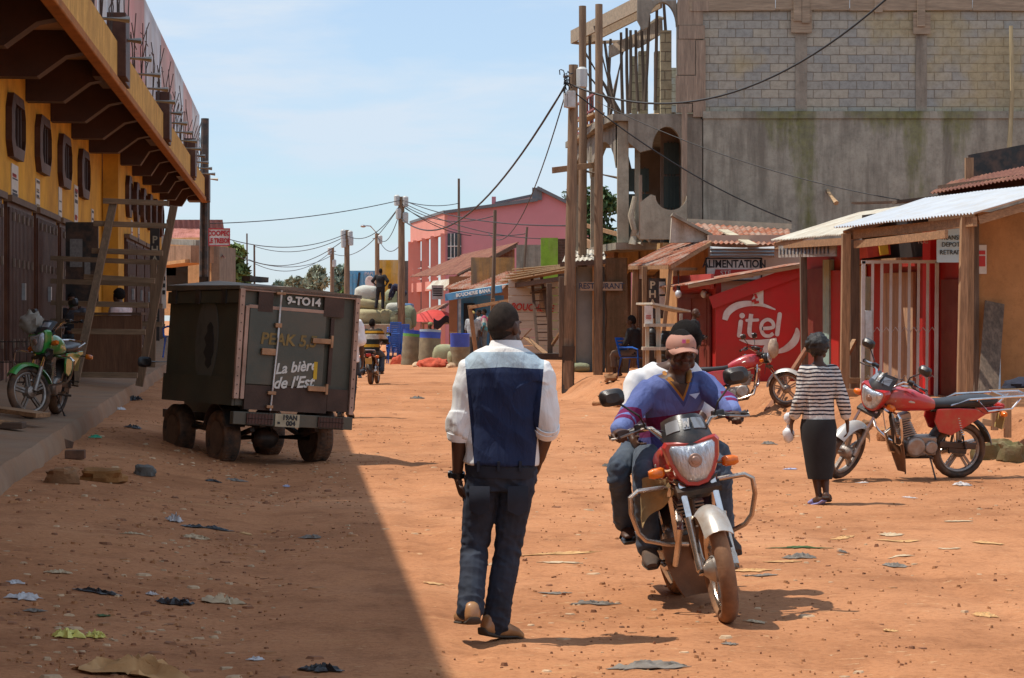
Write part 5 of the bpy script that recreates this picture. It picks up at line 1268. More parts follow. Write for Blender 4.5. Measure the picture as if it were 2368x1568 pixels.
mb = MB()
for k in range(9):
    z0 = .55+k*.27; mb.box((W(1235, 0, 70).x, 70+.01*(k % 2), z0+.13), (1.66, .04, .255), (0, rnd.uniform(-.3, .3), 0))
mb.each('plank', mat('white_painted_plank', (.6, .55, .47), .8, .15, 3, .3, 20, stretch=(.6, 1, 4), dirt=(.3, .24, .18), damt=.35), wk_, bevel=.006)
text('BOUCHERIE', REDP, wk_, vertical(W(1231, 712, 69.93), 0, 0, -3), .22, wide=.8, off=.008, shear=.15)
mb = MB(); mb.box(W(1262, 695, 69.6), (.42, .25, .62), (0, 4, 0)); 
mb = MB(); mb.sph(W(1263, 693, 69.6), (.23, .14, .42), None, 12, 10, fn=lambda d: 1+.15*noise.noise(d*3)); o = mb.build('hanging_sack', mat('brown_sackcloth', (.25, .18, .12), .95, .3, 8, .5, 40), None); tag(o, 'brown sack hung from the roof of the white plank stall', 'sack')
def boardroof(mb, q):
    for k in range(5):
        a, b = V(q[0]).lerp(V(q[3]), k/4), V(q[1]).lerp(V(q[2]), k/4); mb.beam(a+V((0, 0, .02*k)), b+V((0, 0, rnd.uniform(0, .05))), .5, .035)
mb = MB(); boardroof(mb, [W(1168, 652, 71), W(1335, 622, 66), W(1340, 612, 69), W(1200, 628, 74)]); mb.each('roof_board', mat('old_roof_board', (.34, .22, .12), .9, .35, 4, .4, 20, stretch=(1, 4, 4), dirt=(.14, .09, .06), damt=.4), wk_)
mb = MB(); mb.beam(W(1195, 660, 70), W(1330, 640, 66), .12, .14); mb.beam(W(1200, 690, 71), W(1275, 665, 69), .3, .03); mb.each('roof_beam', PLANKD, wk_)
for x in (1186, 1199, 1212): post(wk_, x, 700, x, 655, 70.5, .2, ORANGE, 'stub_post')
post(wk_, 1272, 825, 1270, 655, 67, .16, POLED)
post(wk_, 1300, 825, 1300, 640, 66, .2, POLED)
mb = MB(); mb.beam(W(1275, 800, 67), W(1312, 745, 66.5), .12, .05); mb.beam(W(1215, 780, 68), W(1262, 818, 67), .2, .04); mb.beam(W(1200, 790, 68), W(1230, 760, 68), .14, .04); mb.each('bracing_board', PLANKX, wk_)
mb = MB(); mb.bx(W(1300, 0, 66).x, W(1345, 0, 66).x, 66, 66.2, .3, 3.0); mb.bx(W(1192, 0, 68).x, W(1320, 0, 68).x, 66.5, 68, .3, .62); mb.each('dark_back', mat('dark_timber', (.07, .05, .04), .9, .3, 3, .3, 20), wk_)
t = thing('ladder', 'dark timber ladder leaning on the white plank stall', 'ladder', W(1250, 800, 69), world=True)
l0, l1, r0, r1 = W(1243, 800, 68.5), W(1230, 642, 69.6), W(1278, 800, 68.5), W(1252, 640, 69.6)
mb = MB(); mb.beam(l0, l1, .09, .06); mb.beam(r0, r1, .09, .06); mb.each('rail', PLANKD, t)
mb = MB()
for k in range(8): mb.beam(l0.lerp(l1, .08+k*.115), r0.lerp(r1, .08+k*.115), .06, .04)
mb.each('rung', PLANKD, t)
# wooden frame, counter, umbrella stall
t = thing('timber_scaffold', 'bare frame of three orange timbers beside the blue shop', 'frame', W(1095, 850, 72), world=True)
for a in ((1103, 835, 1086, 706), (1137, 850, 1140, 690)): post(t, a[0], a[1], a[2], a[3], 72, .14)
mb = MB(); mb.beam(W(1086, 711, 72), W(1196, 692, 71), .14, .1); mb.build('top_timber', PLANKX, t)
t = thing('market_umbrella', 'red market umbrella over a stall at the foot of the pink columns', 'umbrella', W(1005, 800, 96), world=True)
mb = MB(); uc = W(1005, 722, 96)
mb.sheet(lambda u, v: uc+V((1.35*v*math.cos(u*2*PI)*(1-.06*abs(math.sin(4*u*2*PI))), 1.2*v*math.sin(u*2*PI), .12-.55*v**1.6)), 32, 5, .01); mb.build('cloth', mat('red_cloth', (.55, .05, .04), .8, .15, 3, .1, 30), t)
mb = MB(); mb.tube([uc+V((0, 0, -2)), uc+V((0, 0, .1))], .03, 6); mb.build('pole', POLED, t)
for k, (x0, y0, x1, y1, Yq, m_, nm, lab) in enumerate(((975, 768, 1075, 768, 90, PLANKX, 'market_table', 'timber table with bowls in front of the red umbrella'), (1040, 790, 1100, 794, 84, PLANKX, 'market_table', 'low brown bench table before the blue shop'))):
    t = thing(nm, lab, 'table', W((x0+x1)/2, 830, Yq), world=True); mb = MB(); mb.beam(W(x0, y0-20, Yq), W(x1, y1-20, Yq), 1.0, .07); mb.build('top', m_, t)
    mb = MB()
    for x in (x0+4, x1-4):
        for dy in (-.4, .4): p = W(x, y0-18, Yq+dy); mb.beam((p.x, p.y, .1), p, .08, .08, (0, 1, 0))
    mb.each('leg', m_, t)
t = thing('enamel_bowl', 'white enamel basin standing on the timber table', 'bowl', W(1063, 745, 89.8), world=True); mb = MB(); mb.lathe([(.18, 0), (.30, .2), (.31, .22), (.28, .2), (.16, .02)], 18, W(1060, 747, 89.7)); mb.build('basin', WHITE, t)
o = MB().sheet(lambda u, v: W(1003+55*u, 735+6*math.sin(u*9)+22*v*(1-.5*u), 88.8+.2*v), 14, 4, .02).build('dark_cloth', mat('navy_cloth', (.02, .022, .045), .9, .2, 5, .2, 30), None); tag(o, 'navy cloth hung over the market table', 'cloth')
t = thing('small_tin_awning', 'small curled tin awning over a stall below the pink columns', 'awning', W(985, 770, 100), world=True)
corr(W(958, 745, 99), W(1000, 742, 97), W(1006, 733, 98), W(965, 735, 100), .12, .02).build('sheet', CREAMR, t, 60); post(t, 992, 800, 992, 742, 98, .1)
t = thing('tin_lean_to', 'pale tin lean-to against the coral columns with a hanging white sign', 'awning', W(1000, 700, 104), world=True)
corr(W(985, 668, 103), W(1036, 672, 100), W(1040, 645, 101), W(1002, 650, 104), .15, .02).build('sheet', CREAMR, t, 60); corr(W(960, 728, 103), W(1030, 712, 99), W(1040, 700, 100), W(975, 716, 104), .15, .02).build('lower_sheet', RUSTR, t, 60)
mb = MB(); mb.box(W(1012, 676, 99.5), (.55, .04, .65)); mb.build('sign_board', WHITE, t); mb = MB()
for k in range(4): mb.box(W(1012, 668+5*k, 99.47), (.42, .02, .06)); 
mb.each('sign_print', BLACKINK, t)
# ---- loaded truck
ltk = thing('loaded_truck', 'truck piled with pale produce sacks, its beige tailgate facing the street', 'truck', W(880, 840, 92), world=True)
TG = mat('beige_truck_paint', (.42, .34, .24), .6, .15, 2, .15, 20, dirt=(.25, .13, .07), damt=.4)
xa, xb = W(822, 0, 91).x, W(938, 0, 91).x
mb = MB(); mb.bx(xa, xb, 91, 91.1, .95, 1.48); mb.build('tailgate', TG, ltk, bevel=.02)
mb = MB(); mb.bx(xa, xa+.08, 91.12, 97, .95, 1.5); mb.bx(xb-.08, xb, 91.12, 97, .95, 1.5); mb.each('side_board', TG, ltk, bevel=.02)
mb = MB(); mb.bx(xa+.05, xb-.05, 91.1, 97, .82, .94); mb.build('bed', BLACKM, ltk); mb = MB(); mb.bx(xa+.4, xb-.4, 91.2, 99.5, .6, .8); mb.build('chassis', BLACKM, ltk)
mb = MB(); mb.bx(xa+.02, xb-.02, 97.4, 99.4, .7, 2.4); mb.build('cab', mat('truck_cab_blue', (.1, .2, .35), .4, .1, 2, .05, 20), ltk, bevel=.08)
for yy in (92.6, 98.4):
    for xx in (xa+.2, xb-.2):
        mb = MB(); mb.torus((xx, yy, .47), .34, .14, (0, 90, 0), 24, 8); wh = mb.build('wheel', RUBBER, ltk); mb = MB(); mb.lathe([(.25, -.06), (.25, .06)], 16, (xx, yy, .47), (0, 90, 0)); mb.build('rim', BLACKM, wh)
mb = MB(); mb.box((xa+.3, 90.98, .88), (.3, .05, .12)); mb.box((xb-.3, 90.98, .88), (.3, .05, .12)); mb.each('tail_light', REDLENS, ltk)
def sackm(name, col): return mat(name, col, .9, .18, 5, .6, 28, dirt=mulc(col, .55), damt=.35, dscale=5, bdist=.03)
SK = [sackm('pale_green_sackcloth', (.34, .34, .2)), sackm('white_sackcloth', (.56, .55, .48)), sackm('straw_sackcloth', (.42, .36, .2)), sackm('olive_sackcloth', (.25, .27, .17))]
def sack(c, r, e=None, m_=0, seed=0, label=None, group=None, tie=True):
    mb = MB()
    def fn(d): return (1+.10*noise.noise(d*1.9+V((seed*3.1, 0, 0)))+.05*noise.noise(d*5+V((0, seed, 0))))
    def sq(v): return math.copysign(abs(v)**.72, v)
    q = rotm(e); rings = []; nu, nv = 26, 16
    for i in range(nv+1):
        th = -PI/2+PI*(i+.03)/(nv+.06); z = sq(math.sin(th)); k = abs(math.cos(th))**.72
        ring = []
        for j in range(nu):
            a = 2*PI*j/nu; d = V((k*sq(math.cos(a)), k*sq(math.sin(a)), z)); s_ = fn(d)
            ring.append(V(c)+q@V((d.x*r[0]*s_, d.y*r[1]*s_, d.z*r[2]*s_)))
        rings.append(ring)
    mb.loft(rings); o = mb.build('produce_sack', SK[m_], None, 180)
    tag(o, label, 'sack', group); return o
GS = 'produce sacks heaped on the truck'
for k, (x, y, w_, h_, Y, m_, lab) in enumerate((
    (848, 680, 56, 40, 92.2, 1, 'big white shiny sack at the top of the truck load'), (846, 704, 62, 26, 92, 2, 'straw coloured sack under the white one on the truck'),
    (850, 734, 76, 40, 91.8, 2, 'broad straw sack at the bottom left of the truck load'), (908, 690, 34, 44, 93, 0, 'green sack behind the bending man on the truck'),
    (893, 735, 34, 40, 91.7, 2, 'rough sack between the bottom ones on the truck'), (921, 736, 40, 36, 91.5, 0, 'round pale green sack above the tailgate'),
    (946, 733, 34, 54, 92.2, 3, 'smooth olive sack at the right end of the truck load'), (940, 752, 24, 34, 91.4, 0, 'small pale sack hanging low at the right of the truck'),
    (912, 715, 40, 30, 92.6, 1, 'whitish sack by the feet of the bending man'), (880, 716, 34, 44, 93, 2, 'sack half hidden behind the standing man on the truck'))):
    p = W(x, y, Y); r_ = (w_*Y/10000, w_*Y/13000, h_*Y/10000); sack(p, r_, (0, rnd.uniform(-9, 9), rnd.uniform(-20, 20)), m_, k, lab, GS)
GS2 = 'produce bundles on the roadside by the blue drums'
for k, (x, y, w_, h_, Y, m_, lab) in enumerate(((1026, 822, 52, 52, 78, 0, 'big round sack lying between the rolled bundles'), (995, 824, 34, 50, 79, 0, 'sack hidden between the first two rolled bundles'), (1050, 835, 30, 40, 76, 0, 'sack leaning against the right hand rolled bundle'), (960, 830, 30, 30, 80, 3, 'dark little sack behind the chairs'), (1342, 828, 44, 22, 50.5, 3, 'flat greenish sack at the foot of the tall poles'), (1372, 812, 30, 24, 51.5, 3, 'crumpled greenish sack before the mud pillar'))):
    p = W(x, y, Y); g_ = gz(p.x, p.y); r_ = (w_*Y/10000, w_*Y/12000, h_*Y/10000); sack((p.x, p.y, g_+r_[2]*.9), r_, (0, rnd.uniform(-9, 9), rnd.uniform(-20, 20)), m_, 20+k, lab, GS2 if k < 4 else 'greenish sacks by the tall poles')
# ---- rolled bundles with blue rims
BLUT = mat('blue_plastic_roll', (.03, .09, .5), .5, .15, 3, .2, 30)
KHAK = mat('khaki_wrapping', (.24, .20, .125), .9, .25, 4, .5, 14, dirt=(.14, .11, .08), damt=.35)
for k, (x, yt, yb, wd, Y, ring, lab) in enumerate(((950, 766, 842, 46, 80, [((.12, .32, .06), .72, .80)], 'tall khaki bundle with blue and green bands at its top'), (992, 768, 840, 50, 79, [((.3, .4, .5), .9, .97)], 'tall khaki bundle with a blue and red patterned rim'), (1064, 778, 850, 46, 76, [], 'bundle with a wide blue rim and the khaki cover slipping down'))):
    p = W(x, yb, Y); p.z = gz(p.x, p.y)-.03; h = (yb-yt)*Y/5000+.1; r = wd*Y/10000
    t = thing('rolled_bundle', lab, 'bundle', p, 0, 'rolled bundles standing on the roadside')
    t.rotation_euler = (0, R((4, 3, -2)[k]), R(k*40))
    mb = MB(); pr = [(r*(1+.06*noise.noise(V((j*.8, k, 0)))), h*(.82 if k < 2 else .62)*j/10) for j in range(11)]
    mb.lathe(pr, 22); mb.build('wrapping', KHAK, t, 60)
    mb = MB(); zb = h*(.80 if k < 2 else .02); mb.lathe([(r*.96, zb), (r*.98, h*.97), (r*1.02, h), (r*.9, h), (r*.86, h*.8), (.02, h*.79)], 22); mb.build('blue_roll', BLUT, t, 60)
    for c_, a_, b_ in ring:
        mb = MB(); mb.lathe([(r*1.0, h*(a_+.1)), (r*1.01, h*(b_+.1)), (r*.97, h*(b_+.1)), (r*.965, h*(a_+.1))], 22); mb.build('band', mat('band_%d' % k, c_, .6, .1, 5, .1, 30), t)
# heaps of red netting
REDC = mat('red_netting', (.50, .085, .04), .9, .3, 9, .7, 30, bdist=.03)
for k, (x, y, w_, h_, Y, m_, lab) in enumerate(((1006, 838, 80, 26, 76.5, REDC, 'heap of red netting in front of the rolled bundles'), (922, 832, 36, 24, 81, REDC, 'red cloth heap under the stacked blue chairs'), (972, 846, 40, 14, 77, PALESC, 'tangle of pale dry leaves beside the red netting'), (1044, 852, 24, 14, 75, PALESC, 'little pile of pale husks right of the red netting'))):
    p = W(x, y, Y); g_ = gz(p.x, p.y); mb = MB()
    mb.sph((p.x, p.y, g_), (w_*Y/10000, w_*Y/16000, h_*Y/6500), None, 34, 14, fn=lambda d: 1+.3*noise.noise(d*2.6+V((k*5, 0, 0)))+.16*noise.noise(d*7+V((0, k*3, 0)))); tag(mb.build('cloth_heap', m_, None, 60), lab, 'heap')
# ---- stacked blue plastic chairs (each one a thing)
BLUECH = mat('blue_chair_plastic', (.02, .13, .55), .4, .08, 4, .05, 30, spec=.5)
def chair_proto():
    t = thing('plastic_chair', 'blue plastic armchair', 'chair')
    mb = MB(); mb.sheet(lambda u, v: V(((u-.5)*.46, (v-.5)*.44, .42+.02*((u-.5)**2*4)-.01*v)), 6, 6, .012); mb.build('seat', BLUECH, t)
    bkp = lambda u, v: V(((u-.5)*(.46-.03*v), .22+.12*v-.05*(1-(2*u-1)**2), .45+.40*v))
    mb = MB()
    for a, b in ((0, .1), (.17, .27), (.34, .44), (.51, .61), (.68, .78), (.85, 1.0)): mb.sheet(lambda u, v: bkp(u, lerp(a, b, v)), 8, 1, .012)
    for a, b in ((0, .1), (.9, 1)): mb.sheet(lambda u, v: bkp(lerp(a, b, u), v)+V((0, .003, 0)), 2, 6, .014)
    mb.build('backrest', BLUECH, t)
    mb = MB()
    for s in (-1, 1):
        for y0, y1 in ((-.2, -.24), (.2, .27)): mb.tube([(s*.21, y0, .42), (s*.25, y1, 0)], [.026, .018], 8)
    mb.each('leg', BLUECH, t)
    mb = MB()
    for s in (-1, 1): mb.tube([(s*.24, -.22, .42), (s*.265, -.22, .60), (s*.265, -.1, .64), (s*.25, .22, .64)], .02, 8)
    mb.each('armrest', BLUECH, t)
    return t
ch0 = chair_proto(); first = True
for si, (x, yb, Y, n, rz) in enumerate(((911, 843, 82.5, 11, 10), (926, 845, 83.6, 10, 25))):
    p = W(x, yb, Y); g_ = gz(p.x, p.y)
    for k in range(n):
        lab = 'blue plastic chair in the %s stack, %s' % (('left', 'right')[si], 'at the bottom' if k == 0 else 'topmost' if k == n-1 else '%s from the bottom' % ['', 'second', 'third', 'fourth', 'fifth', 'sixth', 'seventh', 'eighth', 'ninth', 'tenth'][k])
        loc = (p.x+.004*k, p.y-.015*k, g_+.072*k)
        if first: ch0.location = loc; ch0.rotation_euler = (0, 0, R(180+rz)); ch0['label'] = lab; ch0['group'] = 'blue chairs stacked on the roadside'; first = False
        else: dup(ch0, loc, 180+rz, lab, 'blue chairs stacked on the roadside')
p = V((-6.55, 43.6, .85)); dup(ch0, (p.x, p.y, kerbz(p.y)+.17), 250, 'blue plastic chair on the walkway behind the wooden trestle', 'blue chairs on the walkway')
dup(ch0, (p.x-.3, p.y+1.0, kerbz(p.y)+.17), 235, 'second blue plastic chair on the walkway, half behind the other', 'blue chairs on the walkway')
p = W(1466, 832, 46); dup(ch0, (p.x, p.y, gz(p.x, p.y)), 60, 'blue plastic chair carrying the seated figure by the orange posts')
# ---- left side of the far street
fl_ = thing('cooperative_house', 'low house with a concrete canopy and a pinkish tin roof past the ochre building', 'house', (-12, 84, 0), world=True)
la = lambda x, y, Y: W(x, y, Y)
mb = MB(); mb.beam(la(372, 590, 80), la(468, 588, 77), .9, .62); mb.build('canopy', plaster_mat('brown_canopy', (.33, .2, .13), (.22, .13, .08)), fl_)
mb = MB(); mb.beam(la(370, 615, 80), la(458, 604, 77), 1.0, .12); mb.build('canopy_edge', ORANGE, fl_)
mb = MB(); mb.beam(la(380, 558, 82), la(470, 562, 79), .6, .2); mb.build('canopy_top', CONC, fl_)
corr(la(375, 555, 86), la(522, 596, 80), la(470, 530, 90), la(385, 528, 92), .25, .02).build('roof', rusty('pink_tin', (.5, .2, .16), (.3, .1, .06), .5, .1, .7), fl_, 60)
mb = MB(); mb.beam(la(375, 640, 84), la(520, 640, 82), .3, 3.0); mb.build('wall', ORANGE, fl_)
mb = MB(); mb.box(la(410, 640, 81), (.8, .1, 1.0)); mb.box(la(395, 625, 81), (.4, .1, .4)); mb.each('window', glass_dark(), fl_)
mb = MB(); mb.beam(la(498, 632, 80), la(536, 634, 84), .3, 2.0); mb.build('yard_wall', plaster_mat('brown_yard_wall', (.26, .2, .15), (.18, .13, .1)), fl_)
t = thing('maroon_tin_building', 'tall maroon sheet clad building behind the low pink roof', 'building', la(450, 560, 100), world=True)
corr(la(380, 640, 100), la(535, 640, 100), la(515, 508, 100), la(385, 508, 100), .3, .03).build('cladding', rusty('maroon_sheet', (.24, .1, .09), (.2, .08, .06), .4, .1, .6), t, 60)
t = thing('savings_sign', 'white signboard with red letters on a thin pole past the ochre building', 'sign', la(480, 640, 76), world=True)
mb = MB(); mb.tube([la(480, 690, 76), la(481, 466, 76)], .07, 8); mb.build('pole', POLED, t)
mb = MB(); mb.box(la(507, 548, 75.9), (.74, .05, .60)); mb.build('board', WHITE, t)
RI = mat('red_sign_paint', (.45, .03, .04), .6, .1, 8, 0)
mb = MB()
for a, b in (((483, 529), (532, 529)), ((483, 568), (532, 568)), ((483, 529), (483, 568)), ((531, 529), (531, 568))): mb.beam(la(*a, 75.86), la(*b, 75.86), .03, .035)
mb.each('border', RI, t, 0)
text('COOPEC', RI, t, vertical(la(506, 540, 75.86)), .16, wide=.85, off=.01); text('LE TRESOR', RI, t, vertical(la(507, 557, 75.86)), .16, wide=.68, off=.01)
# ---- trees
def tree(name, base, h, crown, nleaf, lsize, leafmat, trunk_r, label, seed, blobs=9):
    q = random.Random(seed); t = thing(name, label, 'tree', base)
    mb = MB(); mb.tube([(0, 0, -.3), (.1*h*q.uniform(-.3, .3), 0, h*.35), (.1*h*q.uniform(-.4, .4), 0, h*.7)], [trunk_r, trunk_r*.75, trunk_r*.35], 8)
    cs = []
    for k in range(blobs):
        a = q.uniform(0, 2*PI); r = q.uniform(.1, .8); c = V((crown[0]*r*math.cos(a), crown[1]*r*math.sin(a), crown[3]+crown[2]*q.uniform(-.75, .8)*(1-.35*r))); cs.append((c, q.uniform(.22, .42)))
        mb.tube([(0, 0, h*.35), tuple(c*.55+V((0, 0, h*.2))), tuple(c)], [trunk_r*.4, trunk_r*.25, trunk_r*.08], 5)
    mb.build('trunk', POLED, t)
    mb = MB(); s_ = (crown[0]+crown[2])/2
    for _ in range(nleaf):
        c, rr = cs[q.randrange(len(cs))]; d = V((q.gauss(0, 1), q.gauss(0, 1), q.gauss(0, .8)))
        d = d.normalized()*(q.random()**.45)*s_*rr*1.25; p = c+d
        x = V((q.gauss(0, 1), q.gauss(0, 1), q.gauss(0, 1))).normalized(); y_ = x.cross(V((q.gauss(0, 1), q.gauss(0, 1), q.gauss(0, 1)))).normalized(); l = lsize*q.uniform(.6, 1.4)
        mb.add([p-x*l, p+y_*l*.45, p+x*l, p-y_*l*.45], [(0, 1, 2, 3)])
    mb.cut = []; mb.build('crown', leafmat, t, 0); return t
LF = [leafm('leaf_grey_green', (.24, .26, .18)), leafm('leaf_deep_green', (.045, .085, .025)), leafm('leaf_yellow_green', (.13, .18, .05)), leafm('leaf_blue_green', (.17, .22, .17))]
for k, (x, yt, yb, wd, Y, m_, lab) in enumerate(((538, 566, 700, 62, 95, 2, 'bright green tree behind the savings sign'), (685, 632, 720, 60, 210, 0, 'pale sparse tree at the far end of the street, leftmost'), (735, 612, 720, 62, 190, 0, 'tall grey green tree at the far end between two poles'), (786, 605, 720, 44, 170, 3, 'palm like tree left of the blue container'), (795, 660, 720, 40, 150, 2, 'yellowish bush in front of the far palm'), (1385, 415, 640, 84, 100, 1, 'dark leafy tree seen through the bamboo scaffolding'), (1318, 425, 620, 30, 150, 3, 'thin feathery conifer above the pink parapet'), (650, 650, 720, 50, 220, 3, 'low distant tree at the end of the street'), (560, 610, 700, 30, 110, 1, 'low dark bush under the wires past the sign'))):
    p = W(x, yb, Y); top = W(x, yt, Y).z; p.z = 0; hw = wd*Y/10000; ch_ = (top-W(x, yb, Y).z)
    zc = top-ch_*.42
    tree('palm_tree' if 'palm' in lab else 'bush' if 'bush' in lab else 'tree', p, top, (hw, hw, ch_*.42, zc), 2600 if k == 5 else 1500, (.16 if k == 5 else .22)*max(1, Y/140), LF[m_], .18, lab, 40+k, 14 if k in (5,) else 9)
# ---- poles and wires
def upole(x, yb, yt, Y, r, label, fittings=0, x1=None, m_=POLE):
    b = W(x, yb, Y); b.z = gz(b.x, b.y)-.1; t_ = W(x1 if x1 else x, yt, Y); t = thing('utility_pole' if fittings else 'bare_pole', label, 'pole', b, world=True)
    mb = MB(); mb.tube([b, b.lerp(t_, .33), b.lerp(t_, .66)+V((.01, 0, 0)), t_], [r, r*.94, r*.86, r*.78], 12); mb.build('pole_shaft', m_, t)
    if fittings:
        for dy, sx in fittings:
            c = t_+V((sx*.13*r/.12, -.1, dy)); mb = MB(); mb.lathe([(.05, -.22), (.115, -.2), (.12, 0), (.12, .17), (.07, .22)], 10, c); mb.build('meter_can', mat('grey_white_plastic', (.5, .5, .48), .5, .1, 4, .1, 20), t)
        mb = MB(); mb.tube([t_+V((-.22, 0, -.25)), t_+V((.22, 0, -.2))], .03, 6); mb.build('bracket', METAL, t)
    return t_
P1 = upole(1313, 887, 150, 46, .125, 'thick utility pole with grey meter boxes at the right verge', fittings=[(-.28, 1.3)], x1=1326)
tP1 = [o for o in COL.objects if o.name.startswith('utility_pole')][-1]
for k, (x, y, w_, h_) in enumerate(((1320, 230, .2, .36), (1309, 232, .1, .3))):
    mb = MB(); mb.box(W(x, y, 45.85), (w_, .18, h_)); mb.build('meter_box', mat('meter_box_white', (.58, .57, .54), .5, .1, 4, .1, 20, dirt=(.35, .28, .22), damt=.2), tP1, bevel=.02)
mb = MB()
for k in range(12):
    a = W(1308+rnd.uniform(-8, 10), 180+rnd.uniform(-8, 16), 45.8); pts = [a]
    for j in range(5): pts.append(pts[-1]+V((rnd.uniform(-.06, .05), rnd.uniform(-.03, .03), rnd.uniform(-.12, .06))))
    mb.tube(pts, .012, 5)
mb.build('cable_tangle', CABLE, tP1)
mb = MB(); mb.tube([V((W(1313, 0, 46).x-.001, 46, .1)), W(1315, 800, 46)], .133, 12); mb.build('tarred_foot', mat('tarred_foot', (.06, .045, .035), .8, .3, 5, .3, 20), tP1)
P2 = upole(928, 820, 455, 88, .16, 'utility pole with meter cans in front of the yellow building', fittings=[(-.15, -1), (-.2, 1), (-.7, -.6), (-.85, 1)], x1=928)
P3 = upole(802, 840, 532, 100, .15, 'utility pole with grey cans left of the blue container', fittings=[(-.2, -1), (-.25, 1), (-.6, -.9), (-.5, 1.2)])
P4 = upole(768, 840, 573, 125, .15, 'far utility pole among the distant trees', fittings=[(-.2, -.8), (-.9, .8)])
P5 = upole(872, 820, 540, 108, .14, 'utility pole with a street lamp behind the standing man', fittings=[(-.3, 1)])
mb = MB(); mb.tube([P5, P5+V((-.3, -.5, .35)), P5+V((-.5, -.9, .35))], .03, 6); mb.sph(P5+V((-.62, -1.05, .32)), (.14, .22, .07), None, 10, 6); mb.build('lamp_arm', METAL, [o for o in COL.objects if o.name.startswith('utility_pole')][-1])
for x, yb, yt, Y, r, lab, x1 in ((571, 760, 540, 110, .05, 'thin aerial mast left of the pair past the savings sign', None), (588, 760, 566, 110, .06, 'shorter thin mast right of the pair past the savings sign', None), (1060, 640, 413, 100, .07, 'slim dark pole rising before the pink wall', 1061), (1135, 850, 486, 73, .075, 'slim leaning pole above the corrugated awning', 1145), (1194, 600, 525, 84, .06, 'short slanting stick above the brick gable', 1219)):
    upole(x, yb, yt, Y, r, lab, 0, x1, POLED)
upole(1383, 858, 10, 48, .105, 'tall bare scaffold pole nearest the mud pillar', 0, 1385); upole(1347, 842, 14, 51, .11, 'tall bare scaffold pole just right of the utility pole', 0, 1347)
t = thing('scaffold_board', 'board nailed across the utility pole and the scaffold poles', 'board', W(1325, 390, 45.7), world=True); mb = MB(); mb.beam(W(1278, 394, 45.8), W(1373, 382, 50.8), .03, .13); mb.build('plank', PLANKX, t)
t = thing('crossbar', 'thin bar tied between the scaffold poles and the concrete post', 'bar', W(1400, 400, 49), world=True); mb = MB(); mb.tube([W(1350, 395, 51), W(1432, 412, 50.5)], .035, 6); mb.build('stick', POLED, t)
def wire(name, a, b, sag, r, label, grp=None):
    a, b = V(a), V(b); n = 26; mb = MB(); mb.tube([a.lerp(b, k/n)-V((0, 0, sag*4*(k/n)*(1-k/n))) for k in range(n+1)], r, 5); o = mb.build(name, CABLE, None, 180); tag(o, label, 'cable', grp)
Pt = W(1306, 200, 45.9)
wire('cable', Pt, W(928, 505, 88), 1.5, .026, 'thick black cable from the meter pole down to the pole by the yellow building')
wire('cable', W(1308, 215, 45.9), W(1130, 540, 88), 1.3, .015, 'thin cable dropping from the meter pole towards the pink wall')
wire('cable', W(1308, 190, 45.9), W(2080, -30, 40), 1.15, .022, 'thick cable sweeping from the meter pole across the block wall')
wire('cable', W(1330, 215, 45.9), W(1830, 512, 47.5), .25, .016, 'grey cable running down across the rendered wall to the tin roof')
wire('cable', W(1380, 235, 46.5), W(2080, 462, 41), .25, .01, 'thin wire crossing the rendered wall above the grey cable')
for k, (a, b, Ya, Yb, s_, lab) in enumerate((((930, 462), (480, 517), 88, 76, .25, 'topmost wire from the pole by the yellow building to the savings sign'), ((930, 466), (802, 545), 88, 100, .8, 'sagging wire between the two nearest far poles'), ((930, 470), (872, 545), 88, 108, 1.0, 'short slack wire behind the standing man'), ((802, 545), (590, 570), 100, 110, .6, 'wire from the second far pole to the thin masts'), ((802, 550), (575, 600), 100, 110, .9, 'lower wire from the second far pole to the masts'), ((768, 580), (590, 610), 125, 110, .9, 'lowest wire among the far masts'), ((930, 462), (1320, 522), 88, 52, .35, 'long wire before the pink wall to the scaffold poles'), ((930, 468), (1250, 552), 88, 80, .4, 'wire slanting across the pink wall to the green stub'), ((930, 475), (1090, 545), 88, 90, .3, 'lower wire over the coral columns'), ((872, 545), (930, 560), 108, 88, .7, 'slack wire between the lamp pole and the next'), ((930, 472), (1140, 500), 88, 73, .5, 'wire to the slim leaning pole'), ((768, 590), (480, 560), 125, 80, 1.0, 'far slack wire behind the sign'), ((802, 540), (488, 540), 100, 77, .7, 'wire from the second far pole over the tin roofs to the sign'), ((930, 468), (768, 585), 88, 125, 1.1, 'long slack wire from the nearest far pole to the farthest one'), ((930, 464), (1061, 470), 88, 100, .2, 'taut wire to the slim pole before the pink wall'), ((930, 478), (1219, 540), 88, 84, .6, 'loose wire drooping towards the brick gable'))):
    wire('overhead_wire', W(*a, Ya), W(*b, Yb), s_*.8, .017, lab)
# ---------------------------------------------------------------- motorcycles (local: y forward, x to the rider's right, z up, origin under the rear axle)
def paint(name, c): return mat(name, c, .28, .08, 3, .05, 20, coat=.7, dirt=(.34, .16, .08), damt=.12, dscale=5)
MRED = paint('motorbike_red', (.46, .02, .025)); MPINK = paint('motorbike_crimson', (.50, .03, .05)); MGREEN = paint('motorbike_green', (.03, .30, .05)); MDARK = paint('motorbike_maroon', (.16, .02, .02))
ALLOY = mat('dull_alloy', (.36, .34, .32), .45, .25, 12, .25, 60, metal=.7, dirt=(.28, .16, .09), damt=.5, dscale=9)
SILVER = mat('silver_decal', (.55, .52, .48), .35, .1, 5, 0, metal=.3)
MIRRORG = mat('mirror_glass', (.5, .58, .66), .06, .05, 3, 0, metal=1)
FLAP = mat('brown_mud_flap', (.13, .07, .04), .85, .3, 5, .3, 30, dirt=(.3, .15, .075), damt=.5)
def mirx(pts): return [V((-p[0], p[1], p[2])) for p in pts]
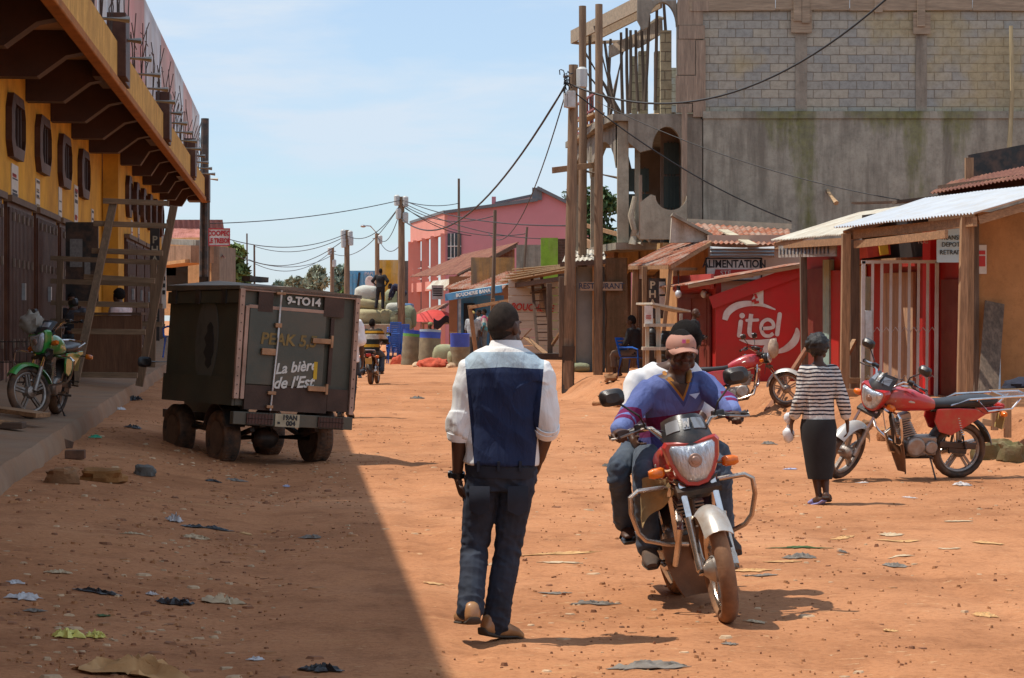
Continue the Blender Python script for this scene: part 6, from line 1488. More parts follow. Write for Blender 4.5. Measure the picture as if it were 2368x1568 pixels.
def moto(label, mtx, body, steer=0, group=None, rims=ALLOY, tyre=RUBBER, front='visor', rack=False, crash=True, flap=True, spokes=True, rear_detail=True, dusty=False, signals=True, stand=False, fend=None):
    t = thing('motorcycle', label, 'motorcycle', mat=mtx, group=group)
    FA = V((0, 1.27, .30)); HT = V((0, .93, .98)); ax = (HT-FA).normalized()
    SM = M.Translation(HT) @ M.Rotation(R(steer), 4, ax) @ M.Translation(-HT)
    def wheel(c, name, rm, w_=.055, xf=None):
        mb = MB(); c = V(c); prof = []
        for k in range(16):
            a = 2*PI*k/16; rr = .258+.044*math.cos(a)*(1.0 if math.cos(a) > 0 else .6); xx = w_*math.sin(a)*.95
            prof.append((rr, xx))
        rings = []; n = 44
        for i in range(n):
            a = 2*PI*i/n; ring = []
            for k, (rr, xx) in enumerate(prof):
                kn = .004 if (k in (0, 1, 15) and i % 2) else 0
                ring.append(c+V((xx, (rr+kn)*math.cos(a), (rr+kn)*math.sin(a))))
            rings.append(ring)
        mb.loft(rings, False, True)
        if xf: mb.xf(xf)
        wh = mb.build(name, tyre, t, 50)
        mb = MB(); mb.torus(c, .226, .022, (0, 90, 0), 36, 8, flat=1.3)
        if xf: mb.xf(xf)
        mb.build('rim', rm, wh)
        mb = MB()
        if spokes:
            for k in range(5):
                a = 2*PI*k/5+.3
                for da in (-.09, .09):
                    d0 = V((0, math.cos(a+da*3), math.sin(a+da*3))); d1 = V((0, math.cos(a+da), math.sin(a+da))); mb.beam(c+d0*.06, c+d1*.225, .022, .03, (1, 0, 0))
        else:
            for k in range(18):
                a = 2*PI*k/18; d0 = V((0, math.cos(a+.4*(-1)**k), math.sin(a+.4*(-1)**k))); d1 = V((0, math.cos(a), math.sin(a))); mb.tube([c+d0*.05+V((.03*(-1)**k, 0, 0)), c+d1*.225], .0035, 4)
        if xf: mb.xf(xf)
        mb.build('spokes', rm, wh)
        mb = MB(); mb.lathe([(.03, -.085), (.065, -.06), (.075, -.03), (.075, .03), (.05, .06), (.025, .085)], 18, c, (0, 90, 0))
        if xf: mb.xf(xf)
        mb.build('hub', ALLOY, wh); return wh
    wheel((0, 0, .30), 'rear_wheel', rims, .06); wheel(FA, 'front_wheel', rims, .05, SM)
    ch = DUSTCH if dusty else CHROME
    # fork
    for s in (-1, 1):
        mb = MB(); a = FA+V((s*.09, -.01, 0)); b = HT+V((s*.09, .0, -.02)); d_ = (b-a)
        mb.tube([a-d_*.03, a, a+d_*.08, a+d_*.1, a+d_*.40, a+d_*.42], [.022, .03, .03, .026, .027, .031], 12); mb.xf(SM); mb.build('fork_slider', DUSTCH if dusty else ALLOY, t)
        mb = MB(); mb.tube([a+d_*.42, a+d_*.98], .0165, 12); mb.xf(SM); mb.build('fork_tube', CHROME, t)
    mb = MB()
    for q in (.62, .97): c = FA.lerp(HT, q); mb.box(c+V((0, -.02, 0)), (.25, .07, .035), (-27, 0, 0))
    mb.xf(SM); mb.each('fork_clamp', BLACKM, t)
    # front mudguard
    def arc(c, r0, a0, a1, w_, drop, th=.006, n=18):
        def f(u, v):
            a = R(lerp(a0, a1, u)); q = (v-.5)*2; r = r0-drop*abs(q)**2.2; return V((c[0]-w_*q, c[1]+r*math.cos(a), c[2]+r*math.sin(a)))
        m_ = MB(); m_.sheet(f, n, 8, th); return m_
    mb = arc(FA, .345, 42, 165, .075, .05); mb.xf(SM); mb.build('front_mudguard', fend or (mat('pale_metal_mudguard', (.62, .58, .52), .3, .15, 5, .08, 30, metal=.5, dirt=(.4, .25, .14), damt=.3, dscale=9) if dusty else SILVER), t, 40)
    mb = MB()
    for s in (-1, 1): mb.tube([FA+V((s*.08, .02, .25)), FA+V((s*.085, -.03, .16)), FA+V((s*.09, 0, .1))], .008, 6)
    mb.xf(SM); mb.each('mudguard_stay', BLACKM, t)
    # handlebar with its controls
    hb = [(-.39, .70, 1.06), (-.27, .73, 1.08), (-.17, .80, 1.075), (-.10, .88, 1.0), (0, .89, .99), (.10, .88, 1.0), (.17, .80, 1.075), (.27, .73, 1.08), (.39, .70, 1.06)]
    mb = MB(); mb.tube(hb, .0125, 10); mb.xf(SM); hbar = mb.build('handlebar', ch, t)
    for s in (-1, 1):
        mb = MB(); mb.tube([(s*.26, .732, 1.08), (s*.39, .70, 1.06)], .018, 12); mb.tube([(s*.39, .70, 1.06), (s*.405, .697, 1.058)], .021, 12); mb.xf(SM); mb.build('grip', BLACKP, t)
        mb = MB(); mb.box((s*.225, .75, 1.085), (.07, .05, .05), (0, 0, s*-14)); mb.xf(SM); mb.build('switch_box', BLACKP, t, bevel=.008)
        mb = MB(); mb.tube([(s*.22, .775, 1.08), (s*.28, .80, 1.07), (s*.37, .775, 1.05), (s*.40, .76, 1.048)], [.009, .008, .007, .009], 8); mb.xf(SM); mb.build('lever', BLACKP if not dusty else ALLOY, t)
        mb = MB(); mb.tube([(s*.20, .775, 1.09), (s*.23, .80, 1.16), (s*.33, .77, 1.25), (s*.335, .765, 1.27)], .0065, 8); mb.xf(SM); st = mb.build('mirror', BLACKP, t)
        mb = MB(); mb.ell([((s*.36, .75, 1.285), (.045, 0, 0), (0, 0, .03)), ((s*.36, .755, 1.285), (.072, 0, 0), (0, 0, .05)), ((s*.36, .79, 1.285), (.07, 0, 0), (0, 0, .048)), ((s*.36, .815, 1.285), (.04, 0, 0), (0, 0, .026))], 18, pw=.6); mb.xf(SM); mb.build('mirror_shell', BLACKP, st)
        mb = MB(); mb.ell([((s*.36, .7485, 1.285), (.06, 0, 0), (0, 0, .042)), ((s*.36, .7475, 1.285), (.06, 0, 0), (0, 0, .042))], 18, pw=.6); mb.xf(SM); mb.build('mirror_glass', MIRRORG, st)
    mb = MB(); mb.lathe([(.05, 0), (.06, .02), (.06, .05), (.05, .06)], 18, (0, .87, 1.03), (-25, 0, 0)); mb.xf(SM); mb.build('speedometer', BLACKP, t)
    # headlamp
    if front == 'visor':
        def hl(sc, y): return [V((x*sc, y, .885+(z-.0)*sc)) for x, z in ((-.13, .075), (-.115, .095), (0, .08), (.115, .095), (.13, .075), (.118, 0), (.085, -.075), (.05, -.115), (0, -.125), (-.05, -.115), (-.085, -.075), (-.118, 0))]
        mb = MB(); mb.loft([hl(.75, .90), hl(1.22, .97), hl(1.26, 1.03), hl(1.16, 1.06)]); mb.loft([hl(1.16, 1.06), hl(.98, 1.055)], False); mb.xf(SM); hs = mb.build('headlamp_surround', body, t, 30)
        mb = MB(); mb.loft([hl(1.03, 1.04), hl(1.0, 1.066), hl(.9, 1.085), hl(.6, 1.098), hl(.2, 1.102)]); mb.xf(SM); l_ = mb.build('headlamp_lens', GLASSL, hs, 60)
        mb = MB(); mb.lathe([(.04, 0), (.036, .008), (.025, .009), (.02, .014), (.0, .016)], 20, (0, 1.1, .885), (-90, 0, 0)); mb.xf(SM); mb.build('bulb_cap', mat('bulb_cap', (.35, .22, .17), .3, .2, 10, 0, metal=.4), l_)
        mb = MB(); mb.loft([hl(1.20, 1.03), hl(1.22, 1.05)], False); 
        # dark lower chin
        mb = MB(); mb.loft([[V((x, y, z)) for x, y, z in ((-.12, .93, .78), (.12, .93, .78), (.13, 1.03, .80), (.06, 1.045, .755), (-.06, 1.045, .755), (-.13, 1.03, .80))], [V((x, y, z)) for x, y, z in ((-.07, .92, .66), (.07, .92, .66), (.07, 1.0, .67), (.04, 1.01, .66), (-.04, 1.01, .66), (-.07, 1.0, .67))]]); mb.xf(SM); mb.build('headlamp_chin', BLACKP, t, 30, bevel=.01)
        def vis(u, v):
            a = lerp(-1, 1, u); z = lerp(.968, 1.135, v); y = 1.065-.13*v**1.3-.055*abs(a)**2*(1+v); w_ = .145*(1-.18*v**2); return V((-a*w_, y, z-.03*abs(a)**2*(1-v)-.035*abs(a)**3*v))
        mb = MB(); mb.sheet(vis, 16, 10, .02); mb.xf(SM); vs_ = mb.build('visor', BLACKP, t, 60)
        mb = MB()
        for a0, a1 in ((.08, .34), (.42, .56), (.64, .9)):
            q = MB(); q.sheet(lambda u, v: vis(lerp(a0, a1, u), lerp(.52, .86, v))+V((0, .006, .002)), 5, 4, .005); mb.add(q.v, q.f)
        mb.xf(SM); mb.each('visor_panel', mat('visor_grey_panel', (.30, .31, .33), .25, .1, 4, 0, metal=.5), vs_)
        mb = MB(); c = vis(.49, .69)+V((0, .014, .004))
        for (x0, z0, x1, z1) in ((-.02, .025, -.01, -.02), (-.01, -.02, 0, .012), (0, .012, .01, -.02), (.01, -.02, .02, .025)): mb.beam(c+V((-x0, -z0*.6, z0)), c+V((-x1, -z1*.6, z1)), .008, .004, (0, 1, 0))
        mb.xf(SM); mb.build('visor_emblem', SILVER, vs_)
    else:
        mb = MB(); mb.sph((0, 1.0, .87), (.095, .085, .095), None, 20, 12); mb.xf(SM); hs = mb.build('headlamp_shell', BLACKP, t, 60)
        mb = MB(); mb.lathe([(.085, 0), (.09, .015), (.07, .035), (.03, .045), (.002, .047)], 22, (0, 1.055, .87), (-90, 0, 0)); mb.xf(SM); mb.build('headlamp_lens', GLASSL, hs, 60)
    if signals:
        for s, y0, z0, nm in ((-1, .98, .84, 'front_indicator'), (1, .98, .84, 'front_indicator'), (-1, -.38, .72, 'rear_indicator'), (1, -.38, .72, 'rear_indicator')):
            fr = 'front' in nm
            mb = MB(); mb.tube([(s*.10, y0-.02, z0), (s*.17, y0, z0)], .014, 8)
            if fr: mb.xf(SM)
            st = mb.build(nm, PALESC if dusty else BLACKP, t)
            mb = MB(); mb.ell([((s*.165, y0, z0), (0, .022, 0), (0, 0, .02)), ((s*.18, y0, z0), (0, .035, 0), (0, 0, .03)), ((s*.23, y0, z0-.002), (0, .034, 0), (0, 0, .03)), ((s*.255, y0, z0-.002), (0, .022, 0), (0, 0, .02))], 14, pw=.7)
            if fr: mb.xf(SM)
            mb.build('amber_lens', AMBER, st, 50)
    # tank, seat, panels
    tk = [(.36, .12, .06, .80), (.42, .13, .085, .81), (.55, .145, .11, .835), (.68, .15, .125, .85), (.80, .135, .12, .855), (.90, .09, .09, .85), (.94, .04, .05, .84)]
    mb = MB(); mb.ell([((0, y, z), (w_, 0, 0), (0, 0, h)) for y, w_, h, z in tk], 22, pw=.75); tank = mb.build('fuel_tank', body, t, 60)
    mb = MB(); mb.lathe([(.04, 0), (.04, .012), (.02, .018)], 18, (0, .66, .972)); mb.build('tank_cap', CHROME, tank)
    for s in (-1, 1):
        mb = MB(); mb.sheet(lambda u, v: V((s*(.150-.02*abs(u-.5)*2*1.1+.004-.02*(v-.4)**2*4), .48+.34*u, .80+.05*u+.05*v*math.sin(PI*(.15+.8*u))))if s > 0 else V((-(.150-.02*abs(u-.5)*2*1.1+.004-.02*(v-.4)**2*4), .82-.34*u, .80+.05*(1-u)+.05*v*math.sin(PI*(.15+.8*(1-u))))), 10, 4, .004); mb.build('tank_decal', SILVER, tank)
    st = [(-.36, .10, .03, .835), (-.30, .125, .05, .83), (-.1, .135, .055, .825), (.1, .13, .05, .805), (.25, .115, .045, .80), (.40, .095, .045, .80), (.44, .07, .03, .80)]
    mb = MB(); mb.ell([((0, y, z), (w_, 0, 0), (0, 0, h)) for y, w_, h, z in st], 20, pw=.62); mb.build('seat', LEATHERETTE, t, 60)
    for s in (-1, 1):
        mb = MB(); pl = [(.34, .76), (.10, .77), (-.10, .76), (-.22, .70), (-.05, .60), (.16, .48), (.30, .52), (.36, .64)]
        m_ = M.Translation((s*.125, 0, 0)) @ M.Rotation(R(90), 4, 'Y') @ M.Rotation(R(90), 4, 'Z')
        mb.prism(pl, .025, m_); mb.build('side_panel', body, t, 0, bevel=.008)
        mb = MB(); pl = [(-.10, .77), (-.42, .78), (-.44, .74), (-.22, .695)]; mb.prism(pl, .03, m_@M.Translation((0, 0, -s*.02))); mb.build('tail_panel', body, t, 0, bevel=.008)
    # engine
    mb = MB(); mb.box((0, .46, .36), (.17, .34, .20)); mb.lathe([(.09, -.13), (.11, -.11), (.115, 0), (.11, .11), (.09, .13)], 20, (0, .54, .36), (0, 90, 0)); mb.lathe([(.07, -.115), (.085, 0), (.07, .115)], 18, (0, .36, .35), (0, 90, 0)); eng = mb.build('engine', ALLOY, t, 40, bevel=.012)
    mb = MB()
    for k in range(8): mb.box((0, .60+.012*k, .48+.022*k), (.17-.002*k, .15, .010), (-14, 0, 0))
    mb.box((0, .655, .665), (.12, .12, .07), (-14, 0, 0)); mb.build('cylinder', ALLOY, eng)
    mb = MB(); mb.tube([(0, .78, .84), (0, .80, .66), (0, .74, .40), (0, .60, .23), (0, .3, .23)], .018, 8); mb.tube([(0, .92, .90), (0, .6, .78), (0, .1, .74), (0, -.36, .76)], .018, 8)
    for s in (-1, 1): mb.tube([(s*.09, .1, .74), (s*.09, .12, .5), (s*.07, .14, .28)], .014, 8); mb.tube([(s*.09, .3, .70), (s*.10, -.12, .70), (s*.10, -.40, .73)], .013, 8)
    mb.build('frame', BLACKM, t)
    mb = MB()
    for s in (-1, 1): mb.beam((s*.095, .16, .32), (s*.095, -.04, .30), .025, .05)
    mb.each('swingarm', BLACKM, t)
    for s in (-1, 1):
        mb = MB(); a, b = V((s*.12, -.02, .34)), V((s*.115, .10, .70)); mb.tube([a, a.lerp(b, .35)], .016, 8); mb.tube([a.lerp(b, .3), b], .009, 8); sk_ = mb.build('shock_absorber', CHROME, t)
        mb = MB(); n = 60; pts = []
        xq, yq, dq = frame(b-a)
        for k in range(n+1): p = a.lerp(b, .38+.55*k/n); an = 2*PI*8*k/n; pts.append(p+xq*(.023*math.cos(an))+yq*(.023*math.sin(an)))
        mb.tube(pts, .005, 5); mb.build('spring', CHROME, sk_)
    mb = MB(); mb.tube([(.06, .70, .58), (.09, .80, .48), (.13, .72, .28), (.14, .5, .235), (.145, .2, .25)], .02, 10); ex = mb.build('exhaust_pipe', DUSTCH, t)
    mb = MB(); mb.tube([(.145, .2, .25), (.15, .12, .26), (.155, -.35, .36), (.156, -.38, .366)], [.024, .042, .044, .03], 14); mb.build('silencer', DUSTCH, ex)
    mb = MB(); mb.tube([(-.11, .42, .27), (-.2, .42, .27), (-.27, .42, .275)], .014, 8); mb.tube([(.11, .42, .27), (.2, .42, .27), (.27, .42, .275)], .014, 8); mb.tube([(-.12, .06, .42), (-.24, .04, .43)], .014, 8); mb.tube([(.12, .06, .42), (.24, .04, .43)], .014, 8); mb.each('footrest', RUBBER, t)
    mb = MB(); mb.box((-.10, .06, .37), (.02, .42, .07), (4, 0, 0)); mb.build('chain_case', BLACKM, t, bevel=.01)
    mb = arc(V((0, 0, .30)), .37, 25, 170, .085, .04); mb.build('rear_mudguard', BLACKM, t, 40)
    mb = MB(); mb.box((0, -.44, .755), (.13, .06, .08), (12, 0, 0)); mb.build('tail_light', REDLENS, t, bevel=.015)
    mb = MB(); mb.box((0, -.455, .60), (.17, .01, .15), (10, 0, 0)); mb.build('number_plate', mat('plate_yellow', (.5, .36, .12), .6, .1, 6, .05, 30), t)
    if rack:
        mb = MB(); z = .865
        for s in (-1, 1): mb.tube([(s*.15, .20, .80), (s*.16, .0, z), (s*.15, -.45, z+.02), (s*.13, -.72, z+.03)], .012, 8); mb.tube([(s*.16, -.1, z-.01), (s*.165, -.22, .74), (s*.15, -.50, .76), (s*.14, -.60, z)], .012, 8)
        for yy in (-.42, -.72): mb.tube([(-.145, yy, z+.025), (.145, yy, z+.025)], .012, 8)
        for xx in (-.08, -.027, .027, .08): mb.tube([(xx, -.42, z+.02), (xx, -.72, z+.03)], .006, 6)
        mb.build('luggage_rack', CHROME, t)
    else:
        mb = MB(); mb.tube([(-.12, -.1, .82), (-.14, -.35, .88), (-.08, -.46, .89), (.08, -.46, .89), (.14, -.35, .88), (.12, -.1, .82)], .012, 8); mb.build('grab_rail', CHROME, t)
    if crash:
        for s in (-1, 1):
            mb = MB(); mb.tube([(s*.03, .80, .70), (s*.16, .84, .735), (s*.31, .86, .74), (s*.355, .855, .71), (s*.36, .84, .62), (s*.33, .81, .50), (s*.29, .78, .45), (s*.16, .74, .40), (s*.04, .72, .38)], .0145, 10)
            mb.tube([(s*.13, .835, .73), (s*.11, .77, .41)], .013, 8); mb.build('crash_bar', ch, t)
    if flap:
        mb = MB(); mb.sheet(lambda u, v: V((lerp(-.19, .19, u)*(1-.55*v**2), .735-.10*v-.04*math.sin(PI*u), .43-.36*v)), 8, 8, .01); mb.build('mud_flap', FLAP, t)
    mb = MB()
    if stand: mb.tube([(-.08, .36, .25), (-.20, .33, .02), (-.23, .33, .0)], [.012, .011, .014], 8)
    else: mb.tube([(-.10, .36, .24), (-.13, .05, .20)], .011, 8)
    mb.build('side_stand', BLACKM, t)
    mb = MB()
    mb.tube([(.2, .77, 1.09), (.16, .98, 1.02), (.05, 1.0, .8), (.05, .95, .6)], .005, 6); mb.tube([(-.2, .77, 1.09), (-.12, .96, 1.06), (-.05, .95, .85), (-.03, .8, .7)], .005, 6); mb.tube([(.21, .76, 1.08), (.1, .93, 1.05), (.06, .9, .8)], .005, 6)
    mb.each('control_cable', BLACKP, t)
    return t
def place(front, back, lean=0):
    """matrix of a bike from its front and rear contact points; lean>0 tips it to its own right"""
    f, b = V(front), V(back); d = (f-b); yaw = math.atan2(-d.x, d.y); pit = math.atan2(d.z, V((d.x, d.y)).length)
    return M.Translation(b) @ M.Rotation(yaw, 4, 'Z') @ M.Rotation(pit, 4, 'X') @ M.Rotation(R(lean), 4, 'Y')
def ongr(x, y, dz=0): return V((x, y, gz(x, y)+dz))
# the one being ridden towards us
MAINM = place(ongr(1.17, 11.80), ongr(1.01, 13.06), 8.5)
moto('red motorcycle ridden towards the camera with a clear headlamp and amber indicators', MAINM, MRED, steer=-3, rims=DUSTCH, tyre=RUBDUST, dusty=True)
mt = [o for o in COL.objects if o.name == 'motorcycle'][0]
mb = MB(); mb.sheet(lambda u, v: V((lerp(.12, .26, u)+.06*v*(u-.3)+.012*noise.noise(V((u*4, v*4, 0))), .80+.04*math.sin(4*u+2*v)+.02*noise.noise(V((u*5, v*5, 3))), .79-(.10+.17*u)*v-.015*math.sin(6*u))), 10, 10, .008)
o = mb.build('dusty_cloth', mat('dusty_sackcloth', (.33, .22, .10), .95, .25, 6, .6, 40), None); o.matrix_world = MAINM
tag(o, 'dusty yellow brown cloth tied to the crash bar of the ridden motorcycle', 'cloth')
# parked, front wheel turned to us
M1 = place(ongr(3.43, 22.35), ongr(4.66, 22.68), -9)
moto('red motorcycle parked at the right with a black visor and chrome luggage rack', M1, MRED, steer=36, rack=True, stand=True)
M2 = place(ongr(4.70, 36.5), ongr(3.44, 36.7), -7)
moto('crimson motorcycle parked before the red kiosk, seen from its right side', M2, MPINK, steer=-14, front='round', flap=False, stand=True)
wg = lambda x, y: V((x, y, wk(max(0, (kerbx(y)-x)/4.0), (y-6)/64).z))
M3 = place(wg(-5.60, 24.9), wg(-5.52, 26.15), -8)
moto('green and black motorcycle parked on the walkway before the brown doors', M3, MGREEN, steer=-38, stand=True, crash=True, flap=False, fend=MGREEN)
M4 = place(ongr(-3.52, 56.4), ongr(-3.60, 55.15), 0)
moto('small dark motorcycle ridden away up the street by the man in stripes', M4, MDARK, steer=0, front='round', flap=False, crash=False, dusty=True)
# ---------------------------------------------------------------- small box truck (local: y forward, origin on the ground under the rear axle)
OLV = mat('olive_box_paint', (.058, .063, .046), .5, .35, 1.6, .25, 30, dirt=(.10, .075, .048), damt=.4, dscale=1.4, spec=.45)
OLVD = mat('door_olive_paint', (.058, .066, .05), .4, .2, 2, .15, 30, dirt=(.12, .08, .05), damt=.3, dscale=2)
PALEF = mat('pale_pink_wood_frame', (.45, .29, .22), .75, .2, 4, .3, 20, dirt=(.2, .12, .08), damt=.3)
RUSTM = mat('rusty_brown_strip', (.062, .036, .026), .8, .3, 5, .3, 40)
LATCH = mat('worn_brass_latch', (.42, .24, .13), .5, .3, 9, .2, 40, metal=.4, dirt=(.2, .1, .05), damt=.4)
tp = V((-2.82, 25.1, 0)); TM = M.Translation((tp.x, tp.y, gz(tp.x, tp.y)-.02)) @ M.Rotation(R(30), 4, 'Z') @ M.Rotation(R(1.5), 4, 'Y')
bt = thing('box_truck', 'small dark olive box truck with faded lettering and a padlocked rear door', 'truck', mat=TM)
BW, BL, Z0, Z1, Y0 = 1.42, 2.2, .60, 2.02, -.62
hw = BW/2
BR = M.Translation((0, 0, .6)) @ M.Rotation(R(2.6), 4, 'Y') @ M.Translation((0, 0, -.6))
def tb(mb, name, m_, par=bt, sm=0, bev=0, lab=None): mb.xf(BR); return mb.build(name, m_, par, sm, bev, lab)
mb = MB(); mb.bx(-hw, hw, Y0+.02, Y0+BL, Z0+.06, Z1-.05); box = tb(mb, 'cargo_box', OLV, bev=.01)
mb = MB(); mb.add([V(q) for q in ((-hw-.05, Y0-.04, Z1-.05), (hw+.05, Y0-.04, Z1-.05), (hw+.05, Y0+BL+.03, Z1-.05), (-hw-.05, Y0+BL+.03, Z1-.05), (-hw-.05, Y0-.04, Z1-.01), (hw+.05, Y0-.04, Z1-.01), (hw+.05, Y0+BL+.03, Z1+.02), (-hw-.05, Y0+BL+.03, Z1+.02), (-.1, Y0-.04, Z1+.02), (-.1, Y0+BL+.03, Z1+.13))], [(3, 2, 1, 0), (0, 1, 5, 8, 4), (2, 3, 7, 9, 6), (1, 2, 6, 5), (3, 0, 4, 7), (4, 8, 9, 7), (8, 5, 6, 9)]); tb(mb, 'box_roof', mat('dusty_roof_sheet', (.11, .09, .07), .65, .2, 2, .1, 20, dirt=(.24, .16, .10), damt=.4))
# pale frame of the rear and corner battens
def rp(x, z, d=0): return V((x*hw, Y0-d, lerp(Z0, Z1, z)))
mb = MB()
mb.beam(rp(-1.01, .10, .02), rp(-1.01, .97, .02), .06, .05, (0, 1, 0)); mb.beam(rp(1.01, .02, .02), rp(1.01, .97, .02), .055, .05, (0, 1, 0)); mb.beam(rp(-1.0, .975, .015), rp(1.0, .975, .015), .05, .05, (0, 0, 1))
mb.beam(rp(-.90, .10, .012), rp(-.90, .84, .012), .045, .03, (0, 1, 0)); mb.beam(rp(-.88, .835, .012), rp(.46, .835, .012), .03, .04, (0, 0, 1))
mb.xf(BR); mb.each('pale_batten', PALEF, bt, 0, bevel=.004)
mb = MB(); mb.bx(-hw-.035, -hw-.003, Y0+.02, Y0+BL, Z1-.20, Z1-.06); mb.bx(-hw-.03, -hw-.003, Y0+.02, Y0+BL, Z0+.06, Z0+.38); mb.xf(BR); mb.each('side_board', OLV, bt, 0)
mb = MB()
for yy in (Y0+.35, Y0+1.15, Y0+1.9): mb.bx(-hw-.05, -hw-.036, yy, yy+.14, Z1-.21, Z1-.04)
mb.xf(BR); mb.each('corner_strap', BLACKM, bt, 0)
mb = MB(); mb.bx(-.86*hw, .30*hw+.12, Y0-.030, Y0+.015, lerp(Z0, Z1, .22), lerp(Z0, Z1, .82)); door = tb(mb, 'rear_door', OLVD, bev=.006)
mb = MB(); mb.bx(-.86*hw, .57*hw, Y0-.028, Y0+.016, lerp(Z0, Z1, .02), lerp(Z0, Z1, .215)); mb.bx(.58*hw, .95*hw, Y0-.022, Y0+.015, lerp(Z0, Z1, .04), lerp(Z0, Z1, .22)); mb.xf(BR); mb.each('rust_panel', RUSTM, bt, 0)
mb = MB()
for a, b in ((-.73, -.45), (.42, .80)):
    mb.bx(a*hw, b*hw-.02, Y0-.034, Y0-.005, lerp(Z0, Z1, .80), lerp(Z0, Z1, .965))
mb.bx(.56*hw, .62*hw, Y0-.03, Y0, lerp(Z0, Z1, .25), lerp(Z0, Z1, .79)); mb.xf(BR); mb.each('rusty_plate', RUSTM, bt, 0)
mb = MB(); mb.tube([rp(-.36, .98, .06), rp(-.37, .6, .06), rp(-.42, .02, .055)], .012, 8); mb.xf(BR); rod = mb.build('lock_rod', METAL, bt)
mb = MB()
for x, z, w_, h in ((-.37, .955, .11, .03), (-.38, .70, .08, .05), (-.52, .485, .17, .075), (-.42, .16, .1, .04), (-.44, .05, .08, .035), (.40, .60, .24, .06), (.37, .215, .24, .06)):
    mb.box(rp(x, z, .055), (w_, .04, h))
mb.xf(BR); mb.each('latch', LATCH, bt, 0, bevel=.005)
mb = MB()
for x, z, h in ((.57, .60, .14), (.53, .215, .12)): mb.box(rp(x, z, .06), (.03, .04, h))
mb.xf(BR); mb.each('latch_keeper', LATCH, bt, 0, bevel=.004)
mb = MB()
for k in range(12):
    mb.lathe([(.008, 0), (.006, .006)], 8, rp(1.01, .08+.077*k, .046), (90, 0, 0)); mb.lathe([(.007, 0), (.005, .006)], 8, rp(-1.01, .14+.07*k, .046), (90, 0, 0))
mb.xf(BR); mb.each('screw', RUSTM, bt)
def rt(x, z, d): return BR @ M.Translation(rp(x, z, d)) @ M.Rotation(R(90), 4, 'X')
WL = mat('white_hand_lettering', (.62, .62, .58), .7, .12, 12, .05, 30)
OCH = mat('faded_ochre_lettering', (.22, .15, .05), .8, .3, 14, .1, 40)
text('9-TO14', WL, bt, rt(.07, .905, .004), .085, wide=1.05, off=.005, name='plate_lettering')
text('PEAK 5,5', OCH, bt, rt(-.17, .585, .034), .125, wide=1.0, off=.005, shear=.12, name='faded_lettering')
text('La bière', WL, bt, rt(-.02, .375, .034) @ M.Rotation(R(9), 4, 'Z'), .115, wide=.95, off=.004, shear=.35, name='painted_lettering')
text("de l'Est", WL, bt, rt(-.05, .250, .034) @ M.Rotation(R(5), 4, 'Z'), .125, wide=.95, off=.004, shear=.35, name='painted_lettering')
mb = MB(); mb.box(rp(.33, .36, .036), (.045, .006, .2)); mb.xf(BR); mb.build('yellow_mark', mat('yellow_hand_paint', (.55, .36, .02), .7, .2, 9, .05, 30), bt, 0)
# worn oval painted on the side
mb = MB(); m_ = BR @ M.Translation((-hw-.004, Y0+.95, Z0+.78)) @ M.Rotation(R(-90), 4, 'Z') @ M.Rotation(R(90), 4, 'X')
mb.prism([(.34*math.cos(2*PI*k/30), .52*math.sin(2*PI*k/30)) for k in range(30)], .006, m_); ov = mb.build('painted_oval', mat('worn_dark_oval', (.15, .145, .125), .5, .4, 3, .1, 30, dirt=(.02, .02, .02), damt=.5), bt, 0)
mb = MB(); mb.prism([(.10+.13*math.cos(2*PI*k/20)*(1+.3*math.sin(3*k)), -.05+.27*math.sin(2*PI*k/20)) for k in range(20)], .004, m_@M.Translation((0, 0, .006))); mb.build('worn_figure', BLACKINK, ov, 0)
# tail beam, lights, plate, chassis
mb = MB(); mb.bx(-hw-.03, hw+.03, Y0-.05, Y0+.05, Z0-.145, Z0-.0); tail = tb(mb, 'tail_beam', OLVD, bev=.006)
for s, x0, x1 in ((-1, -.82, -.38), (1, .42, .86)):
    mb = MB(); mb.bx(x0*hw, x1*hw, Y0-.075, Y0-.051, Z0-.13, Z0-.015); l_ = tb(mb, 'tail_light', mat('dusty_tail_lens', (.085, .028, .02), .4, .3, 9, .2, 40) if s < 0 else mat('dusty_red_lens', (.075, .028, .02), .4, .3, 9, .1, 40))
    mb = MB()
    for k in range(8): xx = lerp(x0, x1, (k+.5)/8)*hw; mb.tube([(xx, Y0-.085, Z0-.145), (xx, Y0-.085, Z0)], .004, 5)
    for zz in (Z0-.145, Z0-.07, Z0): mb.tube([(x0*hw, Y0-.087, zz), (x1*hw, Y0-.087, zz)], .004, 5)
    mb.xf(BR); mb.build('light_guard', RUSTM, l_)
mb = MB(); mb.box((-.12*hw, Y0-.06, Z0-.075), (.30, .012, .145)); pl_ = tb(mb, 'number_plate', mat('old_plate', (.42, .36, .24), .6, .2, 8, .1, 40))
text('19AN', BLACKINK, pl_, BR @ M.Translation((-.08*hw, Y0-.068, Z0-.043)) @ M.Rotation(R(90), 4, 'X'), .052, wide=1.0, off=.003, name='plate_number'); text('004', BLACKINK, pl_, BR @ M.Translation((-.06*hw, Y0-.068, Z0-.108)) @ M.Rotation(R(90), 4, 'X'), .052, off=.003, name='plate_number')
mb = MB(); mb.box((-.27*hw, Y0-.069, Z0-.105), (.03, .005, .025)); mb.xf(BR); mb.build('plate_flag', BLACKINK, pl_, 0)
mb = MB()
for s in (-1, 1): mb.beam((s*.34, Y0+.05, .50), (s*.34, Y0+BL+.9, .50), .07, .1)
mb.beam((-.36, .55, .47), (.36, .55, .47), .08, .08); mb.beam((-.2, Y0+.1, .48), (.1, .2, .34), .02, .02); mb.build('chassis', BLACKM, bt, 0)
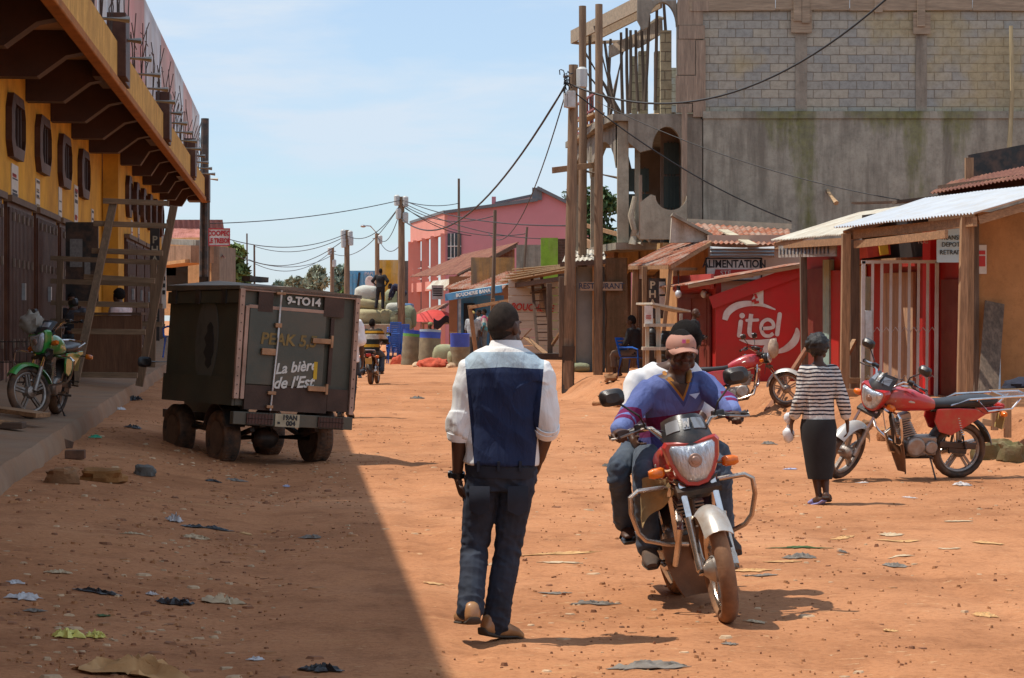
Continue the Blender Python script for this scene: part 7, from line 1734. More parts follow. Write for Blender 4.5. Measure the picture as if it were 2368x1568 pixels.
mb = MB(); mb.tube([(-.56, 0, .31), (.56, 0, .31)], .045, 10); mb.sph((-.06, 0, .30), (.17, .13, .13), None, 16, 10); mb.build('rear_axle', BLACKM, bt)
mb = MB()
for s in (-1, 1): mb.beam((s*.40, -.42, .42), (s*.40, 0, .33), .05, .05); mb.beam((s*.40, 0, .33), (s*.40, .42, .42), .05, .05)
mb.each('leaf_spring', BLACKM, bt)
def twheel(c, r=.31, w_=.105, name='wheel'):
    mb = MB(); prof = [(.19, -w_*.8), (.23, -w_), (r*.93, -w_*.95), (r, -w_*.7), (r, w_*.7), (r*.93, w_*.95), (.23, w_), (.19, w_*.8)]; mb.lathe(prof, 40, c, (0, 90, 0), caps=False)
    for k in range(40):
        a = 2*PI*k/40
        for s in (-1, 1): mb.box(V(c)+V((s*w_*.4, (r+.002)*math.cos(a), (r+.002)*math.sin(a))), (w_*.5, .022, .008), M.Rotation(a-PI/2, 3, 'X'))
    w__ = mb.build(name, RUBBER, bt, 40); mb = MB(); mb.lathe([(.19, -w_*.85), (.17, -w_*.5), (.10, -w_*.4), (.07, -w_*.75), (.0, -w_*.78)], 24, c, (0, 90, 0)); mb.lathe([(.19, w_*.85), (.17, w_*.5), (.10, w_*.4), (.07, w_*.75), (.0, w_*.78)], 24, c, (0, 90, 0)); mb.build('rim', mat('muddy_rim', (.14, .09, .06), .8, .3, 6, .3, 30), w__)
twheel((-.58, 0, .31)); twheel((.58, 0, .31)); twheel((-.58, 1.38, .33), name='front_wheel'); twheel((.58, 1.38, .31), name='front_wheel')
mb = MB()
cabp = [(Y0+BL+.08, .50), (Y0+BL+.08, 1.75), (Y0+BL+.75, 1.74), (Y0+BL+.9, 1.2), (Y0+BL+1.0, 1.02), (Y0+BL+1.05, .50)]
mb.prism(cabp, .5, M.Translation((.2, 0, 0)) @ M.Rotation(R(90), 4, 'Y') @ M.Rotation(R(90), 4, 'Z')); mb.build('cab', OLV, bt, 0, bevel=.03)
mb = MB(); mb.tube([(-.30, Y0+BL+.5, 1.15), (-.78, Y0+BL+.3, 1.14)], .012, 8); mi = mb.build('wing_mirror', BLACKP, bt); mb = MB(); mb.ell([((-.86, Y0+BL+.26, 1.14), (.06, 0, 0), (0, 0, .04)), ((-.86, Y0+BL+.28, 1.14), (.09, 0, 0), (0, 0, .065)), ((-.86, Y0+BL+.34, 1.14), (.06, 0, 0), (0, 0, .04))], 16, pw=.6); mb.build('mirror_shell', BLACKP, mi)
mb = MB(); mb.tube([(-.45, .5, .40), (-.45, 1.5, .40)], .1, 12); mb.build('fuel_canister', METAL, bt)
mb = MB(); mb.sheet(lambda u, v: V((lerp(-.69, -.46, u), .36*math.cos(PI*(.1+.8*v)), .33+.36*math.sin(PI*(.1+.8*v)))), 2, 10, .01); mb.sheet(lambda u, v: V((lerp(.46, .69, u), .36*math.cos(PI*(.1+.8*v)), .33+.36*math.sin(PI*(.1+.8*v)))), 2, 10, .01); mb.each('wheel_arch', BLACKM, bt)
mb = MB(); mb.bx(-.12, .12, Y0+1.2, Y0+1.45, Z1+.11, Z1+.17); tb(mb, 'roof_hatch', BLACKM)
# ---------------------------------------------------------------- the man walking away
k_ = 1/.002236
def wm(px_, py_, y=0.0): return V(((px_-1165)*.002236, y, (1478-py_)*.002236))
VEST = zones('vest_and_shirt', (.016, .027, .075), [([((.06, 0, 1), 1.416), ((1, 0, 0), 0)], (.40, .50, .58)), ([((-.06, 0, 1), 1.416), ((-1, 0, 0), 0)], (.40, .50, .58)), ((1, 0, -.09), .078, (.80, .80, .80)), ((-1, 0, -.09), .070, (.80, .80, .80)), ((0, 0, 1), 1.492, (.80, .79, .77))], var=.22, scale=4, fold=.35)
j = joints(pel=wm(1158, 1075), che=wm(1166, 880, 0), nk=wm(1170, 795, .0), hd=wm(1165, 752, .02),
           shL=wm(1096, 864), elL=wm(1064, 985, -.03), wrL=wm(1057, 1100, .03), haL=wm(1076, 1180, .07),
           shR=wm(1240, 864), elR=wm(1264, 985, -.05), wrR=wm(1249, 1062, .10), haR=wm(1240, 1090, .20),
           hiL=wm(1120, 1090), knL=wm(1098, 1262, .05), anL=wm(1088, 1398, -.16), toL=wm(1070, 1424, .0),
           hiR=wm(1198, 1090), knR=wm(1174, 1265, .05), anR=wm(1146, 1440, .0), toR=wm(1186, 1464, .09))
pm = M.Translation((-.042, 11.18, gz(-.04, 11.18)))
HRm = Euler((R(-2), R(2), R(-32))).to_matrix()
wmn = person('man walking away in a dark blue vest with white rolled sleeves and tan shoes', pm, j, .0055, HR=HRm, hs=1.0, hairkind='none', slim=1.0,
       shirt=dict(m=VEST, sleeve=.57, hem=.03, off=.022, soff=.009, amp=.013, loose=.12, fr=(7, 7, 5), top=.95, diag=1.3), trousers=dict(m=DENIMD, off=.013, amp=.0085, cuff=.99, flare=.014), shoes=None,
       hand_s=1.1, hands=dict(L=dict(n=(.6, .1, 0), curl=.14, side=1), R=dict(n=(-1, .1, 0), curl=.7)), eyes=False)
mb = MB(); c = j['hd']
def fh(d):
    e = d.z-(.16-.52*max(0, -d.y)**.7+(.40 if d.y > .5 else 0))
    return .985+.026*sm(e/.3)+.009*noise.noise(d*24) if e > 0 else .9
mb.sph(c+HRm@V((0, -.005, .006)), (.0775, .0985, .1195), HRm, 56, 40, fn=fh); mb.build('hair', mat('cropped_brown_black_hair', (.030, .022, .018), .9, .35, 30, .9, 300, spec=.2, bdist=.004), wmn, 180)
# folded collar, rolled cuffs, watch, belt line, pockets, shoes
def ring(mb, c, ax, r0, r1, h, sl=0, n=28, ez=1.0, up=None):
    x, y, d = frame(ax, up or (0, 1, 0)); rr = []
    for t_, r in ((-h/2, r0), (-h/2, r0+.006), (h/2, r1+.008), (h/2, r1)): rr.append([V(c)+d*t_+x*(math.cos(2*PI*k/n)*r)+y*(math.sin(2*PI*k/n)*r*ez) for k in range(n)])
    mb.loft(rr, False, True); return mb
mb = MB(); ring(mb, wm(1170, 799, .004), (0, .06, 1), .098, .070, .062, ez=.92); mb.build('collar', WCLOTH, wmn, 60)
for s in ('L', 'R'):
    a, b = j['el'+s], j['wr'+s]; ax = (b-a).normalized(); c = a+ax*(.035 if s == 'L' else .01)
    mb = MB(); ring(mb, c, ax, .058, .053, .062); ring(mb, c+ax*.006, ax, .062, .057, .03); mb.build('rolled_cuff', WCLOTH, wmn, 60)
WATCH = mat('black_steel_watch', (.02, .02, .022), .25, .2, 30, .3, 90, metal=.6)
a, b = j['elL'], j['wrL']; ax = (b-a).normalized(); mb = MB(); ring(mb, b-ax*.01, ax, .033, .033, .026); w0 = mb.build('wristwatch', WATCH, wmn, 60); mb = MB(); mb.lathe([(.021, 0), (.021, .010), (.017, .012)], 20, b-ax*.01+V((-.034, .012, 0)), (0, -90, -20)); mb.build('watch_face', WATCH, w0)
PKT = mat('pocket_denim', (.012, .016, .029), .85, .3, 8, .3, 260, bdist=.003); STI = mat('ochre_stitching', (.12, .06, .025), .8, .2, 40, .1, 60)
for s, cx_, cz_ in ((1, 1197, 1150), (-1, 1110, 1150)):
    def pf(u, v, s=s, cx_=cx_):
        px_ = cx_+lerp(-23, 23, u); py_ = lerp(1118, 1172-0*(u), v)+(12*(1-abs(2*u-1)) if v > .9 else 0)
        p = wm(px_, py_); xx = (p.x-wm(1158, 0).x)/.205; return V((p.x, -.141+.055*abs(xx)**2.2+.03*max(0, (p.z-.80))*2-.012*math.sin(PI*v), p.z))
    mb = MB(); mb.sheet(pf, 10, 8, .006); pk = mb.build('back_pocket', PKT, wmn, 60)
    mb = MB(); mb.tube([pf(k/10, 0)+V((0, -.004, -.018)) for k in range(11)], .0016, 5); mb.tube([pf(0, k/8)+V((.003, -.003, 0)) for k in range(9)]+[pf(k/10, 1)+V((0, -.003, .004)) for k in range(1, 10)]+[pf(1, 1-k/8)+V((-.003, -.003, 0)) for k in range(9)], .0014, 5); mb.build('stitching', STI, pk)
mb = MB(); mb.lathe([(.012, 0), (.011, .003)], 10, pf(.8, .1)+V((.19, -.008, 0)), (90, 0, 0)) if False else None
belt = MB(); rr = torso_rings(j, [(-.055, .158, .114), (-.03, .165, .117), (.012, .170, .118)], .019); belt.ell(rr, 30, pw=.86); belt.build('waistband', PKT, wmn, 60)
mb = MB()
for dx in (-.115, -.01, .10): mb.box(wm(1158, 1072)+V((dx, -.150+.05*(dx/.17)**2, 0)), (.014, .012, .055))
mb.each('belt_loop', PKT, wmn)
def shoe(par, an, to, m_, tilt):
    an, to = V(an), V(to); f = (to-an).normalized(); r = f.cross(V((0, 0, 1))).normalized(); u = r.cross(f); heel = an-f*.055-u*.035
    mb = MB(); mb.ell([(heel-f*.022+u*.008, r*.024, u*.036), (heel+u*.006, r*.040, u*.054), (an+f*.03-u*.018, r*.043, u*.056), (an.lerp(to, .6)-u*.012, r*.046, u*.040), (to, r*.049, u*.028), (to+f*.05, r*.036, u*.02), (to+f*.075, r*.018, u*.012)], 22, pw=.82); s_ = mb.build('shoe', m_, par, 60)
    mb = MB(); mb.ell([(heel-f*.026-u*.034, r*.028, u*.008), (heel-u*.048, r*.043, u*.013), (an+f*.03-u*.066, r*.040, u*.010), (an.lerp(to, .6)-u*.046, r*.049, u*.009), (to-u*.024, r*.051, u*.008), (to+f*.055-u*.016, r*.038, u*.006), (to+f*.08-u*.012, r*.016, u*.004)], 20, pw=.82); mb.build('sole', SOLE, s_, 60)
shoe(wmn, j['anL']+V((0, 0, .005)), j['toL'], TANL, 0); shoe(wmn, j['anR']+V((0, 0, .01)), j['toR'], TANL, 0)
# ---------------------------------------------------------------- rider and passenger on the nearest motorcycle (bike frame)
SWEAT = zones('blue_pullover', (.115, .15, .36), [([((0, 0, -1), -1.095), ((0, 1, 0), -.5)], (.115, .012, .06)), ([((0, 0, -1), -.98), ((0, 1, 0), -.5)], (.05, .05, .16)),
    ([((0, .8, -.6), -.37), ((1, 0, 0), .14)], (.16, .012, .075)), ([((0, .8, -.6), -.37), ((-1, 0, 0), .335)], (.16, .012, .075)), ([((0, .8, -.6), -.30), ((1, 0, 0), .14)], (.15, .2, .45)), ([((0, .8, -.6), -.30), ((-1, 0, 0), .335)], (.15, .2, .45)),
    ([((0, .8, -.6), -.27), ((1, 0, 0), .14)], (.16, .012, .075)), ([((0, .8, -.6), -.27), ((-1, 0, 0), .335)], (.16, .012, .075)), ([((0, .8, -.6), -.22), ((1, 0, 0), .14)], (.17, .22, .47)), ([((0, .8, -.6), -.22), ((-1, 0, 0), .335)], (.17, .22, .47)),
    ([((-1.75, 0, 1), 1.13+1.75*.125), ((1.75, 0, 1), 1.13-1.75*.125), ((0, 1, 0), .24)], (.06, .08, .22)), ([((-1.75, 0, 1), 1.165+1.75*.125), ((1.75, 0, 1), 1.165-1.75*.125), ((0, 1, 0), .24)], (.34, .14, .025)), ([((-1.75, 0, 1), 1.192+1.75*.125), ((1.75, 0, 1), 1.192-1.75*.125), ((0, 1, 0), .24)], (.080, .037, .022))], var=.18, scale=5, fold=.4, bscale=180)
jr = joints(pel=(-.02, .17, .88), che=(-.09, .235, 1.185), nk=(-.13, .28, 1.335), hd=(-.158, .340, 1.455), bend=(0, -.05, 0),
            shL=(-.275, .25, 1.245), elL=(-.36, .43, 1.12), wrL=(-.345, .655, 1.075), haL=(-.32, .78, 1.07),
            shR=(.055, .25, 1.245), elR=(.235, .42, 1.12), wrR=(.335, .655, 1.075), haR=(.32, .78, 1.07),
            hiL=(-.10, .20, .86), knL=(-.225, .60, .77), anL=(-.225, .45, .365), toL=(-.245, .60, .30),
            hiR=(.10, .20, .86), knR=(.215, .60, .77), anR=(.225, .45, .365), toR=(.245, .60, .30))
HRr = Euler((R(-4), R(-8), R(3))).to_matrix()
rd = person('rider in blue and maroon pullover and faded pink cap on the nearest motorcycle', MAINM, jr, .0058, HR=HRr, hs=1.04, hairkind='short', slim=.90,
       shirt=dict(m=SWEAT, sleeve=.95, hem=-.03, off=.017, soff=.016, amp=.010, diag=.8, loose=.3, fr=(8, 8, 8), seed=5), trousers=dict(m=DENIM, off=.016, amp=.009, cuff=.97, flare=.016, seed=4), shoes=mat('black_canvas_shoe', (.02, .02, .022), .8, .3, 8, .3, 90, dirt=(.2, .11, .06), damt=.3),
       hands=dict(L=dict(n=(0, -.35, -1), curl=1.0, side=1, thumb=1.0), R=dict(n=(0, -.35, -1), curl=1.0, side=-1, thumb=1.0)))
CAPC = mat('faded_pink_cap', (.46, .22, .17), .85, .15, 6, .25, 160, dirt=(.36, .2, .14), damt=.35, bdist=.003)
c = jr['hd']; mb = MB(); P_ = lambda x, y, z: c+HRr@V((x, y, z))
rings = []
for t_ in range(9):
    a = t_/8*PI/2; z = .040+.080*math.sin(a); k = math.cos(a); rings.append([P_(.089*max(k, .03)*math.cos(2*PI*q/30), -.004+.110*max(k, .03)*math.sin(2*PI*q/30), z) for q in range(30)])
rings = [[P_(.088*math.cos(2*PI*q/30), -.004+.109*math.sin(2*PI*q/30), .022) for q in range(30)]]+rings
mb.loft(rings); cap_ = mb.build('cap', CAPC, rd, 60)
mb = MB(); mb.sheet(lambda u, v: P_(lerp(.085, -.085, u)*(1-.18*v*v), .078*math.sqrt(max(0, 1-(2*u-1)**2*.92))+.018+.075*v*(1-.35*(2*u-1)**2), .032-.020*v-.020*(2*u-1)**2), 16, 6, .005); mb.build('cap_peak', CAPC, cap_, 60)
mb = MB(); mb.box(P_(-.012, .108, .070), (.020, .004, .022), HRr); mb.build('cap_badge', mat('badge_orange', (.7, .3, .08), .7, .1, 9, 0), cap_); mb = MB(); mb.box(P_(.012, .108, .070), (.020, .004, .022), HRr); mb.build('cap_badge', mat('badge_pink', (.65, .12, .3), .7, .1, 9, 0), cap_)
# open neck with an ochre shirt collar
OCS = mat('ochre_shirt', (.36, .15, .025), .85, .15, 7, .2, 160, bdist=.003)
nk = jr['nk']; mb = MB()
for s in (-1, 1): mb.tube([nk+V((s*.068, -.055, .012)), nk+V((s*.070, -.005, .0)), nk+V((s*.058, .045, -.03)), nk+V((s*.040, .070, -.065))], [.012, .017, .018, .010], 8, flat=.6)
mb.each('shirt_collar', OCS, rd, 60)
mb = MB()
cm = M.Translation((-.195, .372, 1.19)) @ M.Rotation(R(180), 4, 'Z') @ M.Rotation(R(80), 4, 'X')
mb.prism([(-.032, .012), (.032, .012), (.006, -.014), (0, -.02), (-.006, -.014)], .006, cm); mb.build('chest_emblem', mat('pale_emblem', (.5, .55, .7), .8, .1, 9, 0), rd, 0)
jp = joints(pel=(.0, -.14, .92), che=(-.10, -.09, 1.22), nk=(-.19, -.05, 1.37), hd=(-.262, -.01, 1.485),
            shL=(-.28, -.06, 1.30), elL=(-.33, .0, 1.08), wrL=(-.22, .12, .98), haL=(-.18, .24, .93),
            shR=(.055, -.07, 1.31), elR=(.155, .0, 1.08), wrR=(.16, .12, .95), haR=(.15, .24, .92),
            hiL=(-.11, -.10, .90), knL=(-.31, .30, .82), anL=(-.25, .06, .47), toL=(-.27, .20, .42),
            hiR=(.11, -.10, .90), knR=(.31, .30, .82), anR=(.27, .06, .47), toR=(.29, .20, .42))
ps = person('passenger in white behind the rider, mostly hidden, on the nearest red motorcycle', MAINM, jp, .009, HR=Euler((R(-4), R(-6), R(-30))).to_matrix(), hairkind='afro', slim=.86,
       shirt=dict(m=WCLOTH, sleeve=.6, hem=-.03, off=.018, amp=.005, diag=.8, loose=.3), trousers=dict(m=DENIM, off=.016, amp=.009, cuff=.93, seed=8))
for s in ('L', 'R'):
    a, b = jp['an'+s], jp['to'+s]; mb = MB(); f = (b-a).normalized(); r = f.cross(V((0, 0, 1))).normalized(); u = r.cross(f)
    mb.ell([(a-f*.06-u*.072, r*.03, u*.009), (a-u*.075, r*.044, u*.011), (a.lerp(b, .6)-u*.055, r*.048, u*.011), (b+f*.06-u*.022, r*.036, u*.009)], 14, pw=.8); sd_ = mb.build('sandal', BLACKP, ps, 60)
    mb = MB(); mb.tube([a.lerp(b, .55)+r*.048-u*.045, a.lerp(b, .6)+r*.03-u*.0, a.lerp(b, .6)-r*.03-u*.0, a.lerp(b, .55)-r*.048-u*.045], .009, 6); mb.build('strap', BLACKP, sd_)
# ---------------------------------------------------------------- the woman in stripes
sc = .00388
def ww(px_, py_, y=0.0): return V(((px_-1895)*sc, y, (1163-py_)*sc))
STR = []
for k in range(16): STR += [(k/16, (.66, .63, .60)), (k/16+.022, (.035, .035, .05))]
STR = [(0, (.66, .62, .56))]+[(p+.08, c) for p, c in STR if p+.08 < .95][:26]
STRM = stripes('striped_knit', .0335, .57, (.66, .63, .60), (.035, .035, .05), .79)
j = joints(pel=ww(1893, 985), che=ww(1893, 880), nk=ww(1893, 832), hd=ww(1892, 800, .02),
           shL=ww(1864, 853), elL=ww(1851, 918, -.02), wrL=ww(1832, 975, .06), haL=ww(1830, 1005, .08),
           shR=ww(1924, 853), elR=ww(1947, 920, -.02), wrR=ww(1962, 975, .05), haR=ww(1964, 1005, .08),
           hiL=ww(1878, 985), knL=ww(1886, 1080, .03), anL=ww(1893, 1146, -.02), toL=ww(1878, 1160, .07),
           hiR=ww(1908, 985), knR=ww(1908, 1080, .03), anR=ww(1908, 1135, -.06), toR=ww(1916, 1150, .09))
HRw = Euler((R(-4), 0, R(-24))).to_matrix()
wx, wy = (1895-1184)*19.45/5000, 19.45
def skirt(t, j):
    mb = MB(); pr = [(965, .150, .125), (985, .165, .14), (1010, .158, .135), (1050, .142, .12), (1085, .122, .105), (1104, .108, .098)]
    rr = []
    for py_, a, b in pr: c = ww(1893+(py_-985)*.03, py_); rr.append([c+V((math.cos(2*PI*k/40)*a*(1+.02*math.sin(9*2*PI*k/40+py_*.05)), math.sin(2*PI*k/40)*b, 0)) for k in range(40)])
    mb.loft(rr); mb.build('skirt', DARKC, t, 60)
wo = person('woman walking away in a black and white striped top and long black skirt', M.Translation((wx, wy, gz(wx, wy))), j, .0075, skin=SKIN, HR=HRw, hs=.95, hairkind='none', slim=.76,
       shirt=dict(m=STRM, sleeve=.82, hem=.03, off=.02, soff=.022, amp=.009, loose=.12, diag=.5), skirt=skirt, hand_s=.9, eyes=False)
mb = MB(); mb.sph(j['hd']+HRw@V((0, -.022, .03)), (.108, .12, .105), HRw, 40, 28, fn=lambda d: (1+.16*noise.noise(d*4.5)+.10*noise.noise(d*11)) if d.y < .4 else .7); mb.build('hair', mat('twisted_black_hair', (.016, .015, .016), .5, .5, 22, .9, 120, bdist=.01), wo, 180)
for s, cmat, dz in (('L', mat('lilac_sandal', (.28, .28, .55), .7, .15, 6, .2, 60), 0), ('R', mat('dark_sandal', (.05, .035, .03), .7, .15, 6, .2, 60), 0)):
    a, b = j['an'+s], j['to'+s]; f = (b-a).normalized(); r = f.cross(V((0, 0, 1))).normalized(); u = r.cross(f); mb = MB()
    mb.ell([(a-f*.06-u*.055, r*.03, u*.010), (a-u*.06, r*.044, u*.012), (a.lerp(b, .6)-u*.04, r*.05, u*.012), (b+f*.05-u*.016, r*.036, u*.010)], 14, pw=.8); sd_ = mb.build('sandal', cmat, wo, 60)
    mb = MB(); mb.ell([(a.lerp(b, .45)-u*.012, r*.046, u*.03), (a.lerp(b, .95)-u*.006, r*.048, u*.022)], 14); mb.build('strap', cmat, sd_, 60)
bg_ = thing('plastic_bag', 'white plastic bag swinging from the hand of the woman in stripes', 'bag', (wx, wy, gz(wx, wy)), world=False)
mb = MB(); c = ww(1826, 992, .09); mb.sph(c+V((0, 0, -.03)), (.052, .045, .085), None, 22, 16, fn=lambda d: (1+.13*noise.noise(d*3.3)+.06*noise.noise(d*8))*(1 if d.z < .2 else 1-.5*(d.z-.2))); mb.build('bag_body', mat('white_plastic_film', (.72, .73, .75), .35, .08, 9, .3, 40), bg_, 60)
mb = MB(); mb.sph(ww(1824, 963, .085), (.035, .03, .045), None, 14, 10, fn=lambda d: 1+.3*noise.noise(d*4)); mb.tube([c+V((0, 0, .03)), ww(1824, 975, .085), ww(1824, 962, .085)], [.02, .012, .014], 8); mb.build('bag_neck', MATS['white_plastic_film'], bg_, 60)
# ---------------------------------------------------------------- people further off
def stand_at(px_, Y, label, head_py, z=None, rz=0, foot=None, **kw):
    x = (px_-CX)*Y/F; g = gz(x, Y) if z is None else z; top = HC-(head_py-HY)*Y/F; s = (top-g)/1.755
    jj = kw.pop('j', None) or joints()
    return person(label, M.Translation((x, Y, g)) @ M.Rotation(R(rz), 4, 'Z') @ M.Scale(s, 4), jj, kw.pop('vox', .016), eyes=kw.pop('eyes', False), **kw)
WALKJ = joints(knL=(-.10, .10, .50), anL=(-.10, .10, .08), toL=(-.11, .29, .03), knR=(.10, -.02, .48), anR=(.10, -.24, .12), toR=(.11, -.10, .03), elL=(-.24, -.08, 1.14), wrL=(-.25, -.05, .88), haL=(-.24, -.02, .70))
stand_at(799, 36.5, 'person in a loose white shirt and dark trousers walking beyond the box truck', 700, rz=-5, j=WALKJ, shirt=dict(m=WCLOTH, sleeve=.42, hem=-.10, off=.035, amp=.008, loose=1), trousers=dict(m=DARKC), shoes=BLACKP, vox=.012)
stand_at(1606, 41.5, 'bald man in black standing before the dark red kiosk door', 713, rz=-100, hairkind='none', shirt=dict(m=DARKC, sleeve=.95, off=.022), trousers=dict(m=DARKC), shoes=BLACKP, vox=.012, eyes=True, j=joints(elL=(-.24, .02, 1.12), wrL=(-.14, .24, 1.06), haL=(-.04, .32, 1.06), elR=(.24, .0, 1.12), wrR=(.15, .22, 1.05), haR=(.05, .3, 1.05)))
PLAID = bands('plaid_shirt', (0, 0, 1), .9, 1.5, [(k/8, (.22, .19, .16) if k % 2 else (.36, .31, .25)) for k in range(8)], var=.4, scale=9)
stand_at(1256, 73, 'man in a plaid shirt and pale jeans standing before the white plank stall', 711, rz=15, shirt=dict(m=PLAID, sleeve=.45, hem=-.08, off=.025, loose=.9), trousers=dict(m=mat('pale_denim', (.19, .22, .26), .9, .3, 5, .2, 60)), shoes=BLACKP)
FLOR = bands('patterned_pink_shirt', (.7, 0, .7), -.3, 1.6, [(k/14, [(.5, .1, .2), (.5, .45, .1), (.1, .3, .35), (.6, .55, .5)][k % 4]) for k in range(14)], var=.3, scale=12)
CHECK = mat('grey_check_shirt', (.36, .37, .38), .9, .35, 14, .2, 60)
stand_at(1093, 80, 'man in a yellow cap and grey checked shirt before the blue shop', 720, rz=160, hairkind='none', shirt=dict(m=CHECK, sleeve=.45, hem=-.08, off=.022, loose=.8), trousers=dict(m=DENIMG), shoes=BLACKP)
yc = [o for o in COL.objects if o.name.startswith('person')][-1]; mb = MB(); mb.sph((0, .02, 1.69), (.095, .115, .085), None, 16, 10, fn=lambda d: 1 if d.z > -.1 else .6); mb.box((0, .14, 1.68), (.13, .12, .012)); mb.build('yellow_cap', mat('yellow_cap', (.6, .42, .12), .85, .1, 6, .1, 30), yc, 60)
stand_at(1109, 81, 'man in a pale checked shirt, middle of the group at the blue shop', 716, rz=100, shirt=dict(m=mat('pale_check_shirt', (.46, .42, .40), .9, .35, 14, .2, 60), sleeve=.6, hem=-.06, off=.022), trousers=dict(m=DENIM), shoes=BLACKP, j=WALKJ)
stand_at(1121, 80, 'man in a bright patterned shirt at the right of the group by the blue shop', 714, rz=80, shirt=dict(m=FLOR, sleeve=.5, hem=-.06, off=.022), trousers=dict(m=DENIMG), shoes=BLACKP)
SITJ = joints(pel=(0, -.05, .50), che=(0, 0, .90), nk=(0, .02, 1.06), hd=(0, .06, 1.20), shL=(-.185, 0, .99), elL=(-.23, .08, .72), wrL=(-.14, .28, .64), haL=(-.07, .4, .62), shR=(.185, 0, .99), elR=(.23, .08, .72), wrR=(.14, .28, .66), haR=(.06, .38, .66),
              hiL=(-.09, 0, .49), knL=(-.12, .42, .50), anL=(-.12, .40, .08), toL=(-.13, .58, .03), hiR=(.09, 0, .49), knR=(.12, .42, .50), anR=(.12, .40, .08), toR=(.13, .58, .03))
def sit_at(p, rz, label, s=1.0, **kw): return person(label, M.Translation(p) @ M.Rotation(R(rz), 4, 'Z') @ M.Scale(s, 4), kw.pop('j', SITJ), kw.pop('vox', .014), eyes=False, **kw)
p = W(1466, 832, 46); p.z = gz(p.x, p.y); sit_at(p, 60, 'person in dark clothes sitting on the blue chair by the orange posts', 1.0, shirt=dict(m=DARKC, sleeve=.6), trousers=dict(m=mat('brown_cloth', (.14, .09, .06), .9, .2, 5, .2, 60), cuff=.5), skin=SKIN)
p = V((-7.05, 39.0, kerbz(39)+.17)); WPAT = mat('white_pink_blouse', (.55, .45, .45), .9, .3, 18, .2, 60)
sit_at(p, 60, 'seated woman in a white and pink blouse behind the wooden trestle', 1.05, shirt=dict(m=WPAT, sleeve=.5), trousers=dict(m=DARKC), hairkind='afro', skin=SKINW)
sit_at((-7.75, 38.2, kerbz(38)+.17), 170, 'seated person in dark patterned clothes deep in the shade of the walkway', 1.0, shirt=dict(m=mat('dark_pattern', (.05, .05, .06), .9, .5, 16, .2, 60), sleeve=.6), trousers=dict(m=DARKC))
# rider in stripes going up the street
YST = bands('yellow_black_jersey', (0, 0, 1), .86, 1.46, [(0, (.02, .02, .018)), (.16, (.48, .25, .02)), (.28, (.022, .025, .02)), (.50, (.55, .52, .46)), (.70, (.022, .025, .02)), (.75, (.48, .25, .02)), (.85, (.022, .025, .02))])
jb = joints(pel=(0, .10, .88), che=(0, .16, 1.26), nk=(0, .2, 1.42), hd=(0, .25, 1.56), shL=(-.19, .17, 1.35), elL=(-.32, .36, 1.14), wrL=(-.345, .655, 1.075), haL=(-.32, .78, 1.07), shR=(.19, .17, 1.35), elR=(.32, .36, 1.14), wrR=(.345, .655, 1.075), haR=(.32, .78, 1.07),
            hiL=(-.10, .12, .86), knL=(-.30, .52, .72), anL=(-.25, .36, .30), toL=(-.27, .5, .24), hiR=(.10, .12, .86), knR=(.22, .54, .74), anR=(.22, .40, .34), toR=(.24, .55, .28))
GD = dict(L=dict(n=(0, -.35, -1), curl=.9, side=1, thumb=1.0), R=dict(n=(0, -.35, -1), curl=.9, side=-1, thumb=1.0))
person('rider in a yellow and black striped jersey on the small motorcycle, seen from behind', M4, jb, .012, shirt=dict(m=YST, sleeve=.8, hem=-.03, off=.03, loose=.8), trousers=dict(m=DENIM, off=.018), hands=GD, eyes=False)
stand_at(823, 62, 'person in a red shirt standing in front of the loaded truck', 731, rz=185, shirt=dict(m=mat('red_shirt', (.5, .03, .04), .85, .15, 6, .2, 60), sleeve=.45, hem=-.05, off=.022), trousers=dict(m=DENIM), shoes=BLACKP)
stand_at(995, 82, 'person with a mottled headscarf bending behind the rolled bundles', 746, rz=170, hairkind='none', shirt=dict(m=mat('olive_pattern', (.13, .12, .07), .9, .5, 18, .2, 60), sleeve=.6), trousers=dict(m=DARKC), shoes=None)
hs_ = [o for o in COL.objects if o.name.startswith('person')][-1]; mb = MB(); mb.sph((0, 0, 1.68), (.11, .125, .10), None, 18, 12, fn=lambda d: 1+.1*noise.noise(d*4)); mb.build('headscarf', mat('mottled_headscarf', (.2, .2, .09), .9, .5, 22, .3, 60), hs_, 60)
# the two men on the load
tz = W(882, 716, 91.6).z
stand_at(880, 91.4, 'man in black standing on top of the truck load, hands at his waist', 621, z=tz, rz=-15, shirt=dict(m=DARKC, sleeve=.45, off=.022), trousers=dict(m=DARKC), j=joints(elL=(-.36, -.05, 1.2), wrL=(-.22, .1, 1.02), haL=(-.15, .16, 1.0), elR=(.34, -.05, 1.2), wrR=(.2, .1, 1.02), haR=(.13, .16, 1.0), knL=(-.16, .03, .5), anL=(-.2, -.02, .08), toL=(-.24, .15, .03)))
BENDJ = joints(pel=(0, -.15, .92), che=(-.02, .18, 1.18), nk=(-.03, .30, 1.22), hd=(-.03, .42, 1.20), shL=(-.19, .22, 1.2), elL=(-.22, .34, .95), wrL=(-.16, .42, .72), haL=(-.1, .46, .55), shR=(.17, .22, 1.2), elR=(.22, .34, .95), wrR=(.14, .42, .72), haR=(.08, .46, .55))
p = W(925, 742, 91.2); person('man in dark blue bending over the sacks on the truck', M.Translation((p.x, 91.2, W(0, 728, 91.2).z)) @ M.Rotation(R(75), 4, 'Z'), BENDJ, .016, shirt=dict(m=mat('navy_shirt', (.02, .022, .05), .9, .2, 5, .2, 60), sleeve=.9, off=.022), trousers=dict(m=mat('navy_trousers', (.018, .02, .04), .9, .2, 5, .2, 60)), eyes=False)
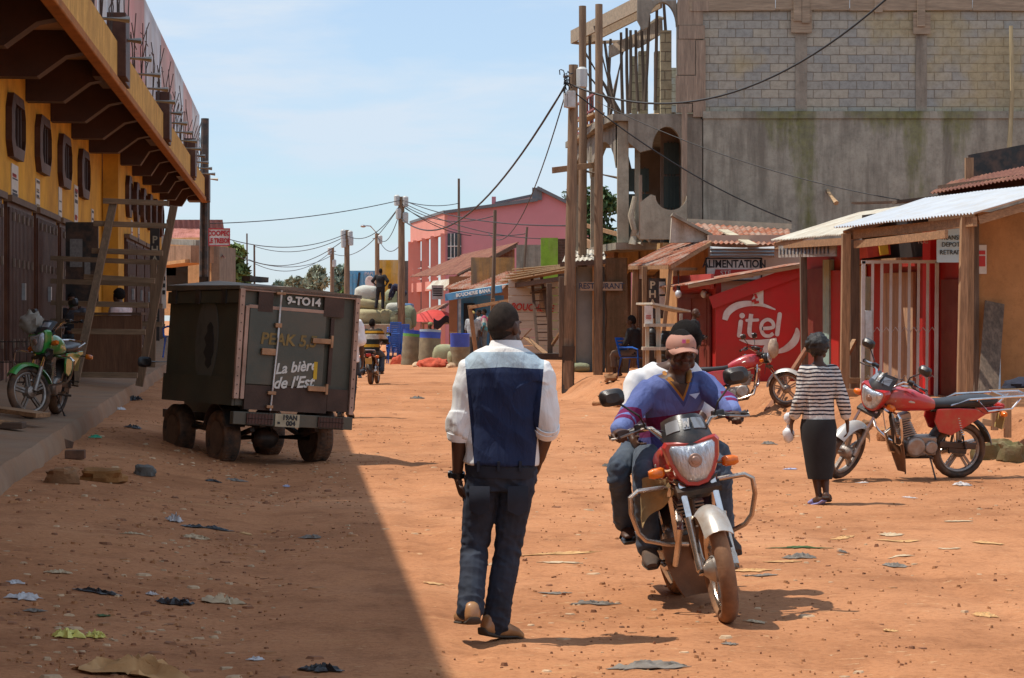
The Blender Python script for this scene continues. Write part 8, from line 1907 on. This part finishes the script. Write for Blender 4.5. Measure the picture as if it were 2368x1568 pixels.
# ---------------------------------------------------------------- things on the walkway at the left
def wz(x, y): return wk(max(0, (kerbx(y)-x)/4.0), (y-6)/64).z
def WG(px_, py_):
    """point of the walkway seen at a place of the photograph"""
    Y = 34.0
    for _ in range(20):
        x = (px_-CX)*Y/F; Y = .6*Y+.4*(HC-wz(x, Y))*F/max(14, py_-HY)
    x = (px_-CX)*Y/F; return V((x, Y, wz(x, Y)))
TRW = wood('grey_trestle_timber', (.19, .12, .07), 2, .35); TRX = wood('grey_rung_timber', (.22, .145, .085), 0, .35)
b0, b1 = WG(172, 893), WG(322, 893); TY = (b0.y+b1.y)/2
t = thing('timber_trestle', 'tall leaning timber trestle with many cross rungs on the walkway', 'trestle', b0.lerp(b1, .5), world=True)
t0, t1 = W(262, 470, TY+.6), W(402, 476, TY+.6)
def tl(x, y): k = (893-y)/420; return V(((x-CX)*(TY+.6*k)/F, TY+.6*k-.06, HC-(y-HY)*(TY+.6*k)/F))
mb = MB(); mb.beam(b0, t0, .12, .07, (0, 1, 0)); mb.beam(b1, t1, .12, .07, (0, 1, 0)); mb.each('upright', TRW, t, 0, bevel=.005)
mb = MB()
for x0, x1, y0, y1 in ((240, 392, 465, 471), (218, 388, 517, 523), (214, 378, 580, 586), (196, 360, 640, 650), (178, 345, 702, 706), (168, 338, 766, 768), (172, 320, 866, 868)): mb.beam(tl(x0, y0), tl(x1, y1), .05, .085, (0, 0, 1))
mb.each('rung', TRX, t, 0, bevel=.005)
t = thing('timber_scaffold', 'second lower timber frame standing behind the tall trestle', 'frame', (b0.x, TY+1.4, b0.z), world=True)
f2 = lambda x, y: W(x, y, TY+1.5)
mb = MB(); mb.beam(f2(133, 868), f2(140, 598), .10, .07, (0, 1, 0)); mb.beam(f2(352, 850), f2(356, 600), .10, .07, (0, 1, 0)); mb.each('upright', TRW, t, 0)
mb = MB()
for y0, y1 in ((597, 608), (650, 658), (700, 708), (742, 750)): mb.beam(f2(118, y0), f2(376, y1), .05, .08)
mb.each('rung', TRX, t, 0)
t = thing('sales_counter', 'dark brown boarded counter behind the timber trestle', 'counter', W(240, 880, TY+.5), world=True)
mb = MB(); a, b = W(172, 742, TY+1.0), W(328, 740, TY+1.0); mb.beam(V((a.x, a.y, 1.25)), V((b.x, b.y, 1.25)), .05, .95)
mb.build('front_boards', wood('brown_counter_board', (.17, .08, .04), 2, .3), t); mb = MB(); mb.beam(V((a.x, a.y+.3, 1.75)), V((b.x, b.y+.3, 1.75)), .7, .04); mb.build('top', PLANKD, t)
t = thing('bench', 'low dark bench under the two seated people on the walkway', 'bench', (-7.2, 39, 1.2), world=True)
mb = MB(); mb.beam((-7.9, 38.3, wz(-7.4, 38.6)+.44), (-6.7, 39.2, wz(-7, 39)+.44), .4, .05); mb.build('seat', PLANKD, t); mb = MB()
for x, y in ((-7.8, 38.4), (-6.8, 39.1)): mb.beam((x, y, wz(x, y)), (x, y, wz(x, y)+.42), .25, .06, (0, 1, 0))
mb.each('leg', PLANKD, t)
t = thing('display_board', 'black display board with pale price sheets on the open brown door', 'board', W(188, 610, 38.5), world=True)
mb = MB(); mb.box(W(190, 608, 38.5), (.58, .05, 1.45)); mb.build('board', BLACKM, t); mb = MB(); mb.box(W(176, 585, 38.46), (.22, .012, .5)); mb.box(W(202, 620, 38.46), (.10, .012, .4)); mb.each('price_sheet', mat('dim_sheet', (.2, .19, .18), .9, .3, 20, .1, 40), t)
CRM = mat('dim_cream_letter', (.36, .31, .22), .8, .15, 8, 0)
t = thing('pharmacy_board', 'tall dark board with cream vertical letters behind the box truck', 'sign', W(359, 640, 46), world=True)
mb = MB(); mb.box(W(358, 652, 46), (.20, .04, 2.5)); mb.build('board', mat('dark_sign_board', (.03, .025, .022), .7, .2, 4, .1, 30), t)
for k, ch in enumerate('PHARMACIE'): text(ch, CRM, t, vertical(W(358, 555+23*k, 45.97)), .15, name='letter', off=.004)
t = thing('narrow_sign', 'narrow pale sign hanging edge on beside the tall dark board', 'sign', W(379, 620, 48), world=True); mb = MB(); mb.box(W(379, 630, 48), (.10, .03, 1.6)); mb.build('board', PAPER, t); mb = MB()
for k in range(7): mb.box(W(379, 580+16*k, 47.97), (.06, .01, .09))
mb.each('letter', BLACKINK, t)
t = thing('wire_basket', 'thin wire rack standing against the first brown door', 'rack', WG(20, 880), world=True)
p = WG(22, 885); mb = MB()
for z in (0, .3, .6):
    mb.tube([p+V((-.25, 0, z)), p+V((.25, 0, z)), p+V((.25, .3, z)), p+V((-.25, .3, z))], .008, 5, True)
for k in range(6): mb.tube([p+V((-.25+.1*k, 0, 0)), p+V((-.25+.1*k, 0, .62))], .006, 5)
mb.build('wire', BLACKM, t)
for k, (x0, y0, x1, y1, lab) in enumerate(((-10, 968, 100, 984, 'upper of two brown planks jutting over the walkway at the left edge'), (-10, 984, 48, 990, 'lower short plank at the left edge of the walkway'))):
    a, b = WG(x0, y0+6), WG(x1, y1+6); o = MB().beam(a+V((0, 0, .14-.07*k)), b+V((0, 0, .14-.07*k)), .22, .05).build('plank', PLANKX, None, 0, .004); tag(o, lab, 'plank', 'planks at the left edge')
    if k: 
        o2 = MB().box(a+V((.1, .02, .03)), (.4, .2, .07)).build('block', PLANKD, None, 0, .01); tag(o2, 'dark wooden block propping the planks at the left edge', 'block')
# ---------------------------------------------------------------- stones and bricks
def stone(px_, py_, w_, h_, m_, label, seed, d_=None, rz=0, nm='stone', group=None):
    p = G(px_, py_); sx = w_*p.y/F/2; sz = h_*p.y/F; sy = d_ or sx*.7; mb = MB()
    def sq(v, e): return math.copysign(abs(v)**e, v)
    rings = []; q = M.Rotation(R(rz), 3, 'Z')
    for i in range(11):
        th = -PI/2+PI*(i+.03)/10.06; z = sq(math.sin(th), .6); k = abs(math.cos(th))**.55; ring = []
        for j in range(18):
            a = 2*PI*j/18; d = V((k*sq(math.cos(a), .7), k*sq(math.sin(a), .7), z)); s_ = 1+.40*noise.noise(d*1.5+V((seed*2.7, 0, 0)))+.20*noise.noise(d*3.7+V((0, seed, 0)))+.07*noise.noise(d*9)
            ring.append(p+V((0, 0, sz*.35))+q@V((d.x*sx*s_, d.y*sy*s_, d.z*sz*.62*s_)))
        rings.append(ring)
    mb.loft(rings); o = mb.build(nm, m_, None, 28); tag(o, label, nm.replace('_', ' '), group); return o
ST1 = mat('brown_stone', (.24, .125, .06), .95, .3, 5, .6, 25, dirt=(.33, .16, .07), damt=.4, bdist=.02); ST2 = mat('grey_stone', (.12, .115, .105), .9, .3, 6, .6, 25, bdist=.02); BRK = mat('dark_brick', (.10, .055, .035), .9, .3, 6, .5, 30, dirt=(.22, .1, .05), damt=.3)
stone(142, 1116, 84, 34, ST1, 'long brown stone lying before the kerb, left of the ochre boulder', 1)
stone(236, 1114, 98, 32, mat('ochre_stone', (.28, .13, .04), .95, .3, 5, .6, 25, bdist=.02), 'ochre boulder beside the long brown stone by the kerb', 2)
stone(336, 1100, 50, 24, ST2, 'grey block of stone to the right of the ochre boulder', 3)
for k, (x, y, lab, rz) in enumerate(((174, 1062, 'dark broken brick lying flat near the kerb', 4), (146, 1036, 'dark brick tilted against the kerb', 50))):
    p = G(x, y); o = MB().box(p+V((0, 0, .05)), (.20, .11, .09), (0, 18*k, rz)).build('brick', BRK, None, 0, .008); tag(o, lab, 'brick')
for k, (x, y, w_, h_, lab) in enumerate(((1400, 930, 34, 14, 'reddish lump at the foot of the bank left of the rider'), (1440, 940, 44, 18, 'broad earth lump beside the passenger'), (1412, 912, 30, 14, 'small lump higher on the bank'), (1380, 938, 20, 9, 'little stone below the reddish lump'), (2282, 1062, 70, 40, 'mossy boulder by the rear wheel of the parked motorcycle'), (2340, 1068, 60, 44, 'dark boulder at the right edge under the bench'), (2310, 1040, 50, 26, 'flat stone between the mossy boulder and the bench'), (2060, 968, 60, 34, 'sandy boulder behind the front wheel of the parked motorcycle'), (2010, 975, 34, 22, 'sandy stone near the woman in stripes'), (2000, 1000, 26, 14, 'small stone by the hand of the woman in stripes'))):
    stone(x, y, w_, h_, [ST1, mat('earth_lump', (.35, .16, .065), .95, .25, 5, .6, 25, bdist=.02)][k % 2] if k < 4 or k > 6 else mat('mossy_stone', (.17, .12, .06), .95, .4, 5, .6, 25, dirt=(.1, .11, .03), damt=.4, bdist=.02), lab, 10+k)
# ---------------------------------------------------------------- bench, rails and leaning sticks at the right
t = thing('timber_bench', 'rough sunlit timber bench at the right edge with a dark cloth on it', 'bench', G(2340, 1012), world=True)
Yb = 26.0; bq = lambda x, y, d=0: W(x, y, Yb+d)
mb = MB(); mb.beam(bq(2285, 912, .3), bq(2420, 906, .3), .5, .05); mb.build('top', PLANKP, t, 0, .004)
mb = MB(); mb.beam(bq(2288, 922), bq(2420, 918), .04, .22); mb.beam(bq(2270, 975), bq(2330, 985), .06, .08); mb.build('side_board', PLANKP, t, 0) if False else mb.each('side_board', PLANKP, t, 0, .004)
mb = MB()
for x, y1 in ((2330, 1012), (2300, 995), (2410, 1012)): mb.beam(bq(x, y1), bq(x, 915), .08, .07, (0, 1, 0))
mb.each('leg', PLANKZ, t, 0, .004)
mb = MB(); mb.sph(bq(2370, 892, .3), (.26, .2, .10), None, 20, 12, fn=lambda d: 1+.25*noise.noise(d*2.3)); o = mb.build('folded_cloth', mat('dark_navy_cloth', (.012, .014, .03), .9, .3, 5, .4, 40), None); tag(o, 'dark navy cloth heaped on the timber bench at the right edge', 'cloth')
t = thing('timber_rail', 'two dark rails nailed between the posts before the white gate', 'rail', W(2010, 905, 35.5), world=True)
mb = MB(); mb.beam(W(1948, 880, 35), W(2085, 882, 34.9), .05, .09); mb.beam(W(1950, 908, 34.4), W(2060, 910, 34.4), .08, .12); mb.beam(W(1953, 832, 35), W(1976, 788, 35.4), .07, .07); mb.each('bar', PLANKX, t, 0, .004)
a, b = G(1772, 946), W(1866, 806, 37.5)
tag(MB().tube([a, a.lerp(b, .5)+V((.01, 0, 0)), b], [.05, .055, .05], 8).build('leaning_pole', wood('red_brown_pole', (.30, .12, .06), 2, .25), None), 'reddish pole leaning from the ground beside the crimson motorcycle', 'pole')
mb = MB(); mb.sph(W(1788, 806, 36.2), (.09, .07, .16), None, 16, 12, fn=lambda d: 1+.2*noise.noise(d*3)); tag(mb.build('hanging_bag', mat('dusty_clear_bag', (.42, .33, .25), .5, .3, 9, .4, 30), None, 60), 'dusty bag hung on the handlebar of the crimson motorcycle', 'bag')
for nm_, px_, py_, Yq, r_, c_, lab in (('handlebar_wrap', 72, 745, 25.2, (.13, .09, .12), (.30, .27, .23), 'grey cloth wrapped over the handlebar of the green motorcycle'),):
    mb = MB(); mb.sph(W(px_, py_, Yq), r_, None, 18, 12, fn=lambda d: 1+.45*noise.noise(d*2.1)+.15*noise.noise(d*6)); tag(mb.build(nm_, mat('grey_wrap_cloth', c_, .9, .2, 6, .4, 40), None, 60), lab, 'cloth')
# ---------------------------------------------------------------- litter, piece by piece
def scrap(px_, py_, w_, h_, m_, label, seed, kind='paper', rz=0, group=None, nm=None):
    """crumpled sheet or bag: a thin curled solid lying on the ground; w_, h_ in photo pixels"""
    p = G(px_, py_); s = p.y/F; wx_ = w_*s; dep = min(wx_*.9, max(.08, h_*s*3.0)); hz = h_*s*.75; mb = MB(); q = M.Rotation(R(rz), 3, 'Z'); sd_ = seed*1.73
    asp = dep/wx_; crk = 1.0 if kind != 'husk' else .6
    def f(u, v):
        an = 2*PI*u; ca, sa = math.cos(an), math.sin(an); rr = .5*(.75+.55*noise.noise(V((ca*1.3+sd_, sa*1.3, 0)))+.38*noise.noise(V((ca*3.4, sa*3.4+sd_, 5)))+.16*noise.noise(V((ca*9, sa*9, sd_))))
        v = max(.02, v); x, y = rr*v*ca*wx_*1.15, rr*v*sa*dep*1.15; pl = V((x/wx_*5+sd_, y/dep*3.2, 0))
        z = hz*crk*((1-abs(2*noise.noise(pl)))*.9+.5*noise.noise(pl*2.3))*(1-.75*v**3)
        pp = p+q@V((x, y, 0)); return V((pp.x, pp.y, gz(pp.x, pp.y)+.012*noise.noise(V((pp.x*6, pp.y*4, 1)))+max(.007, z)))
    mb.sheet(f, 30, 9, -.003); o = mb.build(nm or {'paper': 'paper_scrap', 'bag': 'plastic_bag_scrap', 'cloth': 'cloth_rag', 'leaf': 'dry_leaf', 'husk': 'dry_husk'}[kind], m_, None, 50 if kind != 'bag' else 40)
    tag(o, label, {'paper': 'paper', 'bag': 'plastic bag', 'cloth': 'rag', 'leaf': 'leaf', 'husk': 'husk'}[kind], group); return o
LW = mat('litter_white', (.55, .54, .55), .6, .15, 8, .4, 40, dirt=(.4, .25, .15), damt=.2); LB = mat('litter_black_film', (.014, .014, .016), .3, .3, 9, .6, 40); LC = mat('litter_cream', (.52, .40, .26), .9, .15, 8, .4, 30); LT = mat('litter_tan', (.50, .28, .12), .9, .2, 6, .4, 30); LG = mat('litter_green', (.04, .42, .24), .5, .15, 8, .3, 40); LGY = mat('litter_grey', (.20, .175, .15), .9, .3, 8, .5, 40); LO = mat('litter_ochre', (.56, .33, .14), .9, .2, 8, .4, 40); LY = mat('litter_yellow', (.66, .60, .16), .6, .1, 8, .2, 40); LK = mat('litter_leaf', (.05, .10, .025), .7, .3, 8, .3, 40); LP = mat('litter_lilac', (.42, .44, .60), .6, .15, 8, .3, 40)
for k, (x, y, w_, h_, m_, kd, lab) in enumerate((
    (405, 1206, 46, 30, LW, 'paper', 'white folded paper standing up at the end of a black strip'), (478, 1222, 120, 12, LB, 'bag', 'long twisted black plastic strip in the shade'), (458, 1245, 76, 16, LC, 'paper', 'cream paper lying right of the tan scrap in the shade'), (302, 1236, 56, 9, LC, 'paper', 'thin tan paper left of the cream one'), (136, 1326, 62, 12, LC, 'paper', 'cream triangular paper in the left foreground'), (36, 1348, 42, 12, LW, 'paper', 'small white scrap at the left edge above the carton'), (226, 1372, 106, 14, LB, 'bag', 'flat black bag with a yellow corner'), (350, 1376, 30, 12, LW, 'paper', 'small white paper between two black bags'), (405, 1398, 90, 24, LB, 'bag', 'humped black plastic bag beside the cream wrapping'), (516, 1394, 102, 26, LC, 'paper', 'cream wrapping folded to a peak'), (55, 1386, 84, 20, LW, 'paper', 'white carton with blue and red print at the left edge'), (80, 1414, 46, 10, LGY, 'paper', 'greyish scrap below the white carton'), (155, 1472, 86, 30, LY, 'paper', 'yellow leaflet half folded, nearest the left corner'), (224, 1474, 50, 26, LY, 'paper', 'standing yellow and blue fold of the leaflet'), (238, 1426, 40, 8, LK, 'leaf', 'single dark green leaf in the left foreground'), (320, 1560, 300, 60, LT, 'paper', 'large tan wrapping paper at the bottom edge'), (596, 1527, 42, 14, LW, 'paper', 'small green and red printed packet near the shadow edge'), (645, 1531, 22, 10, ST1, 'husk', 'little brown clod right of the printed packet'), (744, 1552, 110, 24, LB, 'bag', 'shredded black bag at the bottom near the shadow edge'), (222, 1013, 26, 12, LG, 'bag', 'bright green plastic scrap by the kerb'), (308, 990, 44, 10, LB, 'bag', 'black bag between the kerb and the box truck'), (312, 926, 40, 16, LB, 'bag', 'black bag far up against the kerb'), (275, 948, 30, 10, LW, 'paper', 'white scrap by the kerb below the far black bag'), (664, 1126, 20, 8, LP, 'paper', 'tiny bluish packet behind the truck'), (545, 1112, 60, 10, LGY, 'cloth', 'grey rag and husks behind the rear wheel'), (492, 1114, 40, 9, LB, 'bag', 'black scrap behind the left rear wheel'), (720, 1246, 60, 12, LGY, 'cloth', 'grey rag on the shadow edge'), (570, 1236, 30, 10, LO, 'husk', 'orange peel near the black strip'),
    (1412, 1078, 40, 12, ST2, 'cloth', 'grey flat lump left of the riding passenger'), (1372, 1398, 116, 14, LGY, 'cloth', 'long grey rag on the sunlit ground left of the front wheel'), (1292, 1372, 66, 8, LGY, 'cloth', 'small grey rag above the long one'), (1310, 1280, 200, 14, LO, 'husk', 'pale ochre drift of husks left of the motorcycle'), (1290, 1302, 110, 7, LC, 'husk', 'thin pale strip of husks below the ochre drift'), (1510, 1545, 190, 24, LGY, 'cloth', 'flattened grey rag at the bottom edge right of the walking man'), (1000, 1350, 50, 8, LO, 'husk', 'ochre husk on the sunlit ground left of the walking man'), (1745, 1320, 90, 14, LO, 'husk', 'tan bundle of husks by the front wheel'), (1760, 1332, 90, 8, LGY, 'cloth', 'grey film under the tan bundle'), (1855, 1290, 80, 18, LGY, 'bag', 'grey half buried bag right of the motorcycle'), (1815, 1300, 80, 10, LO, 'husk', 'ochre strip beside the half buried bag'), (1950, 1278, 34, 8, ST2, 'cloth', 'dark little lump right of the half buried bag'), (2068, 1312, 56, 14, LGY, 'bag', 'dark grey shred farther right'), (2060, 1238, 60, 16, LC, 'husk', 'cream husk bundle, highest of the row at the right'), (1950, 1245, 50, 14, LO, 'husk', 'ochre husks left of the cream bundle'), (2080, 1252, 110, 10, LO, 'husk', 'flat ochre wrapper below the cream bundle'), (2280, 1258, 80, 12, LO, 'husk', 'ochre shreds near the right edge'), (2195, 1270, 60, 7, LC, 'husk', 'thin pale stick like husk'), (2085, 1288, 60, 8, LC, 'husk', 'pale flat husk below the row'), (2215, 1206, 70, 8, LC, 'husk', 'pale straight stalk at the right'), (2225, 1124, 40, 14, LW, 'bag', 'white balled plastic bag below the parked motorcycle'), (2100, 1152, 40, 6, LW, 'paper', 'white flat scrap below the parked motorcycle'), (2280, 1425, 70, 14, LO, 'leaf', 'yellowing leaf at the lower right'), (2060, 1460, 40, 10, LO, 'leaf', 'smaller yellow leaf left of the big one'), (1860, 1268, 130, 6, LK, 'leaf', 'thin green stalk above the half buried bag'), (1778, 1028, 44, 10, LGY, 'bag', 'grey bag lying behind the rider'), (1830, 1086, 34, 6, LP, 'paper', 'pale lilac scrap left of the woman'), (1995, 1118, 30, 5, LW, 'paper', 'white scrap by the parked front wheel'), (965, 922, 44, 8, ST2, 'cloth', 'dark clod in the middle of the far street'), (1690, 1490, 40, 10, LGY, 'cloth', 'grey scrap below the front wheel'), (1745, 1440, 50, 12, LC, 'husk', 'pale curl of paper in the shadow of the motorcycle'), (1650, 1340, 60, 9, LO, 'husk', 'ochre shreds behind the front wheel'))):
    scrap(x, y, w_, h_, m_, lab, k, kd, rnd.uniform(-18, 18))
# printed colours on a few of them
run_deferred()
